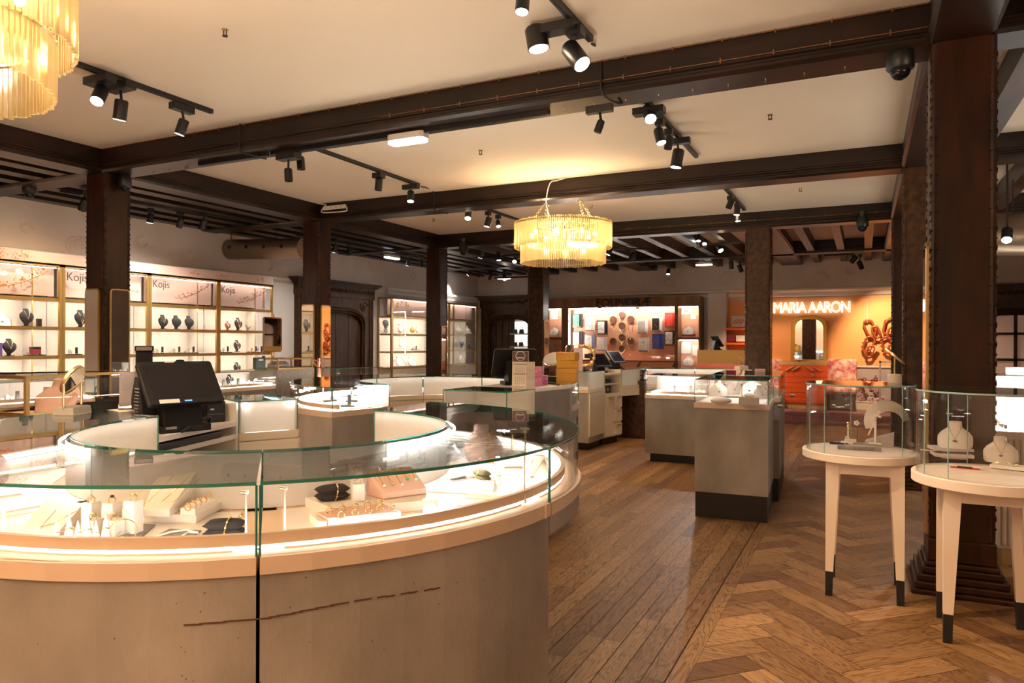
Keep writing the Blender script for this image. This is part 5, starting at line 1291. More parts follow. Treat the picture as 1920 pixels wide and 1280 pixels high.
# yellow desk with tablet
yd_ = 12.9; a_, b__ = at(1308, 656, y=yd_), at(1398, 656, y=yd_)
t = thing('yellow_desk', 'yellow and orange cash desk behind the rear island', 'desk', ((a_.x + b__.x) / 2, yd_, 0))
zb_ = at(1350, 681, y=yd_).z
MB().box(a_.x, b__.x, yd_, yd_ + .55, zb_, a_.z).build('upper_body', mat('saffron', (.85, .48, .12), .5), t, W=True); MB().box(a_.x, b__.x, yd_, yd_ + .55, 0, zb_).build('lower_body', orange2, t, W=True)
def register(name, lab, p, rz, s_=1.0, ang=55, body=blkp, extras=True):
    """counter top register: slanted touch screen on a wedge shaped base"""
    t = thing(name, lab, 'cash register', p, rz)
    b = MB(); b.prism([(-.10 * s_, -.06 * s_), (.10 * s_, -.06 * s_), (.10 * s_, .10 * s_), (-.10 * s_, .10 * s_)], 0, .03 * s_).build('foot', body, t)
    MB().prof([(-.04 * s_, .03 * s_), (.10 * s_, .03 * s_), (.06 * s_, .20 * s_), (.02 * s_, .20 * s_)], -.07 * s_, .07 * s_, 'x').build('neck', body, t)
    M0 = Matrix.Translation((0, .0, .19 * s_)) @ Matrix.Rotation(R(ang), 4, 'X')
    b = MB(); b.M = M0; b.box(-.18 * s_, .18 * s_, -.125 * s_, .125 * s_, -.018 * s_, .008 * s_, .012 * s_).build('monitor', body, t, bev=.003)
    b = MB(); b.M = M0; b.box(-.15 * s_, .15 * s_, -.095 * s_, .10 * s_, .008 * s_, .0095 * s_).build('screen', scr, t)
    return t
t = register('tablet_register', 'orange lit tablet on the yellow desk', at(1345, 657, y=yd_ + .25), R(120), .9)
# ================================================================ things on the big round counter
DK = .934
def fc(p, e=0): return math.atan2(-p[0], p[1]) + R(e)
def D(px_, py_, z=DK): return at(px_, py_, z=z)
def quadp(pts, z=DK): return [D(a_, b_, z).xy for a_, b_ in pts]
# left section
p = D(7, 1000)
put('Tstand', lambda: stand_T(white, .085, .095), 'white T shaped earring stand at the left edge of the big counter', p, fc(p, 20))
slab('necklace_board', 'slanted white board with a fine gold V necklace, left of the ring cones', quadp([(27, 1007), (102, 1011), (158, 972), (88, 962)]), DK, [DK + .008, DK + .008, DK + .045, DK + .045], linen, 'display board')
def chain(name, lab, pts, m=gold, r=.0012, cat='necklace', ball=None, bm=None):
    t = thing(name, lab, cat, pts[0]); MB().tube(pts, r, 5).build('chain', m, t, W=True)
    if ball is not None: MB().ball(ball, .0055, 10, .8).build('pendant', bm or m, t, W=True, smooth=80)
    return t
V = lambda a_, b_, z: tuple(at(a_, b_, z=z))
chain('fine_necklace', 'fine rose gold V necklace on the slanted board left of the ring cones', [V(105, 956, DK + .045), V(92, 971, DK + .034), V(77, 987, DK + .018), V(100, 981, DK + .022), V(122, 969, DK + .036), V(143, 958, DK + .046)], ball=V(72, 990, DK + .016), bm=pearl)
chain('bar_pin', 'thin gold bar pin lying at the left front of the big counter', [V(65, 1019, DK + .002), V(86, 1011, DK + .002)], r=.0015, cat='jewellery')
slab('slate_plate', 'grey slate plate under the five ring blocks', quadp([(180, 1008), (262, 1011), (292, 985), (200, 978)]), DK, DK + .004, slate, 'plate')
BK = [(171, 992, .072, 'rear left ring block of the group of five', None), (210, 993, .072, 'rear middle ring block of the group of five, with the black signet ring', gem_b), (250, 1000, .088, 'tallest right hand ring block of the group of five', None), (175, 1003, .040, 'front left short ring block of the group of five', None), (214, 1003, .040, 'front middle short ring block of the group of five', None)]
for k, (a_, b_, h_, lab, st) in enumerate(BK):
    p = D(a_, b_, DK + .004) if k != 2 else D(a_, b_); h = h_
    put('rb%d' % (h * 1000), lambda: ring_block(h, .034 if h > .05 else .036), lab, p, R(12))
    put('ring_b' if st else 'ring', (lambda: fring(gem_b)) if st else (lambda: fring()), 'black oval signet ring on the rear middle block' if st else 'gold ring on the ' + lab.replace(' of the group of five', ''), (p.x, p.y, p.z + h + .002), R(40))
for k, (a_, b_, lab) in enumerate(((105, 1022, 'leftmost'), (130, 1019, 'second from the left, with a square gold ring'), (146, 1022, 'third from the left'), (165, 1020, 'third from the right'), (180, 1022, 'second from the right'), (199, 1020, 'rightmost, with a square gold ring'))):
    p = D(a_, b_ - 2); put('cone', cone, 'white ring cone, %s of the six' % lab, p, fc(p), scale=(.95, 1.15, .95, 1.12, .95, 1.2)[k])
p = D(231, 1018)
t = thing('gold_bangle', 'thin gold bangle standing upright beside the ring cones', 'bangle', p, fc(p)); MB().ring((0, 0, .031), .031, .0014, nrm=(0, 1, .15), n=40, k=6).build('hoop', gold, t, smooth=60); MB().ball((.0, .004, .018), .016, 12, .8).build('crystal_rest', acry, t)
slab('slate_plate', 'grey slate plate under the white pearl bracelet', quadp([(262, 1022), (345, 1021), (378, 996), (318, 993)]), DK, DK + .004, slate, 'plate')
chain('pearl_bracelet', 'white pearl strand bracelet on the slate plate', [V(365, 997, DK + .008), V(350, 993, DK + .008), V(320, 997, DK + .008), V(290, 1006, DK + .008), V(273, 1015, DK + .008), V(285, 1019, DK + .008), V(312, 1015, DK + .008), V(340, 1005, DK + .008), V(353, 997, DK + .008), V(372, 998, DK + .008)], pearl, .0028, 'bracelet')
p = D(422, 1005); put('pillow', pillow, 'black velvet pillow with a gold bracelet on the front left section', p, fc(p, -14), scale=1.12)
slab('display_slab', 'wide low white slab behind the ring blocks', quadp([(270, 979), (368, 981), (426, 948), (330, 942)]), DK, DK + .024, linen, 'display base')
slab('necklace_board', 'tall slanted white board with four gold chains', quadp([(268, 968), (318, 968), (368, 938), (300, 925)], DK + .026), DK + .025, [DK + .045, DK + .045, DK + .115, DK + .115], linen, 'display board')
for k, (x0, x1) in enumerate(((276, 232), (300, 258), (328, 282), (350, 303))):
    chain('fine_necklace', 'fine gold chain on the tall slanted board, %s from the left' % ('first', 'second', 'third', 'fourth')[k], [V(x0 + 25, 890 + 2 * k, DK + .118), V((x0 + x1) / 2 + 18, 918 + 3 * k, DK + .085), V(x1 + 15, 945, DK + .050)], ball=V(x1 + 14, 946, DK + .050))
slab('ring_tray', 'narrow white ring tray on the wide slab', quadp([(338, 965), (366, 966), (405, 948), (376, 943)], DK + .025), DK + .025, DK + .044, white, 'tray')
for k in range(5):
    q_ = at(352 + 10 * k, 955 - 4.6 * k, z=DK + .045); put('ring', None, 'small gold ring in the narrow white tray on the wide slab', q_, R(20), 'gold rings in the narrow white tray')
def lamp_pole(lab, px0, py0, px1, py1):
    b_ = D(px0, py0); h = (at(px1, py1, y=b_.y).z - b_.z); t = thing('display_lamp', lab, 'lamp', b_)
    MB().lathe([(.008, 0), (.006, .01), (.0025, .03), (.0025, h)], 10).build('pole', white, t); MB().tube([(-.012, 0, h), (.004, 0, h)], .007, 14).build('lamp_head', steel, t); MB().tube([(-.0135, 0, h), (-.012, 0, h)], .0055, 12).build('lens', white, t)
lamp_pole('slim white lamp pole at the right end of the front left section', 461, 1018, 460, 922)
lamp_pole('slim white lamp pole at the left end of the front right section', 534, 1012, 545, 916)
lamp_pole('slim white lamp pole in the right hand section near the glass joint', 983, 942, 990, 850)
put('tiny_ear', lambda: (lambda t: (MB().prism([(-.01, -.01), (.01, -.01), (.01, .01), (-.01, .01)], 0, .014).build('card', linen, t), MB().ball((-.004, 0, .018), .004, 7).ball((.006, .002, .018), .004, 7).build('earring', gold, t), t)[-1])(thing('earring_card', 'x', 'earrings')), 'gold earrings on a small card behind the black pillow', D(449, 980), 0)
# right section
slab('display_slab', 'wide low cream slab carrying the black pillow and the pendant board', quadp([(622, 952), (822, 936), (786, 912), (572, 932)], DK + .03), DK, DK + .03, linen, 'display base')
p = D(623, 936, DK + .031); put('pillow', None, 'black velvet pillow with a silver gold chain on the cream slab', p, fc(p, 16), scale=1.12)
for a_, b_, h, lab in ((671, 938, .05, 'short white block with a gold ring on the cream slab'), (668, 929, .075, 'tall white block with a gold ring behind the short one')):
    p = D(a_, b_, DK + .031); put('rbx%d' % (h * 1000), lambda: ring_block(h, .035), lab, p, R(50)); put('ring', None, 'gold ring on the ' + lab.replace(' with a gold ring', ''), (p.x, p.y, p.z + h + .002), R(70))
PBQ = quadp([(718, 936), (800, 925), (770, 917), (687, 927)], DK + .031)
def onb(s_, t_, lift=.002):
    a_ = PBQ[0].lerp(PBQ[1], s_); b_ = PBQ[3].lerp(PBQ[2], s_); c_ = a_.lerp(b_, t_); return (c_.x, c_.y, DK + .049 + .059 * t_ + lift)
slab('necklace_board', 'slanted pink white board with seven pendants, two of them green', PBQ, DK + .031, [DK + .049, DK + .049, DK + .108, DK + .108], pinkl, 'display board')
for k, (x1, y1, m_, lab) in enumerate(((725, 912, pearl, 'white pearl'), (739, 913, gold, 'gold bead'), (755, 908, pearl, 'cream stone'), (757, 900, gem_g, 'dark green stone'), (777, 903, mat('mint_stone', (.30, .75, .60), .2), 'mint green stone'))):
    s0 = .12 + .19 * k; chain('fine_necklace', 'fine gold chain with a %s pendant on the pendant board' % lab, [onb(s0 - .05, .98), onb(s0, (.25, .3, .22, .42, .36)[k]), onb(s0 + .05, .98)], ball=onb(s0, (.22, .27, .19, .39, .33)[k], .006), bm=m_)
TZ = DK + .03
slab('ring_tray', 'long pink topped ring tray in the front right section', quadp([(615, 971), (752, 958), (717, 943), (593, 960)], TZ), DK, TZ, pinkl, 'tray')
slab('display_slab', 'white riser behind the left end of the pink ring tray', quadp([(596, 972), (613, 973), (592, 961), (580, 957)], TZ), DK, TZ - .006, white, 'display base')
for j in range(2):
    for k in range(5):
        q_ = at(*(((640, 969), (666, 965), (691, 961), (712, 957), (735, 956)) if j else ((618, 961), (642, 957), (666, 953), (689, 950), (712, 947)))[k], z=TZ + .001); put('ring', None, 'gold ring standing in the long pink ring tray', q_, R(30), 'gold rings in the long pink ring tray')
slab('earring_box', 'small orange leather box with earrings beside the pink ring tray', quadp([(744, 984), (770, 980), (792, 972), (760, 968)]), DK, DK + .014, MATS['saffron'], 'box')
put('ear_rack', lambda: (lambda t: (MB().prof([(-.03, 0), (.03, 0), (.018, .035), (-.018, .035)], -.025, .025, 'x').build('rack', white, t), [MB().ball((-.018 + .012 * k, -.01 + .008 * (k % 2), .042), .0055, 8).build('pearl_earring', pearl, t) for k in range(4)], t)[-1])(thing('earring_rack', 'x', 'earring rack')), 'white arched rack with pearl earrings beside the orange box', D(812, 974), R(20))
put('ear_rack', None, 'white earring rack on the dark plates, farther back', D(843, 955), R(30), scale=.85)
slab('slate_plate', 'brown grey plate under the earring racks', quadp([(790, 962), (850, 974), (898, 955), (842, 944)]), DK, DK + .003, greyb, 'plate')
# right hand section and inside
def strap(lab, px_, py_, m, rz=0, s_=1):
    """tall curved acrylic or leather necklace stand"""
    p = D(px_, py_); t = thing('necklace_stand', lab, 'necklace stand', p, rz)
    b = MB(); v = []; n = 12
    for i in range(n + 1):
        a = i / n; x = -.045 * s_ + .09 * s_ * a; z = .13 * s_ * math.sin(PI * a * .55 + .35) ** .8
        for yy in (-.03, .03): v += [(x, yy * s_ * (1 - .4 * a), z), (x + .004, yy * s_ * (1 - .4 * a), z + .004)]
    f = []
    for i in range(n): a = i * 4; f += [(a, a + 2, a + 6, a + 4), (a + 1, a + 5, a + 7, a + 3), (a, a + 4, a + 5, a + 1), (a + 2, a + 3, a + 7, a + 6)]
    f += [(0, 1, 3, 2), (n * 4, n * 4 + 2, n * 4 + 3, n * 4 + 1)]; b.add(v, f); b.build('strap', m, t, smooth=60)
    MB().box(-.05 * s_, .06 * s_, -.028 * s_, .028 * s_, 0, .006).build('foot', m, t)
    return t
strap('curved clear acrylic necklace stand behind the front right section', 862, 898, acry, R(70), 1.1)
put('pinkbust', lambda: bust_white(pinkl), 'pink leatherette necklace bust behind the acrylic stand', D(905, 860), fc(D(905, 860), 20), scale=.9)
p = D(903, 900); put('olive', lambda: pillow(olive), 'olive green pillow with a gold bracelet', p, fc(p, -60), scale=.95)
put('cone', None, 'white ring cone right of the olive pillow', D(935, 908), 0, scale=1.0)
for a_, b_, lab in ((962, 935, 'white T shaped stand in the foreground of the right hand section'), (918, 868, 'brass T stand behind the olive pillow')): put('Tst' + lab[:3], (lambda: stand_T(white, .06, .10)) if lab[0] == 'w' else (lambda: stand_T(gold, .05, .13)), lab, D(a_, b_), fc(D(a_, b_), 10))
put('Tstbra', None, 'brass T stand with a gold drop at the back of the right hand section', D(985, 850), fc(D(985, 850), -20), scale=.9)
put('Tstbra', None, 'second brass T stand at the back of the right hand section', D(960, 845), fc(D(960, 845), 30), scale=.8)
slab('display_slab', 'stone grey display block in the right hand section', quadp([(895, 862), (940, 862), (942, 845), (900, 845)]), DK, DK + .045, greyb, 'display base')
slab('display_slab', 'square white block under the bracelet stand, right hand section', quadp([(1005, 900), (1030, 898), (1032, 880), (1010, 880)]), DK, DK + .05, white, 'display base')
slab('display_slab', 'low white step at the front of the right hand section', quadp([(880, 915), (925, 922), (928, 905), (888, 900)]), DK, DK + .008, white, 'display base')
put('wb3', lambda: bust_white(linen), 'small white necklace bust by the glass joint', D(1008, 905), fc(D(1000, 905), -30), scale=.6)
# rear left section: pale blue grey bust under the top
put('bluebust', lambda: bust_white(slate), 'grey bust under glass at the back left of the big counter', D(-40, 905), R(60), scale=.9)
# table mirror on its stone base
def table_mirror(lab, p, rz, s_=1, tilt=20, base=greyb, fr=brass, two=True):
    t = thing('table_mirror', lab, 'mirror', p, rz)
    MB().prism([(-.085 * s_, -.05 * s_), (.085 * s_, -.05 * s_), (.085 * s_, .05 * s_), (-.085 * s_, .05 * s_)], 0, .035 * s_, [(-.08 * s_, -.045 * s_), (.08 * s_, -.045 * s_), (.08 * s_, .045 * s_), (-.08 * s_, .045 * s_)]).build('base', base, t, bev=.004)
    for x in ((-.078, .078) if two else (0,)): MB().tube([(x * s_, 0, .03 * s_), (x * s_, 0, (.15 if two else .13) * s_)], .006 * s_, 10).build('post', fr, t)
    M0 = Matrix.Translation((0, 0, .165 * s_)) @ Matrix.Rotation(R(tilt), 4, 'X')
    b = MB(); b.M = M0 @ Matrix.Rotation(PI / 2, 4, 'X'); b.lathe([(.068 * s_, -.009), (.076 * s_, -.007), (.076 * s_, .007), (.068 * s_, .009)], 40).build('rim', fr, t, smooth=30)
    b = MB(); b.M = M0 @ Matrix.Rotation(PI / 2, 4, 'X'); b.lathe([(.069 * s_, -.0085), (.069 * s_, .0105)], 40).build('mirror_pane', mirror, t)
    return t
p = at(136, 775, z=1.11); table_mirror('round brass table mirror on a stone base, left of the card reader', p, fc(p, 62), .95, 28, MATS['concrete'])
# cash desk things
SH = 1.0
p = at(180, 768, z=1.11)
t = thing('card_reader', 'black card reader lying on the ledge behind the mirror', 'card reader', p, fc(p, 20)); MB().prof([(-.035, 0), (.035, 0), (.035, .02), (-.035, .045)], -.09, .09, 'x').build('case', blkp, t, bev=.004); MB().prof([(-.02, .036), (.03, .021), (.03, .024), (-.02, .040)], -.06, .06, 'x').build('keypad', slate, t)
p = at(243, 767, z=1.11)
t = thing('notice_stand', 'pale printed notice in a clear upright holder', 'sign', p, fc(p, 6))
hh = (at(243, 697, y=p.y).z - p.z)
MB().box(-.045, .045, -.003, .003, 0, hh).build('sheet', mat('mauve_paper', (.56, .46, .44), .6), t); MB().box(-.047, .047, -.006, -.004, 0, hh + .004).build('holder', acry, t); MB().box(-.05, .05, -.02, .02, 0, .004).build('foot', acry, t)
b = MB()
for k in range(14):
    w_ = .035 * (1 if k % 4 else .6); b.box(-.037, -.037 + w_ * 1.8 * (.85 if k > 1 else .9), -.0045, -.0035, hh * (.86 - .032 * k) if k < 9 else hh * (.82 - .032 * k), hh * (.875 - .032 * k) if k < 9 else hh * (.827 - .032 * k))
b.build('print', greyb, t)
DS = at(352, 756, z=1.14)
t = thing('cash_register', 'big black touch screen register on the white cash desk', 'cash register', (DS.x, DS.y, SH), R(74)); Wd, Hg = .37, .262
MB().box(-.13, .12, .0, .24, 0, .035).build('foot', blkp, t, bev=.005)
MB().prof([(.06, .03), (.24, .03), (.23, .12), (.17, .27), (.13, .27)], -.185, -.11, 'x').build('side_housing', blkp, t, bev=.004)
MB().prof([(.0, .03), (.20, .03), (.15, .24), (.04, .16)], -.11, .08, 'x').build('neck', blkp, t, bev=.004)
b = MB()
for k in range(10): b.bx((-.187, .15 - .002 * k, .07 + .016 * k), (.003, .05, .004))
b.build('vent', slate, t)
def scrn(x0, x1, y0, y1, z0, z1):
    b = MB(); b.M = Matrix.Translation((.0, -.01, .14)) @ Matrix.Rotation(R(50), 4, 'X'); b.box(x0, x1, y0, y1, z0, z1, .010 if z1 - z0 > .01 else 0); return b
scrn(-Wd / 2, Wd / 2, 0, Hg, -.022, .004).build('monitor', blkp, t, bev=.003)
scrn(-Wd / 2 + .03, Wd / 2 - .03, .034, Hg - .02, .004, .0048).build('screen', scr, t)
scrn(-Wd / 2 + .05, -Wd / 2 + .145, .006, .028, .004, .0055).build('sticker', linen, t)
scrn(Wd / 2 - .20, Wd / 2 - .165, .012, .019, .004, .0055).build('logo_light', emis('blue_logo', (.08, .2, 1), 2), t)
scrn(-.05, -.005, Hg - .008, Hg + .001, .002, .008).build('top_sticker', linen, t); scrn(.01, .05, Hg - .002, Hg + .01, -.012, .004).build('webcam', blkp, t)
MB().box(-.105, -.055, -.007, -.0, .02, .032).build('badge', slate, t)
p = at(272, 758, z=1.11)
t = thing('customer_display', 'black upright customer display behind the register', 'display', (p.x, p.y, 1.11), fc(p, 0)); zt_ = at(275, 648, y=p.y).z - 1.11
MB().box(-.045, .035, -.01, .02, 0, zt_ - .03).build('pole', blkp, t, bev=.003); MB().box(-.05, .04, -.02, .03, zt_ - .03, zt_).build('display_head', blkp, t, bev=.004); MB().box(-.042, .032, -.022, -.02, zt_ - .024, zt_ - .006).build('pane', mirror, t)
PR = at(398, 792, z=SH)
t = thing('receipt_printer', 'black receipt printer right of the register', 'printer', (PR.x - .03, PR.y + .03, SH), R(72)); MB().box(-.055, .05, -.05, .10, 0, .115).build('case', blkp, t, bev=.006); MB().box(-.04, .03, -.02, .06, .115, .121).build('paper_slot', slate, t); MB().box(-.035, -.015, -.052, -.05, .07, .078).build('label', linen, t); MB().box(-.06, .055, -.051, -.049, .045, .047).build('seam', slate, t)
for k, (a_, b_) in enumerate((((305, 808), (372, 792)), ((340, 812), (392, 800)))):
    A_, B_ = at(*a_, z=SH), at(*b_, z=SH); pts = [A_ + Vector((0, 0, .006)), A_.lerp(B_, .25) + Vector((.02, -.03, .02)), A_.lerp(B_, .5) + Vector((0, -.02, .035)), A_.lerp(B_, .75) + Vector((0, .01, .05)), B_ + Vector((.01, 0, .045)), B_ + Vector((-.01, -.02, .006)), A_.lerp(B_, .4) + Vector((.01, -.05, .006))]
    cable('coiled_cable', 'black %s cable heaped before the register' % ('thin', 'thick coiled')[k], pts, .005 + .002 * k, blkp)
P0 = at(283, 812, z=SH)
for k in range(6):
    t = thing('card_stack', 'pink gift card packet beside the register, %s of the pile' % ('bottom', 'second', 'third', 'fourth', 'fifth', 'top')[k], 'card packet', (P0.x + random.uniform(-.002, .002), P0.y, SH + .013 * k), R(35 + random.uniform(-3, 3)), group=None)
    MB().box(-.028, .028, -.04, .04, 0, .0125).build('packet', lilac if k % 2 else mat('rose_card', (.85, .55, .66), .6) if k == 0 else MATS['rose_card'], t)
p = at(330, 838, z=.93); t = thing('laptop', 'black closed laptop in the slot under the register', 'laptop', (p.x - .16, p.y + .06, .931), math.atan2(A2.y - A1.y, A2.x - A1.x)); MB().box(-.30, .26, -.16, .12, 0, .035).build('case', blk, t, bev=.006)
# inside the straight glass box
cA = (A2 + A3) / 2 + nn * .2
for k, s_ in enumerate((-.08, .06)):
    d = (A3 - A2).normalized(); c = cA + d * s_; t = thing('display_slab', ('left', 'right')[k] + ' wedge shaped stand inside the straight glass counter', 'display base', (c.x, c.y, .935), math.atan2(d.y, d.x)); MB().prof([(-.04, 0), (.04, 0), (.04, .06 + .01 * k)], -.045, .045, 'x').build('wedge', greyb, t)
# ================================================================ gilt framed case with pink busts
F0 = at(50, 776, z=.955); F1 = at(236, 756, z=.955); d1 = (F1.xy - F0.xy); d2 = Vector((-d1.y, d1.x)).normalized() * .5; hz = at(50, 705, y=F0.y).z
t = thing('gilt_case', 'gilt framed glass case holding pink busts, at the left', 'display case', (*F0.xy, 0))
cs = [F0.xy, F1.xy, F1.xy + d2, F0.xy + d2]
b = MB()
L0 = F0.xy + Vector((-.55, .02)); cs2 = [L0, F0.xy, F0.xy + d2, L0 + d2]
for c in cs + [L0, L0 + d2]: b.bx((c.x, c.y, hz / 2), (.026, .026, hz))
for CC in (cs, cs2):
    for i in range(4):
        a_, b__ = CC[i], CC[(i + 1) % 4]
        for z in (.945, hz - .01): b.bx((*((a_ + b__) / 2), z), ((b__ - a_).length, .022, .02), math.atan2((b__ - a_).y, (b__ - a_).x))
b.build('frame', goldw, t, W=True)
MB().prism([tuple(c) for c in (L0, F0.xy, F1.xy, F1.xy + d2, F0.xy + d2, L0 + d2)], .925, .94).build('tray', pinkl, t, W=True)
MB().ribbon([tuple(L0), tuple(F0.xy), tuple(F1.xy)], .004, .010, .955, hz - .02).build('glass_side', glass, t, W=True)
MB().prism([tuple(c) for c in (L0, F0.xy, F1.xy, F1.xy + d2, F0.xy + d2, L0 + d2)], hz - .006, hz).build('glass_top', glass_t, t, W=True)
for a_, b_, sc, lab, e_ in ((78, 772, 1.35, 'large pink necklace bust in the gilt case, front left', -25), (92, 760, 1.25, 'pink necklace bust in the gilt case, behind the large one', 25), (60, 765, .9, 'small pink bust in the gilt case, beside the frame post', 0)):
    p = at(a_, b_, z=.942); p = Vector((p.x, p.y, .942)) + Vector((0, .12, 0)); put('pbust', lambda: bust_white(pinkl, None), lab, p, fc(p, e_), scale=sc)
t = thing('pink_dish', 'round pink jewellery dish at the right in the gilt case', 'dish', at(150, 762, z=.945)); MB().lathe([(.04, 0), (.075, .02), (.085, .055), (.06, .06)], 24).build('dish', pinkl, t, smooth=50)
# small gilt case on the concrete block, tissue box shape inside
zc1 = at(540, 692, x=-7.2).z; y0, y1 = 7.42, 8.1
t = thing('gilt_case', 'small gilt framed glass case on the concrete block beside the pillar', 'display case', (-7.4, 7.76, zc1)); h_ = .14
b = MB()
for y in (y0, y1):
    for x in (-7.62, -7.22): b.box(x - .008, x + .008, y - .008, y + .008, zc1, zc1 + h_)
for z in (zc1 + .008, zc1 + h_):
    b.box(-7.63, -7.61, y0, y1, z - .008, z + .008).box(-7.23, -7.21, y0, y1, z - .008, z + .008).box(-7.63, -7.21, y0 - .008, y0 + .008, z - .008, z + .008).box(-7.63, -7.21, y1 - .008, y1 + .008, z - .008, z + .008)
b.build('frame', goldw, t, W=True); MB().box(-7.225, -7.222, y0 + .01, y1 - .01, zc1 + .01, zc1 + h_ - .01).build('glass_side', glass, t, W=True)
t = thing('jewellery_box', 'dark grey tapered jewellery box inside the small gilt case', 'box', (-7.4, 7.62, zc1 + .001)); MB().prism([(-.07, -.14), (.07, -.14), (.07, .14), (-.07, .14)], 0, .06).build('base', greyb, t); MB().prism([(-.07, -.14), (.07, -.14), (.07, .14), (-.07, .14)], .06, .11, [(-.04, -.09), (.04, -.09), (.04, .09), (-.04, .09)]).build('lid', slate, t)
p = at(542, 664, x=-7.45); p = (-7.5, 7.5, zc1 + h_ + .01)
t = thing('stand_mirror', 'square mirror with chamfered corners on a copper post on the small gilt case', 'mirror', (-7.45, 7.6, zc1 + h_ + .008)); MB().box(-.08, .08, -.1, .1, 0, .012).build('base', steel, t); MB().tube([(-.07, .03, .01), (-.07, .03, .62)], .02, 12).build('post', mat('copper_post', (.9, .45, .3), .15, 1), t, smooth=60)
MB().prof([(-.2, .12), (-.17, .09), (.13, .09), (.16, .12), (.16, .55), (.13, .58), (-.17, .58), (-.2, .55)], -.035, -.02, 'x').build('frame', steel, t); b = MB(); b.box(-.019, -.016, -.18, .13, .11, .56).build('mirror_pane', mirror, t)
# low counter stock
for k, (a_, b_, lab, key) in enumerate(((412, 722, 'white card tray under glass behind the register, left', 'tc_w'), (440, 722, 'black tray under glass behind the register, middle', 'tc_k'), (470, 722, 'black tray under glass beside it, right end of the low counter', 'tc_k'), (498, 722, 'small silver tray at the right end of the low counter', 'tc_w'), (130, 728, 'white tray in the low counter left of the nearest pillar', 'tc_w'), (20, 728, 'black tray in the low counter at the far left', 'tc_k'))):
    p = at(a_, b_, z=.846); put(key, None, lab, (-7.42, max(3.4, p.y * 7.42 / -p.x), .846), FX, scale=1.0)
put('bb_pearl', None, 'black bust with pearls lying in the low counter behind the register', (-7.45, at(431, 722, x=-7.45).y, .846), FX, scale=.75)
# things in the glass counter before the carved doorway
u_ = (q1.xy - q0.xy).normalized(); n_ = Vector((-u_.y, u_.x))
for k in range(6):
    c = q0.xy + u_ * (.12 + .12 * k) + n_ * (.2 + .08 * (k % 2)); put('tc_k' if k % 2 else 'tc_w', None, 'tray of small displays in the doorway glass counter, %s from the left' % ('first', 'second', 'third', 'fourth', 'fifth', 'sixth')[k], (c.x, c.y, .866), fc(c), scale=.85)
p = at(615, 704, z=1.11)
p = (-7.05, 7.75, 0); a_ = at(611, 672, y=7.9)
t = thing('copper_post_mirror', 'shiny copper post with a round mirror beside the left carved doorway', 'mirror', (a_.x - .12, 7.9, 0)); MB().tube([(0, 0, 0), (0, 0, a_.z)], .028, 16).build('post', MATS['copper_post'], t, smooth=60); MB().lathe([(.12, 0), (.12, .02)], 20).build('base', steel, t)
b = MB(); b.M = Matrix.Translation((-.035, -.02, a_.z - .07)) @ Matrix.Rotation(R(70), 4, 'Y'); b.lathe([(.055, -.01), (.055, .01)], 20).build('mirror_pane', mirror, t)
# ================================================================ second round counter
D2 = lambda a_, b_: at(a_, b_, z=.934)
for k, (a_, b_, sc, lab) in enumerate(((640, 762, .9, 'front'), (665, 752, .8, 'middle'), (700, 752, .8, 'right hand'), (615, 752, .8, 'left hand'), (655, 742, .75, 'rear'))):
    p = D2(a_, b_); put('tc_w', None, 'white card tray in the left end of the second round counter, %s one' % lab, p, fc(p, 15 * k), scale=sc)
for a_, b_, lab in ((675, 745, 'white T stand in the left end of the second round counter'), (606, 748, 'white T stand by the curved glass of the second round counter'), (690, 745, 'small T stand right of the others in the second round counter')): p = D2(a_, b_); put('Tstwhi', None, lab, p, fc(p, 15), scale=1.1)
for a_, b_, lab in ((748, 732, 'pink grey board in the rear of the second round counter, left'), (842, 728, 'pink grey board in the rear of the second round counter, right')):
    p = D2(a_, b_); d_ = (p.xy - Vector(C2)).normalized() * .92; p = Vector((C2[0] + d_.x, C2[1] + d_.y, .9345)); t = thing('necklace_board', lab, 'display board', p, fc(p)); MB().prof([(-.04, 0), (.05, 0), (.05, .09)], -.10, .10, 'x').build('board', pinkb, t)
# calendar, cartons, lilac sheet and screen on the concrete counter
ZT2 = 1.109; T2 = lambda a_, b_: at(a_, b_, z=ZT2)
p = T2(976, 724); hh = at(976, 658, y=p.y).z - p.z
t = thing('desk_calendar', 'tall desk calendar with a dark picture on top and white dates under it', 'calendar', p, fc(p, -6))
w_ = .062; MB().prism([(-w_, -.035), (w_, -.035), (w_, .035), (-w_, .035)], 0, hh, [(-w_, -.003), (w_, -.003), (w_, .003), (-w_, .003)]).build('easel', linen, t)
sl = lambda z: -.035 + .032 * z / hh - .0015
def card(z0, z1, x0, x1, m, nm, dy=0): return MB().add([(x0, sl(z0) - dy, z0), (x1, sl(z0) - dy, z0), (x1, sl(z1) - dy, z1), (x0, sl(z1) - dy, z1), (x0, sl(z0) + .001, z0), (x1, sl(z0) + .001, z0), (x1, sl(z1) + .001, z1), (x0, sl(z1) + .001, z1)], [(0, 1, 2, 3), (7, 6, 5, 4), (0, 4, 5, 1), (1, 5, 6, 2), (2, 6, 7, 3), (3, 7, 4, 0)]).build(nm, m, t)
card(hh * .70, hh * .99, -w_ + .002, w_ - .002, mat('plum_print', (.08, .03, .05), .4), 'picture', .001)
card(hh * .34, hh * .36, -w_ + .012, w_ - .012, slate, 'rule', .002); card(hh * .62, hh * .64, -w_ + .012, w_ - .012, slate, 'rule', .002)
b = MB()
for j in range(5):
    for k in range(5):
        for zz in (.38, .08): z = hh * (zz + .045 * j); b.bx((-w_ + .028 + .016 * k, sl(z) - .0015, z), (.005, .002, .005))
b.build('dates', slate, t)
text('lettering', '2024', .03, white, world_of(t) @ Vector((-.035, sl(hh * .8) - .004, hh * .78)), Matrix.Rotation(fc(p, -6), 4, 'Z') @ FACE_Y, t, ext=.0005) if False else None
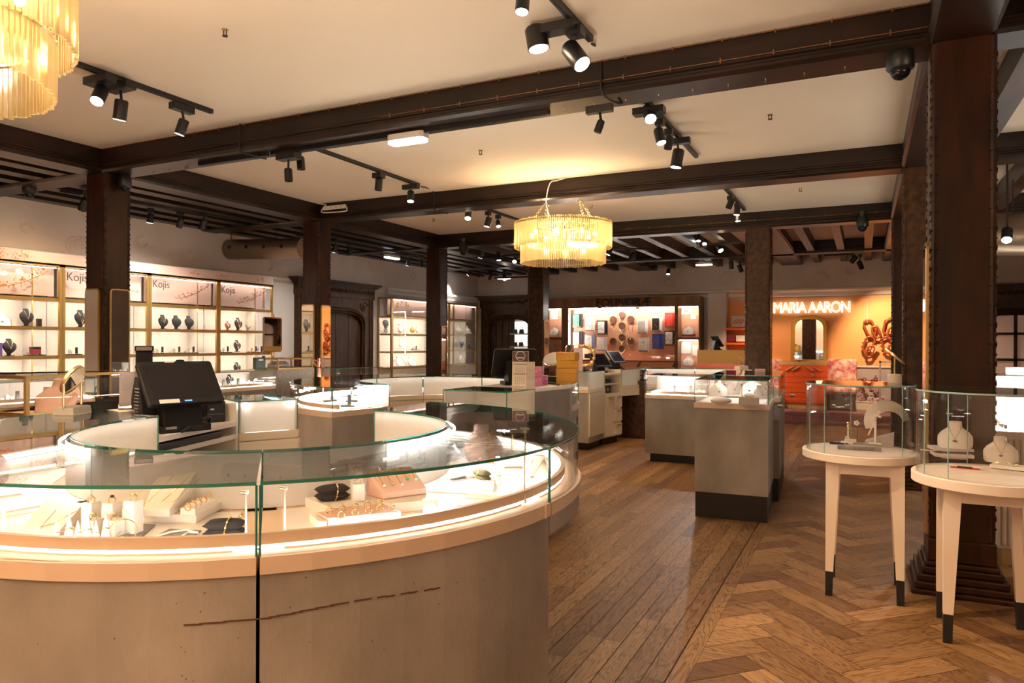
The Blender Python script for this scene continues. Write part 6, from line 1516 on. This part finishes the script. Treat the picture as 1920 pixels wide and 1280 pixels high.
b = MB(); b.ring((0, sl(hh * .85) - .003, hh * .86), .035, .0025, nrm=(0, 1, 0), n=20, k=4).bx((.0, sl(hh * .8) - .003, hh * .81), (.05, .002, .008)).build('picture_print', linen, t)
p = T2(995, 727); t = thing('price_sheet', 'clear acrylic holder with a pale sheet right of the calendar', 'sign', p, fc(p, -10)); h2 = at(995, 678, y=p.y).z - p.z; MB().box(-.03, .03, -.002, .002, 0, h2).build('sheet', linen, t); MB().box(-.033, .033, -.006, -.003, 0, h2).build('holder', acry, t)
for k, (a_, b_, z_, sx, lab) in enumerate(((1008, 723, 0, .062, 'lower left pink carton beside the calendar'), (1017, 721, 0, .05, 'lower right pink carton beside the calendar'), (1008, 723, .075, .058, 'upper pink carton beside the calendar'))):
    p = T2(a_, b_) + Vector((0, .03 * (k == 1), z_)); t = thing('pink_carton', lab, 'carton', p, R(20)); MB().box(-sx / 2 * 1.2, sx / 2 * 1.2, -.04, .04, 0, .073).build('carton', mag, t, bev=.001)
    b = MB(); b.bx((-.01, -.0405, .045), (.03, .001, .004)).bx((-.01, -.0405, .035), (.022, .001, .003)).bx((.02, -.0405, .05), (.008, .001, .012)).build('print', linen, t)
p = T2(1000, 710); table_mirror('round tilting mirror left of the yellow boxes', T2(1037, 714), fc(p, -20), 1.15, -52, blkp, steel, True)
for k, (a0, a1, b0, lab) in enumerate(((1042, 1079, 716, 'largest yellow box at the bottom of the stack'), (1040, 1080, 691, 'middle yellow box of the stack of three'), (1040, 1076, 677, 'topmost yellow box of the stack of three'))):
    p = T2(1060, 716); zz = (0, .118, .185)[k]; h_ = (.116, .066, .066)[k]; w_ = (.17, .185, .17)[k]
    p = Vector((p.x, p.y + .05, ZT2 + zz)); t = thing('yellow_box', lab, 'box', p, R(10 + (0, 12, -8)[k])); MB().box(-w_ / 2, w_ / 2, -.06, .06, 0, h_).build('carton', yel, t, bev=.002); MB().box(-w_ / 2 - .001, w_ / 2 + .001, -.061, .061, h_ * .62, h_ * .64).build('flap_edge', mat('dark_kraft', (.55, .28, .04), .6) if k == 0 else MATS['dark_kraft'], t)  # flap edge drawn as a narrow band of darker kraft
t = thing('pen', 'green and black pen on the counter before the yellow boxes', 'pen', T2(1030, 722)); a_, b__ = T2(1022, 716), T2(1048, 723); MB().tube([a_ + Vector((0, 0, .006)), b__ + Vector((0, 0, .006))], .005, 8).build('barrel', blkp, t, W=True); MB().tube([a_ + Vector((0, 0, .0065)), a_.lerp(b__, .3) + Vector((0, 0, .0065))], .0055, 8).build('cap', gem_g, t, W=True)
p = T2(950, 722); register('cash_register', 'black screen seen from behind, left of the calendar', (p.x, p.y + .12, ZT2), fc(p, 195), .95, 62)
# green cluster, lying in the square glass case
for k, (a_, b_, m_, lab) in enumerate(((938, 762, gem_g, 'green stone ring stand in the square glass case'), (918, 764, white, 'white ring stand in the square glass case, left'), (990, 752, white, 'small gold bottle like stand in the square glass case, right'))):
    p = at(a_, b_, z=.934); t = thing('ring_stand', lab, 'ring stand', p); MB().lathe([(.02, 0), (.018, .012), (.006, .03)], 14).build('stand', m_, t, smooth=50); MB().ball((0, 0, .038), .009, 8).build('stone', m_ if k == 0 else gold, t)
# ================================================================ rear island
T3 = lambda a_, b_: at(a_, b_, z=Z3 + .002)
p = at(1146, 712, z=1.002); register('cash_register', 'black register on the cream drawer cabinet of the rear island', (*(e1 + uu * .5 + bd * .2), 1.001), fc(p, 48), .98, 52)
p = at(1140, 700, z=Z3); register('cash_register', 'second register behind the rear island cabinet, screen facing left', at(1155, 690, y=11.0), fc(p, 55), .95, 50)
o_ = at(1155, 690, y=11.0); t = thing('wooden_tray', 'brown wooden box with paper slots behind the rear island register', 'box', (o_.x + .3, 10.7, o_.z - .16)); MB().box(-.3, .28, -.15, .2, 0, .02).box(-.3, .28, -.15, .2, .14, .155).box(-.3, -.27, -.15, .2, 0, .155).box(.25, .28, -.15, .2, 0, .155).box(-.3, .28, -.15, .2, .07, .08).box(-.3, .28, .18, .2, 0, .155).build('carcass', wood_md, t)
t = thing('rear_table', 'narrow brown stand carrying the wooden box behind the rear island', 'stand', (o_.x + .2, 10.8, 0)); MB().box(-.45, .4, -.3, .4, 0, o_.z - .162).build('body', wood_md, t)
p = T3(1098, 700); p = at(1098, 697, z=Z3); t = thing('sheet_holder', 'pink sheet in an upright clear holder before the rear register', 'sign', (p.x - .15, p.y + .12, Z3), fc(p, 5)); hh = at(1106, 652, y=p.y + .12).z - Z3; MB().box(-.06, .06, -.003, .003, 0, hh).build('sheet', lilac, t); MB().box(-.063, .063, -.008, -.005, 0, hh).build('holder', acry, t)
t = thing('cardboard_sleeve', 'white and grey leaflet standing beside the pink sheet', 'leaflet', (p.x - .33, p.y + .1, Z3), fc(p, 40)); MB().box(-.045, .045, -.002, .002, 0, .20).build('leaflet', linen, t)
for k in range(2): t = thing('pink_carton', ('lower', 'upper')[k] + ' pink carton behind the rear island mirror', 'carton', (p.x - .42, p.y + .25, Z3 + .13 * k), R(15)); MB().box(-.08, .08, -.05, .05, 0, .128).build('carton', mag, t, bev=.001)
table_mirror('round brown table mirror behind the yellow boxes', (*(e0 + bd * .36 + (e1 - e0) * .3), Z3), fc(p, 60), 1.5, -10, blkp, brass, True)
t = thing('garland', 'gold and pink wreath ornament behind the pink sheet', 'ornament', (p.x - .2, p.y + .5, Z3)); b = MB(); 
for k in range(26): a = 2 * PI * k / 26; b.ball((.14 * math.cos(a), 0, .20 + .14 * math.sin(a)), .02 + .008 * (k % 3), 7)
b.build('wreath', goldw, t); MB().tube([(0, 0, 0), (0, 0, .08)], .012, 8).box(-.06, .06, -.04, .04, 0, .012).build('foot', blk, t); MB().bx((.05, -.03, .2), (.08, .02, .06)).build('dark_clip', blk, t)
p = at(1150, 737, z=.862)
cb = e1 + uu * .45 + bd * .18
t = thing('cash_box', 'small black cash box on the lower shelf of the cream cabinet', 'box', (cb.x, cb.y, .721), math.atan2(uu.y, uu.x)); MB().box(-.13, .13, -.10, .10, 0, .10).build('case', blk, t, bev=.004); MB().box(.02, .05, -.103, -.10, .03, .06).build('lock', linen, t)
t = thing('black_tray', 'flat black tray on the middle shelf of the cream cabinet', 'tray', (cb.x, cb.y, .861), math.atan2(uu.y, uu.x)); MB().box(-.16, .12, -.10, .12, 0, .05).build('case', blkp, t, bev=.004)
k0v, k1v = k0, k1; ui = (k1 - k0).normalized(); ni = Vector((-ui.y, ui.x))
for k in range(4):
    c = k0 + ui * (.22 + .2 * k) + ni * .30; put('tc_w' if k else 'tc_w', None, 'white jewellery tray in the front counter of the rear island, %s' % ('leftmost', 'second', 'third', 'rightmost')[k], (c.x, c.y, .816), fc(c), scale=.95)
# ================================================================ square counters
DQ = .953; Dq = lambda a_, b_: at(a_, b_, z=DQ)
def clam(m=linen):
    t = thing('shell_stand', 'x', 'display stand')
    loft(MB(), [(0, .055, .03, 0), (.012, .085, .05, 0), (.03, .09, .055, .004), (.045, .07, .05, .012), (.055, .03, .03, .02)], 22).build('shell', m, t, smooth=60); return t
p = Dq(1352, 756); put('clam', clam, 'smooth white shell shaped display at the front left of the nearer square counter', p, fc(p, 15), scale=.95)
p = Dq(1404, 759); t = thing('display_slab', 'grey beige box at the front right of the nearer square counter', 'display base', p, fc(p, 4)); MB().box(-.075, .075, -.04, .04, 0, .062).build('block', greyb, t, bev=.002)
p = Vector((p.x, p.y + .02, DQ + .063)); put('clam', None, 'faceted white stand on top of the grey beige box', p, fc(p, -20), scale=.5)
p = Dq(1391, 757); t = thing('ring_finger', 'tan cylinder with an upright gold pin beside the grey beige box', 'stand', p); MB().lathe([(.025, 0), (.025, .024)], 20).build('cylinder', linen, t, smooth=40); MB().tube([(0, 0, .02), (0, 0, .15)], .003, 6).build('pin', gold, t); MB().ball((0, 0, .155), .01, 8).build('bead', gold, t)
for a_, b_, e_, sc, lab in ((1345, 742, 15, .9, 'white bust at the back left of the nearer square counter'), (1410, 741, -20, 1.0, 'white bust in the middle of the nearer square counter'), (1432, 738, 10, 1.0, 'white bust at the right of the nearer square counter'), (1425, 746, 30, .7, 'small white bust near the right glass of the nearer square counter'), (1378, 737, 0, .8, 'small white bust at the back centre of the nearer square counter')):
    p = Dq(a_, b_); put('wb3', None, lab, p, fc(p, e_), scale=sc)
p = Dq(1380, 745); t = thing('slate_plate', 'black plate in the middle of the nearer square counter', 'plate', p, fc(p)); MB().box(-.14, .12, -.03, .03, 0, .008).build('plate', blk, t)
p = Dq(1360, 738); put('Tstbra', None, 'brass T stand in the nearer square counter', p, fc(p), scale=1.0)
for k, (lx, ly) in enumerate(((.3, .4), (.35, .8))): c = r0 + u_ * 0; c = r0 + (r1 - r0).normalized() * lx + Vector((-(r1 - r0).y, (r1 - r0).x)).normalized() * ly; put('wb3', None, 'white bust inside the rear square counter, %s' % ('front', 'back')[k], (c.x, c.y, DQ), fc(c))
p = at(1447, 700, z=ZB); t = thing('paper_pad', 'small pad of papers on the rear square counter', 'pad', at(1425, 697, z=ZB + .001), R(10)); MB().box(-.05, .05, -.04, .04, 0, .03).build('pad', pinkb, t)
p = at(1391, 692.5, z=ZB); t = thing('table_mirror', 'small gilt and orange mirror beside the brown pillar', 'mirror', at(1390, 693, y=9.6), R(50)); MB().box(-.07, .07, -.05, .05, 0, .05).build('base', ivory, t); b = MB(); b.M = Matrix.Translation((0, 0, .12)) @ Matrix.Rotation(R(60), 4, 'X') @ Matrix.Rotation(R(40), 4, 'Y'); b.lathe([(.06, -.008), (.06, .008)], 24).build('mirror_pane', goldw, t)
p_ = at(1390, 693, y=9.6); t = thing('small_pedestal', 'ivory pedestal under the small gilt mirror', 'pedestal', (p_.x, p_.y, 0)); MB().box(-.12, .12, -.12, .12, 0, p_.z - .002).build('block', ivory, t)
# locks on the side of the square counters
for k, (a_, b_) in enumerate(((1463, 761), (1486, 741))):
    p = at(a_, b_, x=f1.x + .012 + .012 * k); t = thing('case_lock', ('front', 'rear')[k] + ' chrome sliding lock on the side of the square counters', 'lock', p); MB().tube([(-.02, 0, 0), (.02, 0, 0)], .016, 12).build('barrel', steel, t); MB().box(.0, .006, -.05, .05, -.006, .006).build('bolt', steel, t)
# ================================================================ round tables
za, zb_ = .8195, .8035
def A(a_, b_):
    p = at(a_, b_, z=za); d = p.xy - Vector(TA)
    if d.length > .24: d *= .24 / d.length
    return Vector((TA[0] + d.x, TA[1] + d.y, za))
p = A(1609, 843); t = thing('stone_base', 'grey stone slab under the two stands on the left round table', 'display base', p, fc(p, 3)); MB().box(-.11, .12, -.022, .03, 0, .018).build('slab', slate, t, bev=.001)
p = A(1590, 836) + Vector((0, .0, .019)); t = thing('jewellery_stand', 'tall slim white post with a gold brooch on the left round table', 'stand', p, fc(p)); MB().box(-.04, .03, -.015, .015, 0, .009).build('foot', white, t); MB().box(-.005, .005, -.005, .005, .009, .115).build('post', white, t); MB().ball((0, -.004, .12), .010, 8).ball((0, -.006, .10), .008, 8).ball((.004, -.006, .088), .007, 8).build('brooch', gold, t)
p = A(1641, 838) + Vector((0, 0, .019)); t = thing('jewellery_stand', 'white post with a ribbon bow holding the curved white collar', 'stand', p, fc(p, -8)); MB().box(-.035, .035, -.018, .018, 0, .009).build('foot', white, t); MB().box(-.006, .006, -.005, .005, .009, .175).build('post', white, t)
b = MB()
for a in (25, 100, 170, 260, 320): b.M = Matrix.Translation((0, -.01, .18)) @ Matrix.Rotation(R(a), 4, 'Y'); b.prism([(0, -.004), (.035, -.009), (.038, .004), (0, .004)], -.006, .006)
b.M = Matrix(); b.build('bow', linen, t)
t = thing('collar_stand', 'large curved white necklace collar leaning in the left round table', 'necklace collar', p + Vector((.045, .10, 0)), fc(p, 15))
v = []; f = []; n = 16
for i in range(n + 1):
    a = PI * (1.08 - 1.0 * i / n); r0_, r1_ = .075, .115 + .02 * math.sin(PI * i / n)
    for r_, yy in ((r0_, 0), (r1_, .03)): v += [(.03 + r_ * math.cos(a) * 1.1, yy - .006, .11 + r_ * math.sin(a) * 1.1), (.03 + r_ * math.cos(a) * 1.1, yy, .11 + r_ * math.sin(a) * 1.1)]
for i in range(n): a = 4 * i; f += [(a, a + 4, a + 6, a + 2), (a + 1, a + 3, a + 7, a + 5), (a, a + 1, a + 5, a + 4), (a + 2, a + 6, a + 7, a + 3)]
f += [(0, 2, 3, 1), (4 * n, 4 * n + 1, 4 * n + 3, 4 * n + 2)]
MB().add(v, f).build('collar', linen, t, smooth=60); MB().add([(-.05, 0, .14), (-.035, 0, .15), (-.09, -.04, .05), (-.10, -.04, .045), (-.05, .004, .14), (-.035, .004, .15), (-.09, -.036, .05), (-.10, -.036, .045)], [(0, 1, 2, 3), (7, 6, 5, 4), (0, 4, 5, 1), (1, 5, 6, 2), (2, 6, 7, 3), (3, 7, 4, 0)]).build('collar_tip', linen, t)
p = A(1668, 836) + Vector((0, .03, 0)); t = thing('wedge_stand', 'long wedge shaped grey white stand on the left round table', 'display stand', p, fc(p, -4)); MB().prof([(-.09, .0), (.08, .0), (.08, .085), (-.09, .03)], -.02, .055, 'x').build('side', greyb, t) if False else MB().add([(-.10, -.025, 0), (.055, -.025, 0), (.055, .055, 0), (-.10, .055, 0), (-.10, -.025, .018), (.055, -.025, .078), (.055, .055, .085), (-.10, .055, .03)], [(3, 2, 1, 0), (4, 5, 6, 7), (0, 1, 5, 4), (1, 2, 6, 5), (2, 3, 7, 6), (3, 0, 4, 7)]).build('wedge', greyb, t)
p = A(1561, 830); t = thing('small_tray', 'flat black tray with two silver pieces on the left round table', 'tray', p, fc(p, -4)); MB().box(-.04, .04, -.015, .015, 0, .012).build('tray', blk, t); MB().box(-.008, .004, -.008, .004, .012, .016).box(.012, .022, -.006, .003, .012, .016).build('silver_piece', steel, t)
p = A(1572, 818); t = thing('card_block', 'white card on a small brown block on the left round table', 'card', p, fc(p, 5)); MB().box(-.03, .03, -.01, .02, 0, .012).build('block', wood_md, t); MB().box(-.034, .032, -.014, .022, .012, .03).build('card', linen, t)
p = A(1585, 828); t = thing('ramp_card', 'slanted white card with rings on the left round table', 'card', p, fc(p, 30)); MB().prof([(-.03, 0), (.03, .0), (.032, .045), (.028, .047)], -.01, .012, 'x').build('card', linen, t)
p = A(1603, 822); t = thing('orchid_stand', 'dark wire stand with a small white flower on the left round table', 'stand', p); MB().lathe([(.014, 0), (.014, .004)], 12).tube([(0, 0, .004), (.002, 0, .08), (-.004, 0, .13)], .0016, 6).build('wire', blk, t); b = MB()
for k in range(5): a = 2 * PI * k / 5; b.ball((-.004 + .010 * math.cos(a), 0, .133 + .010 * math.sin(a)), .008, 7)
b.build('flower', white, t); MB().ring((0, -.005, .05), .012, .0012, nrm=(0, 1, 0), n=14, k=4).build('earring', steel, t)
p = A(1625, 818); t = thing('small_rings', 'group of dark stone rings lying on a grey card, left round table', 'rings', p); b = MB(); MB().box(-.045, .06, -.02, .02, 0, .01).build('card', greyb, t)
for k in range(6): b.ring((-.035 + .018 * k, -.005 + .008 * (k % 2), .016), .008, .002, n=12, k=5)
b.build('ring', slate, t)
table = at(1698, 717, z=1.214)
t = thing('tilted_mirror', 'tilted brass hand mirror on a post in a cream pot on the left round table', 'mirror', (TA[0] + .185, TA[1] + .075, 1.2135), fc((.2, 4.8, 0), 0))
MB().lathe([(.036, 0), (.038, .004), (.038, .05), (.034, .054)], 28).build('pot', linen, t, smooth=40); MB().tube([(0, 0, .05), (0, 0, .155)], .005, 10).build('post', brass, t)
b = MB(); b.M = Matrix.Translation((0, 0, .16)) @ Matrix.Rotation(R(43), 4, 'Y'); b.lathe([(.066, -.006), (.072, -.004), (.072, .004), (.066, .006)], 36).build('rim', brass, t, smooth=30); b = MB(); b.M = Matrix.Translation((0, 0, .16)) @ Matrix.Rotation(R(43), 4, 'Y'); b.lathe([(.064, -.0062), (.064, .0068)], 36).build('mirror_pane', mirror, t)
# right round table
Bz = lambda a_, b_, z=zb_: at(a_, b_, z=z)
p = Bz(1787, 859); t = thing('white_board', 'lower white board under the large bust, right round table', 'display board', p, fc(p, 12)); MB().box(-.10, .09, -.06, .08, 0.012, .030).box(-.06, .06, -.03, .05, 0, .012).build('board', linen, t, bev=.001)
t = thing('white_board', 'upper white board under the large bust, right round table', 'display board', p + Vector((-.005, .01, .036)), fc(p, 16)); MB().box(-.105, .095, -.05, .08, 0.008, .024).box(-.06, .06, -.02, .05, 0, .008).build('board', linen, t, bev=.001)
put('bigbust', lambda: bust_white(linen, MATS['antique_gold']), 'large cream necklace bust with an oval medallion on the right round table', p + Vector((.012, .025, .061)), fc(p, -2), scale=.86)
p2 = Bz(1877, 866); put('bigbust', None, 'smaller cream bust with a ring pendant at the right of the right round table', Vector((p2.x, p2.y + .03, zb_ + .0)), fc(p2, 4), scale=.80)
p3 = Bz(1893, 880); t = thing('earring_board', 'low white tray with scattered earring cards at the right edge', 'tray', p3, fc(p3, -10)); MB().box(-.08, .10, -.035, .04, .004, .022).build('board', linen, t, bev=.001)
for k, (x, y) in enumerate(((-.05, 0), (-.01, .015), (.03, -.005), (.07, .015), (.01, -.02))): MB().bx((x, y, .025), (.03, .022, .002), .4 * k).build('earring_card', white, t)
b = MB()
for k, (x, y) in enumerate(((-.05, 0), (-.01, .015), (.03, -.005), (.07, .015))): b.tube([(x - .008, y, .029), (x + .008, y - .004, .030)], .0022, 5)
b.build('earring', gold, t)
p4 = Bz(1808, 878); t = thing('pen_tray', 'long narrow white tray with a red and black pen on the right round table', 'tray', p4, fc(p4, -4)); MB().box(-.075, .075, -.006, .016, .012, .016).build('lid', linen, t); MB().box(-.06, .065, -.014, .008, 0, .006).build('red_card', redm, t); MB().box(-.03, .035, -.016, .0, .004, .012).build('black_box', blk, t)
p5 = Bz(1741, 844, zb_ + .06); t = thing('chain_card', 'small card with a dark chain at the left of the large bust', 'card', p5, fc(p5)); MB().box(-.04, .02, -.015, .015, -.001, .003).build('card', linen, t); MB().tube([(-.005, -.01, .006), (.008, -.014, .006), (.022, -.008, .006)], .003, 6).build('chain', slate, t)
# items in the fluted counters
for k, (a_, b_) in enumerate(((1895, 790), (1880, 700))):
    p = at(a_, b_, y=7.4 + 2.1 * k); t = thing('white_carton', 'white carton on the %s counter at the right edge' % ('nearer', 'farther')[k], 'carton', (1.05 + .45 * k, 5.85 + 3.65 * k, (.886, 1.112)[k])); MB().box(-.1, .1, -.06, .06, 0, .08).build('carton', white, t, bev=.002)
# knob of the stone counter, scuff line on the concrete
p = at(1908, 908, y=3.92)
t = thing('table_lock', 'round metal lock under the rim of the right round table', 'lock', at(1865, 909, y=3.98)); MB().tube([(0, .05, 0), (0, 0, 0)], .010, 14).build('barrel', steel, t)

# scuffs on the concrete of the two front sections
for o in list(bpy.data.objects):
    if o.get('label', '').startswith(('front left section of the big', 'front right section of the big')):
        b = MB(); left = 'left' in o['label']
        for k in range(34):
            px_ = 356 + k * 14.4
            if (px_ < 500) != left or (k > 20 and k % 3 == 0): continue
            py_ = 1170 - 12 * (px_ - 356) / 144 if px_ < 500 else 1158 - 28 * (px_ - 500) / 140 if px_ < 640 else 1130 - 31 * (px_ - 640) / 200
            rr = ray(px_, py_); q_ = None
            for it in range(400):
                tt = .9 + it * .005; w_ = Vector((0, 0, H)) + rr * tt
                if math.hypot(w_.x - C1[0], w_.y - C1[1]) < RO: q_ = w_; break
            if q_ is not None:
                a = math.atan2(q_.y - C1[1], q_.x - C1[0]); b.bx((C1[0] + (RO + .0006) * math.cos(a), C1[1] + (RO + .0006) * math.sin(a), q_.z), (.0012, .026, .0035), a)
        b.build('scuff_mark', mat('scuff_brown', (.10, .045, .02), .7) if 'scuff_brown' not in MATS else MATS['scuff_brown'], o, W=True)
texts_to_mesh()
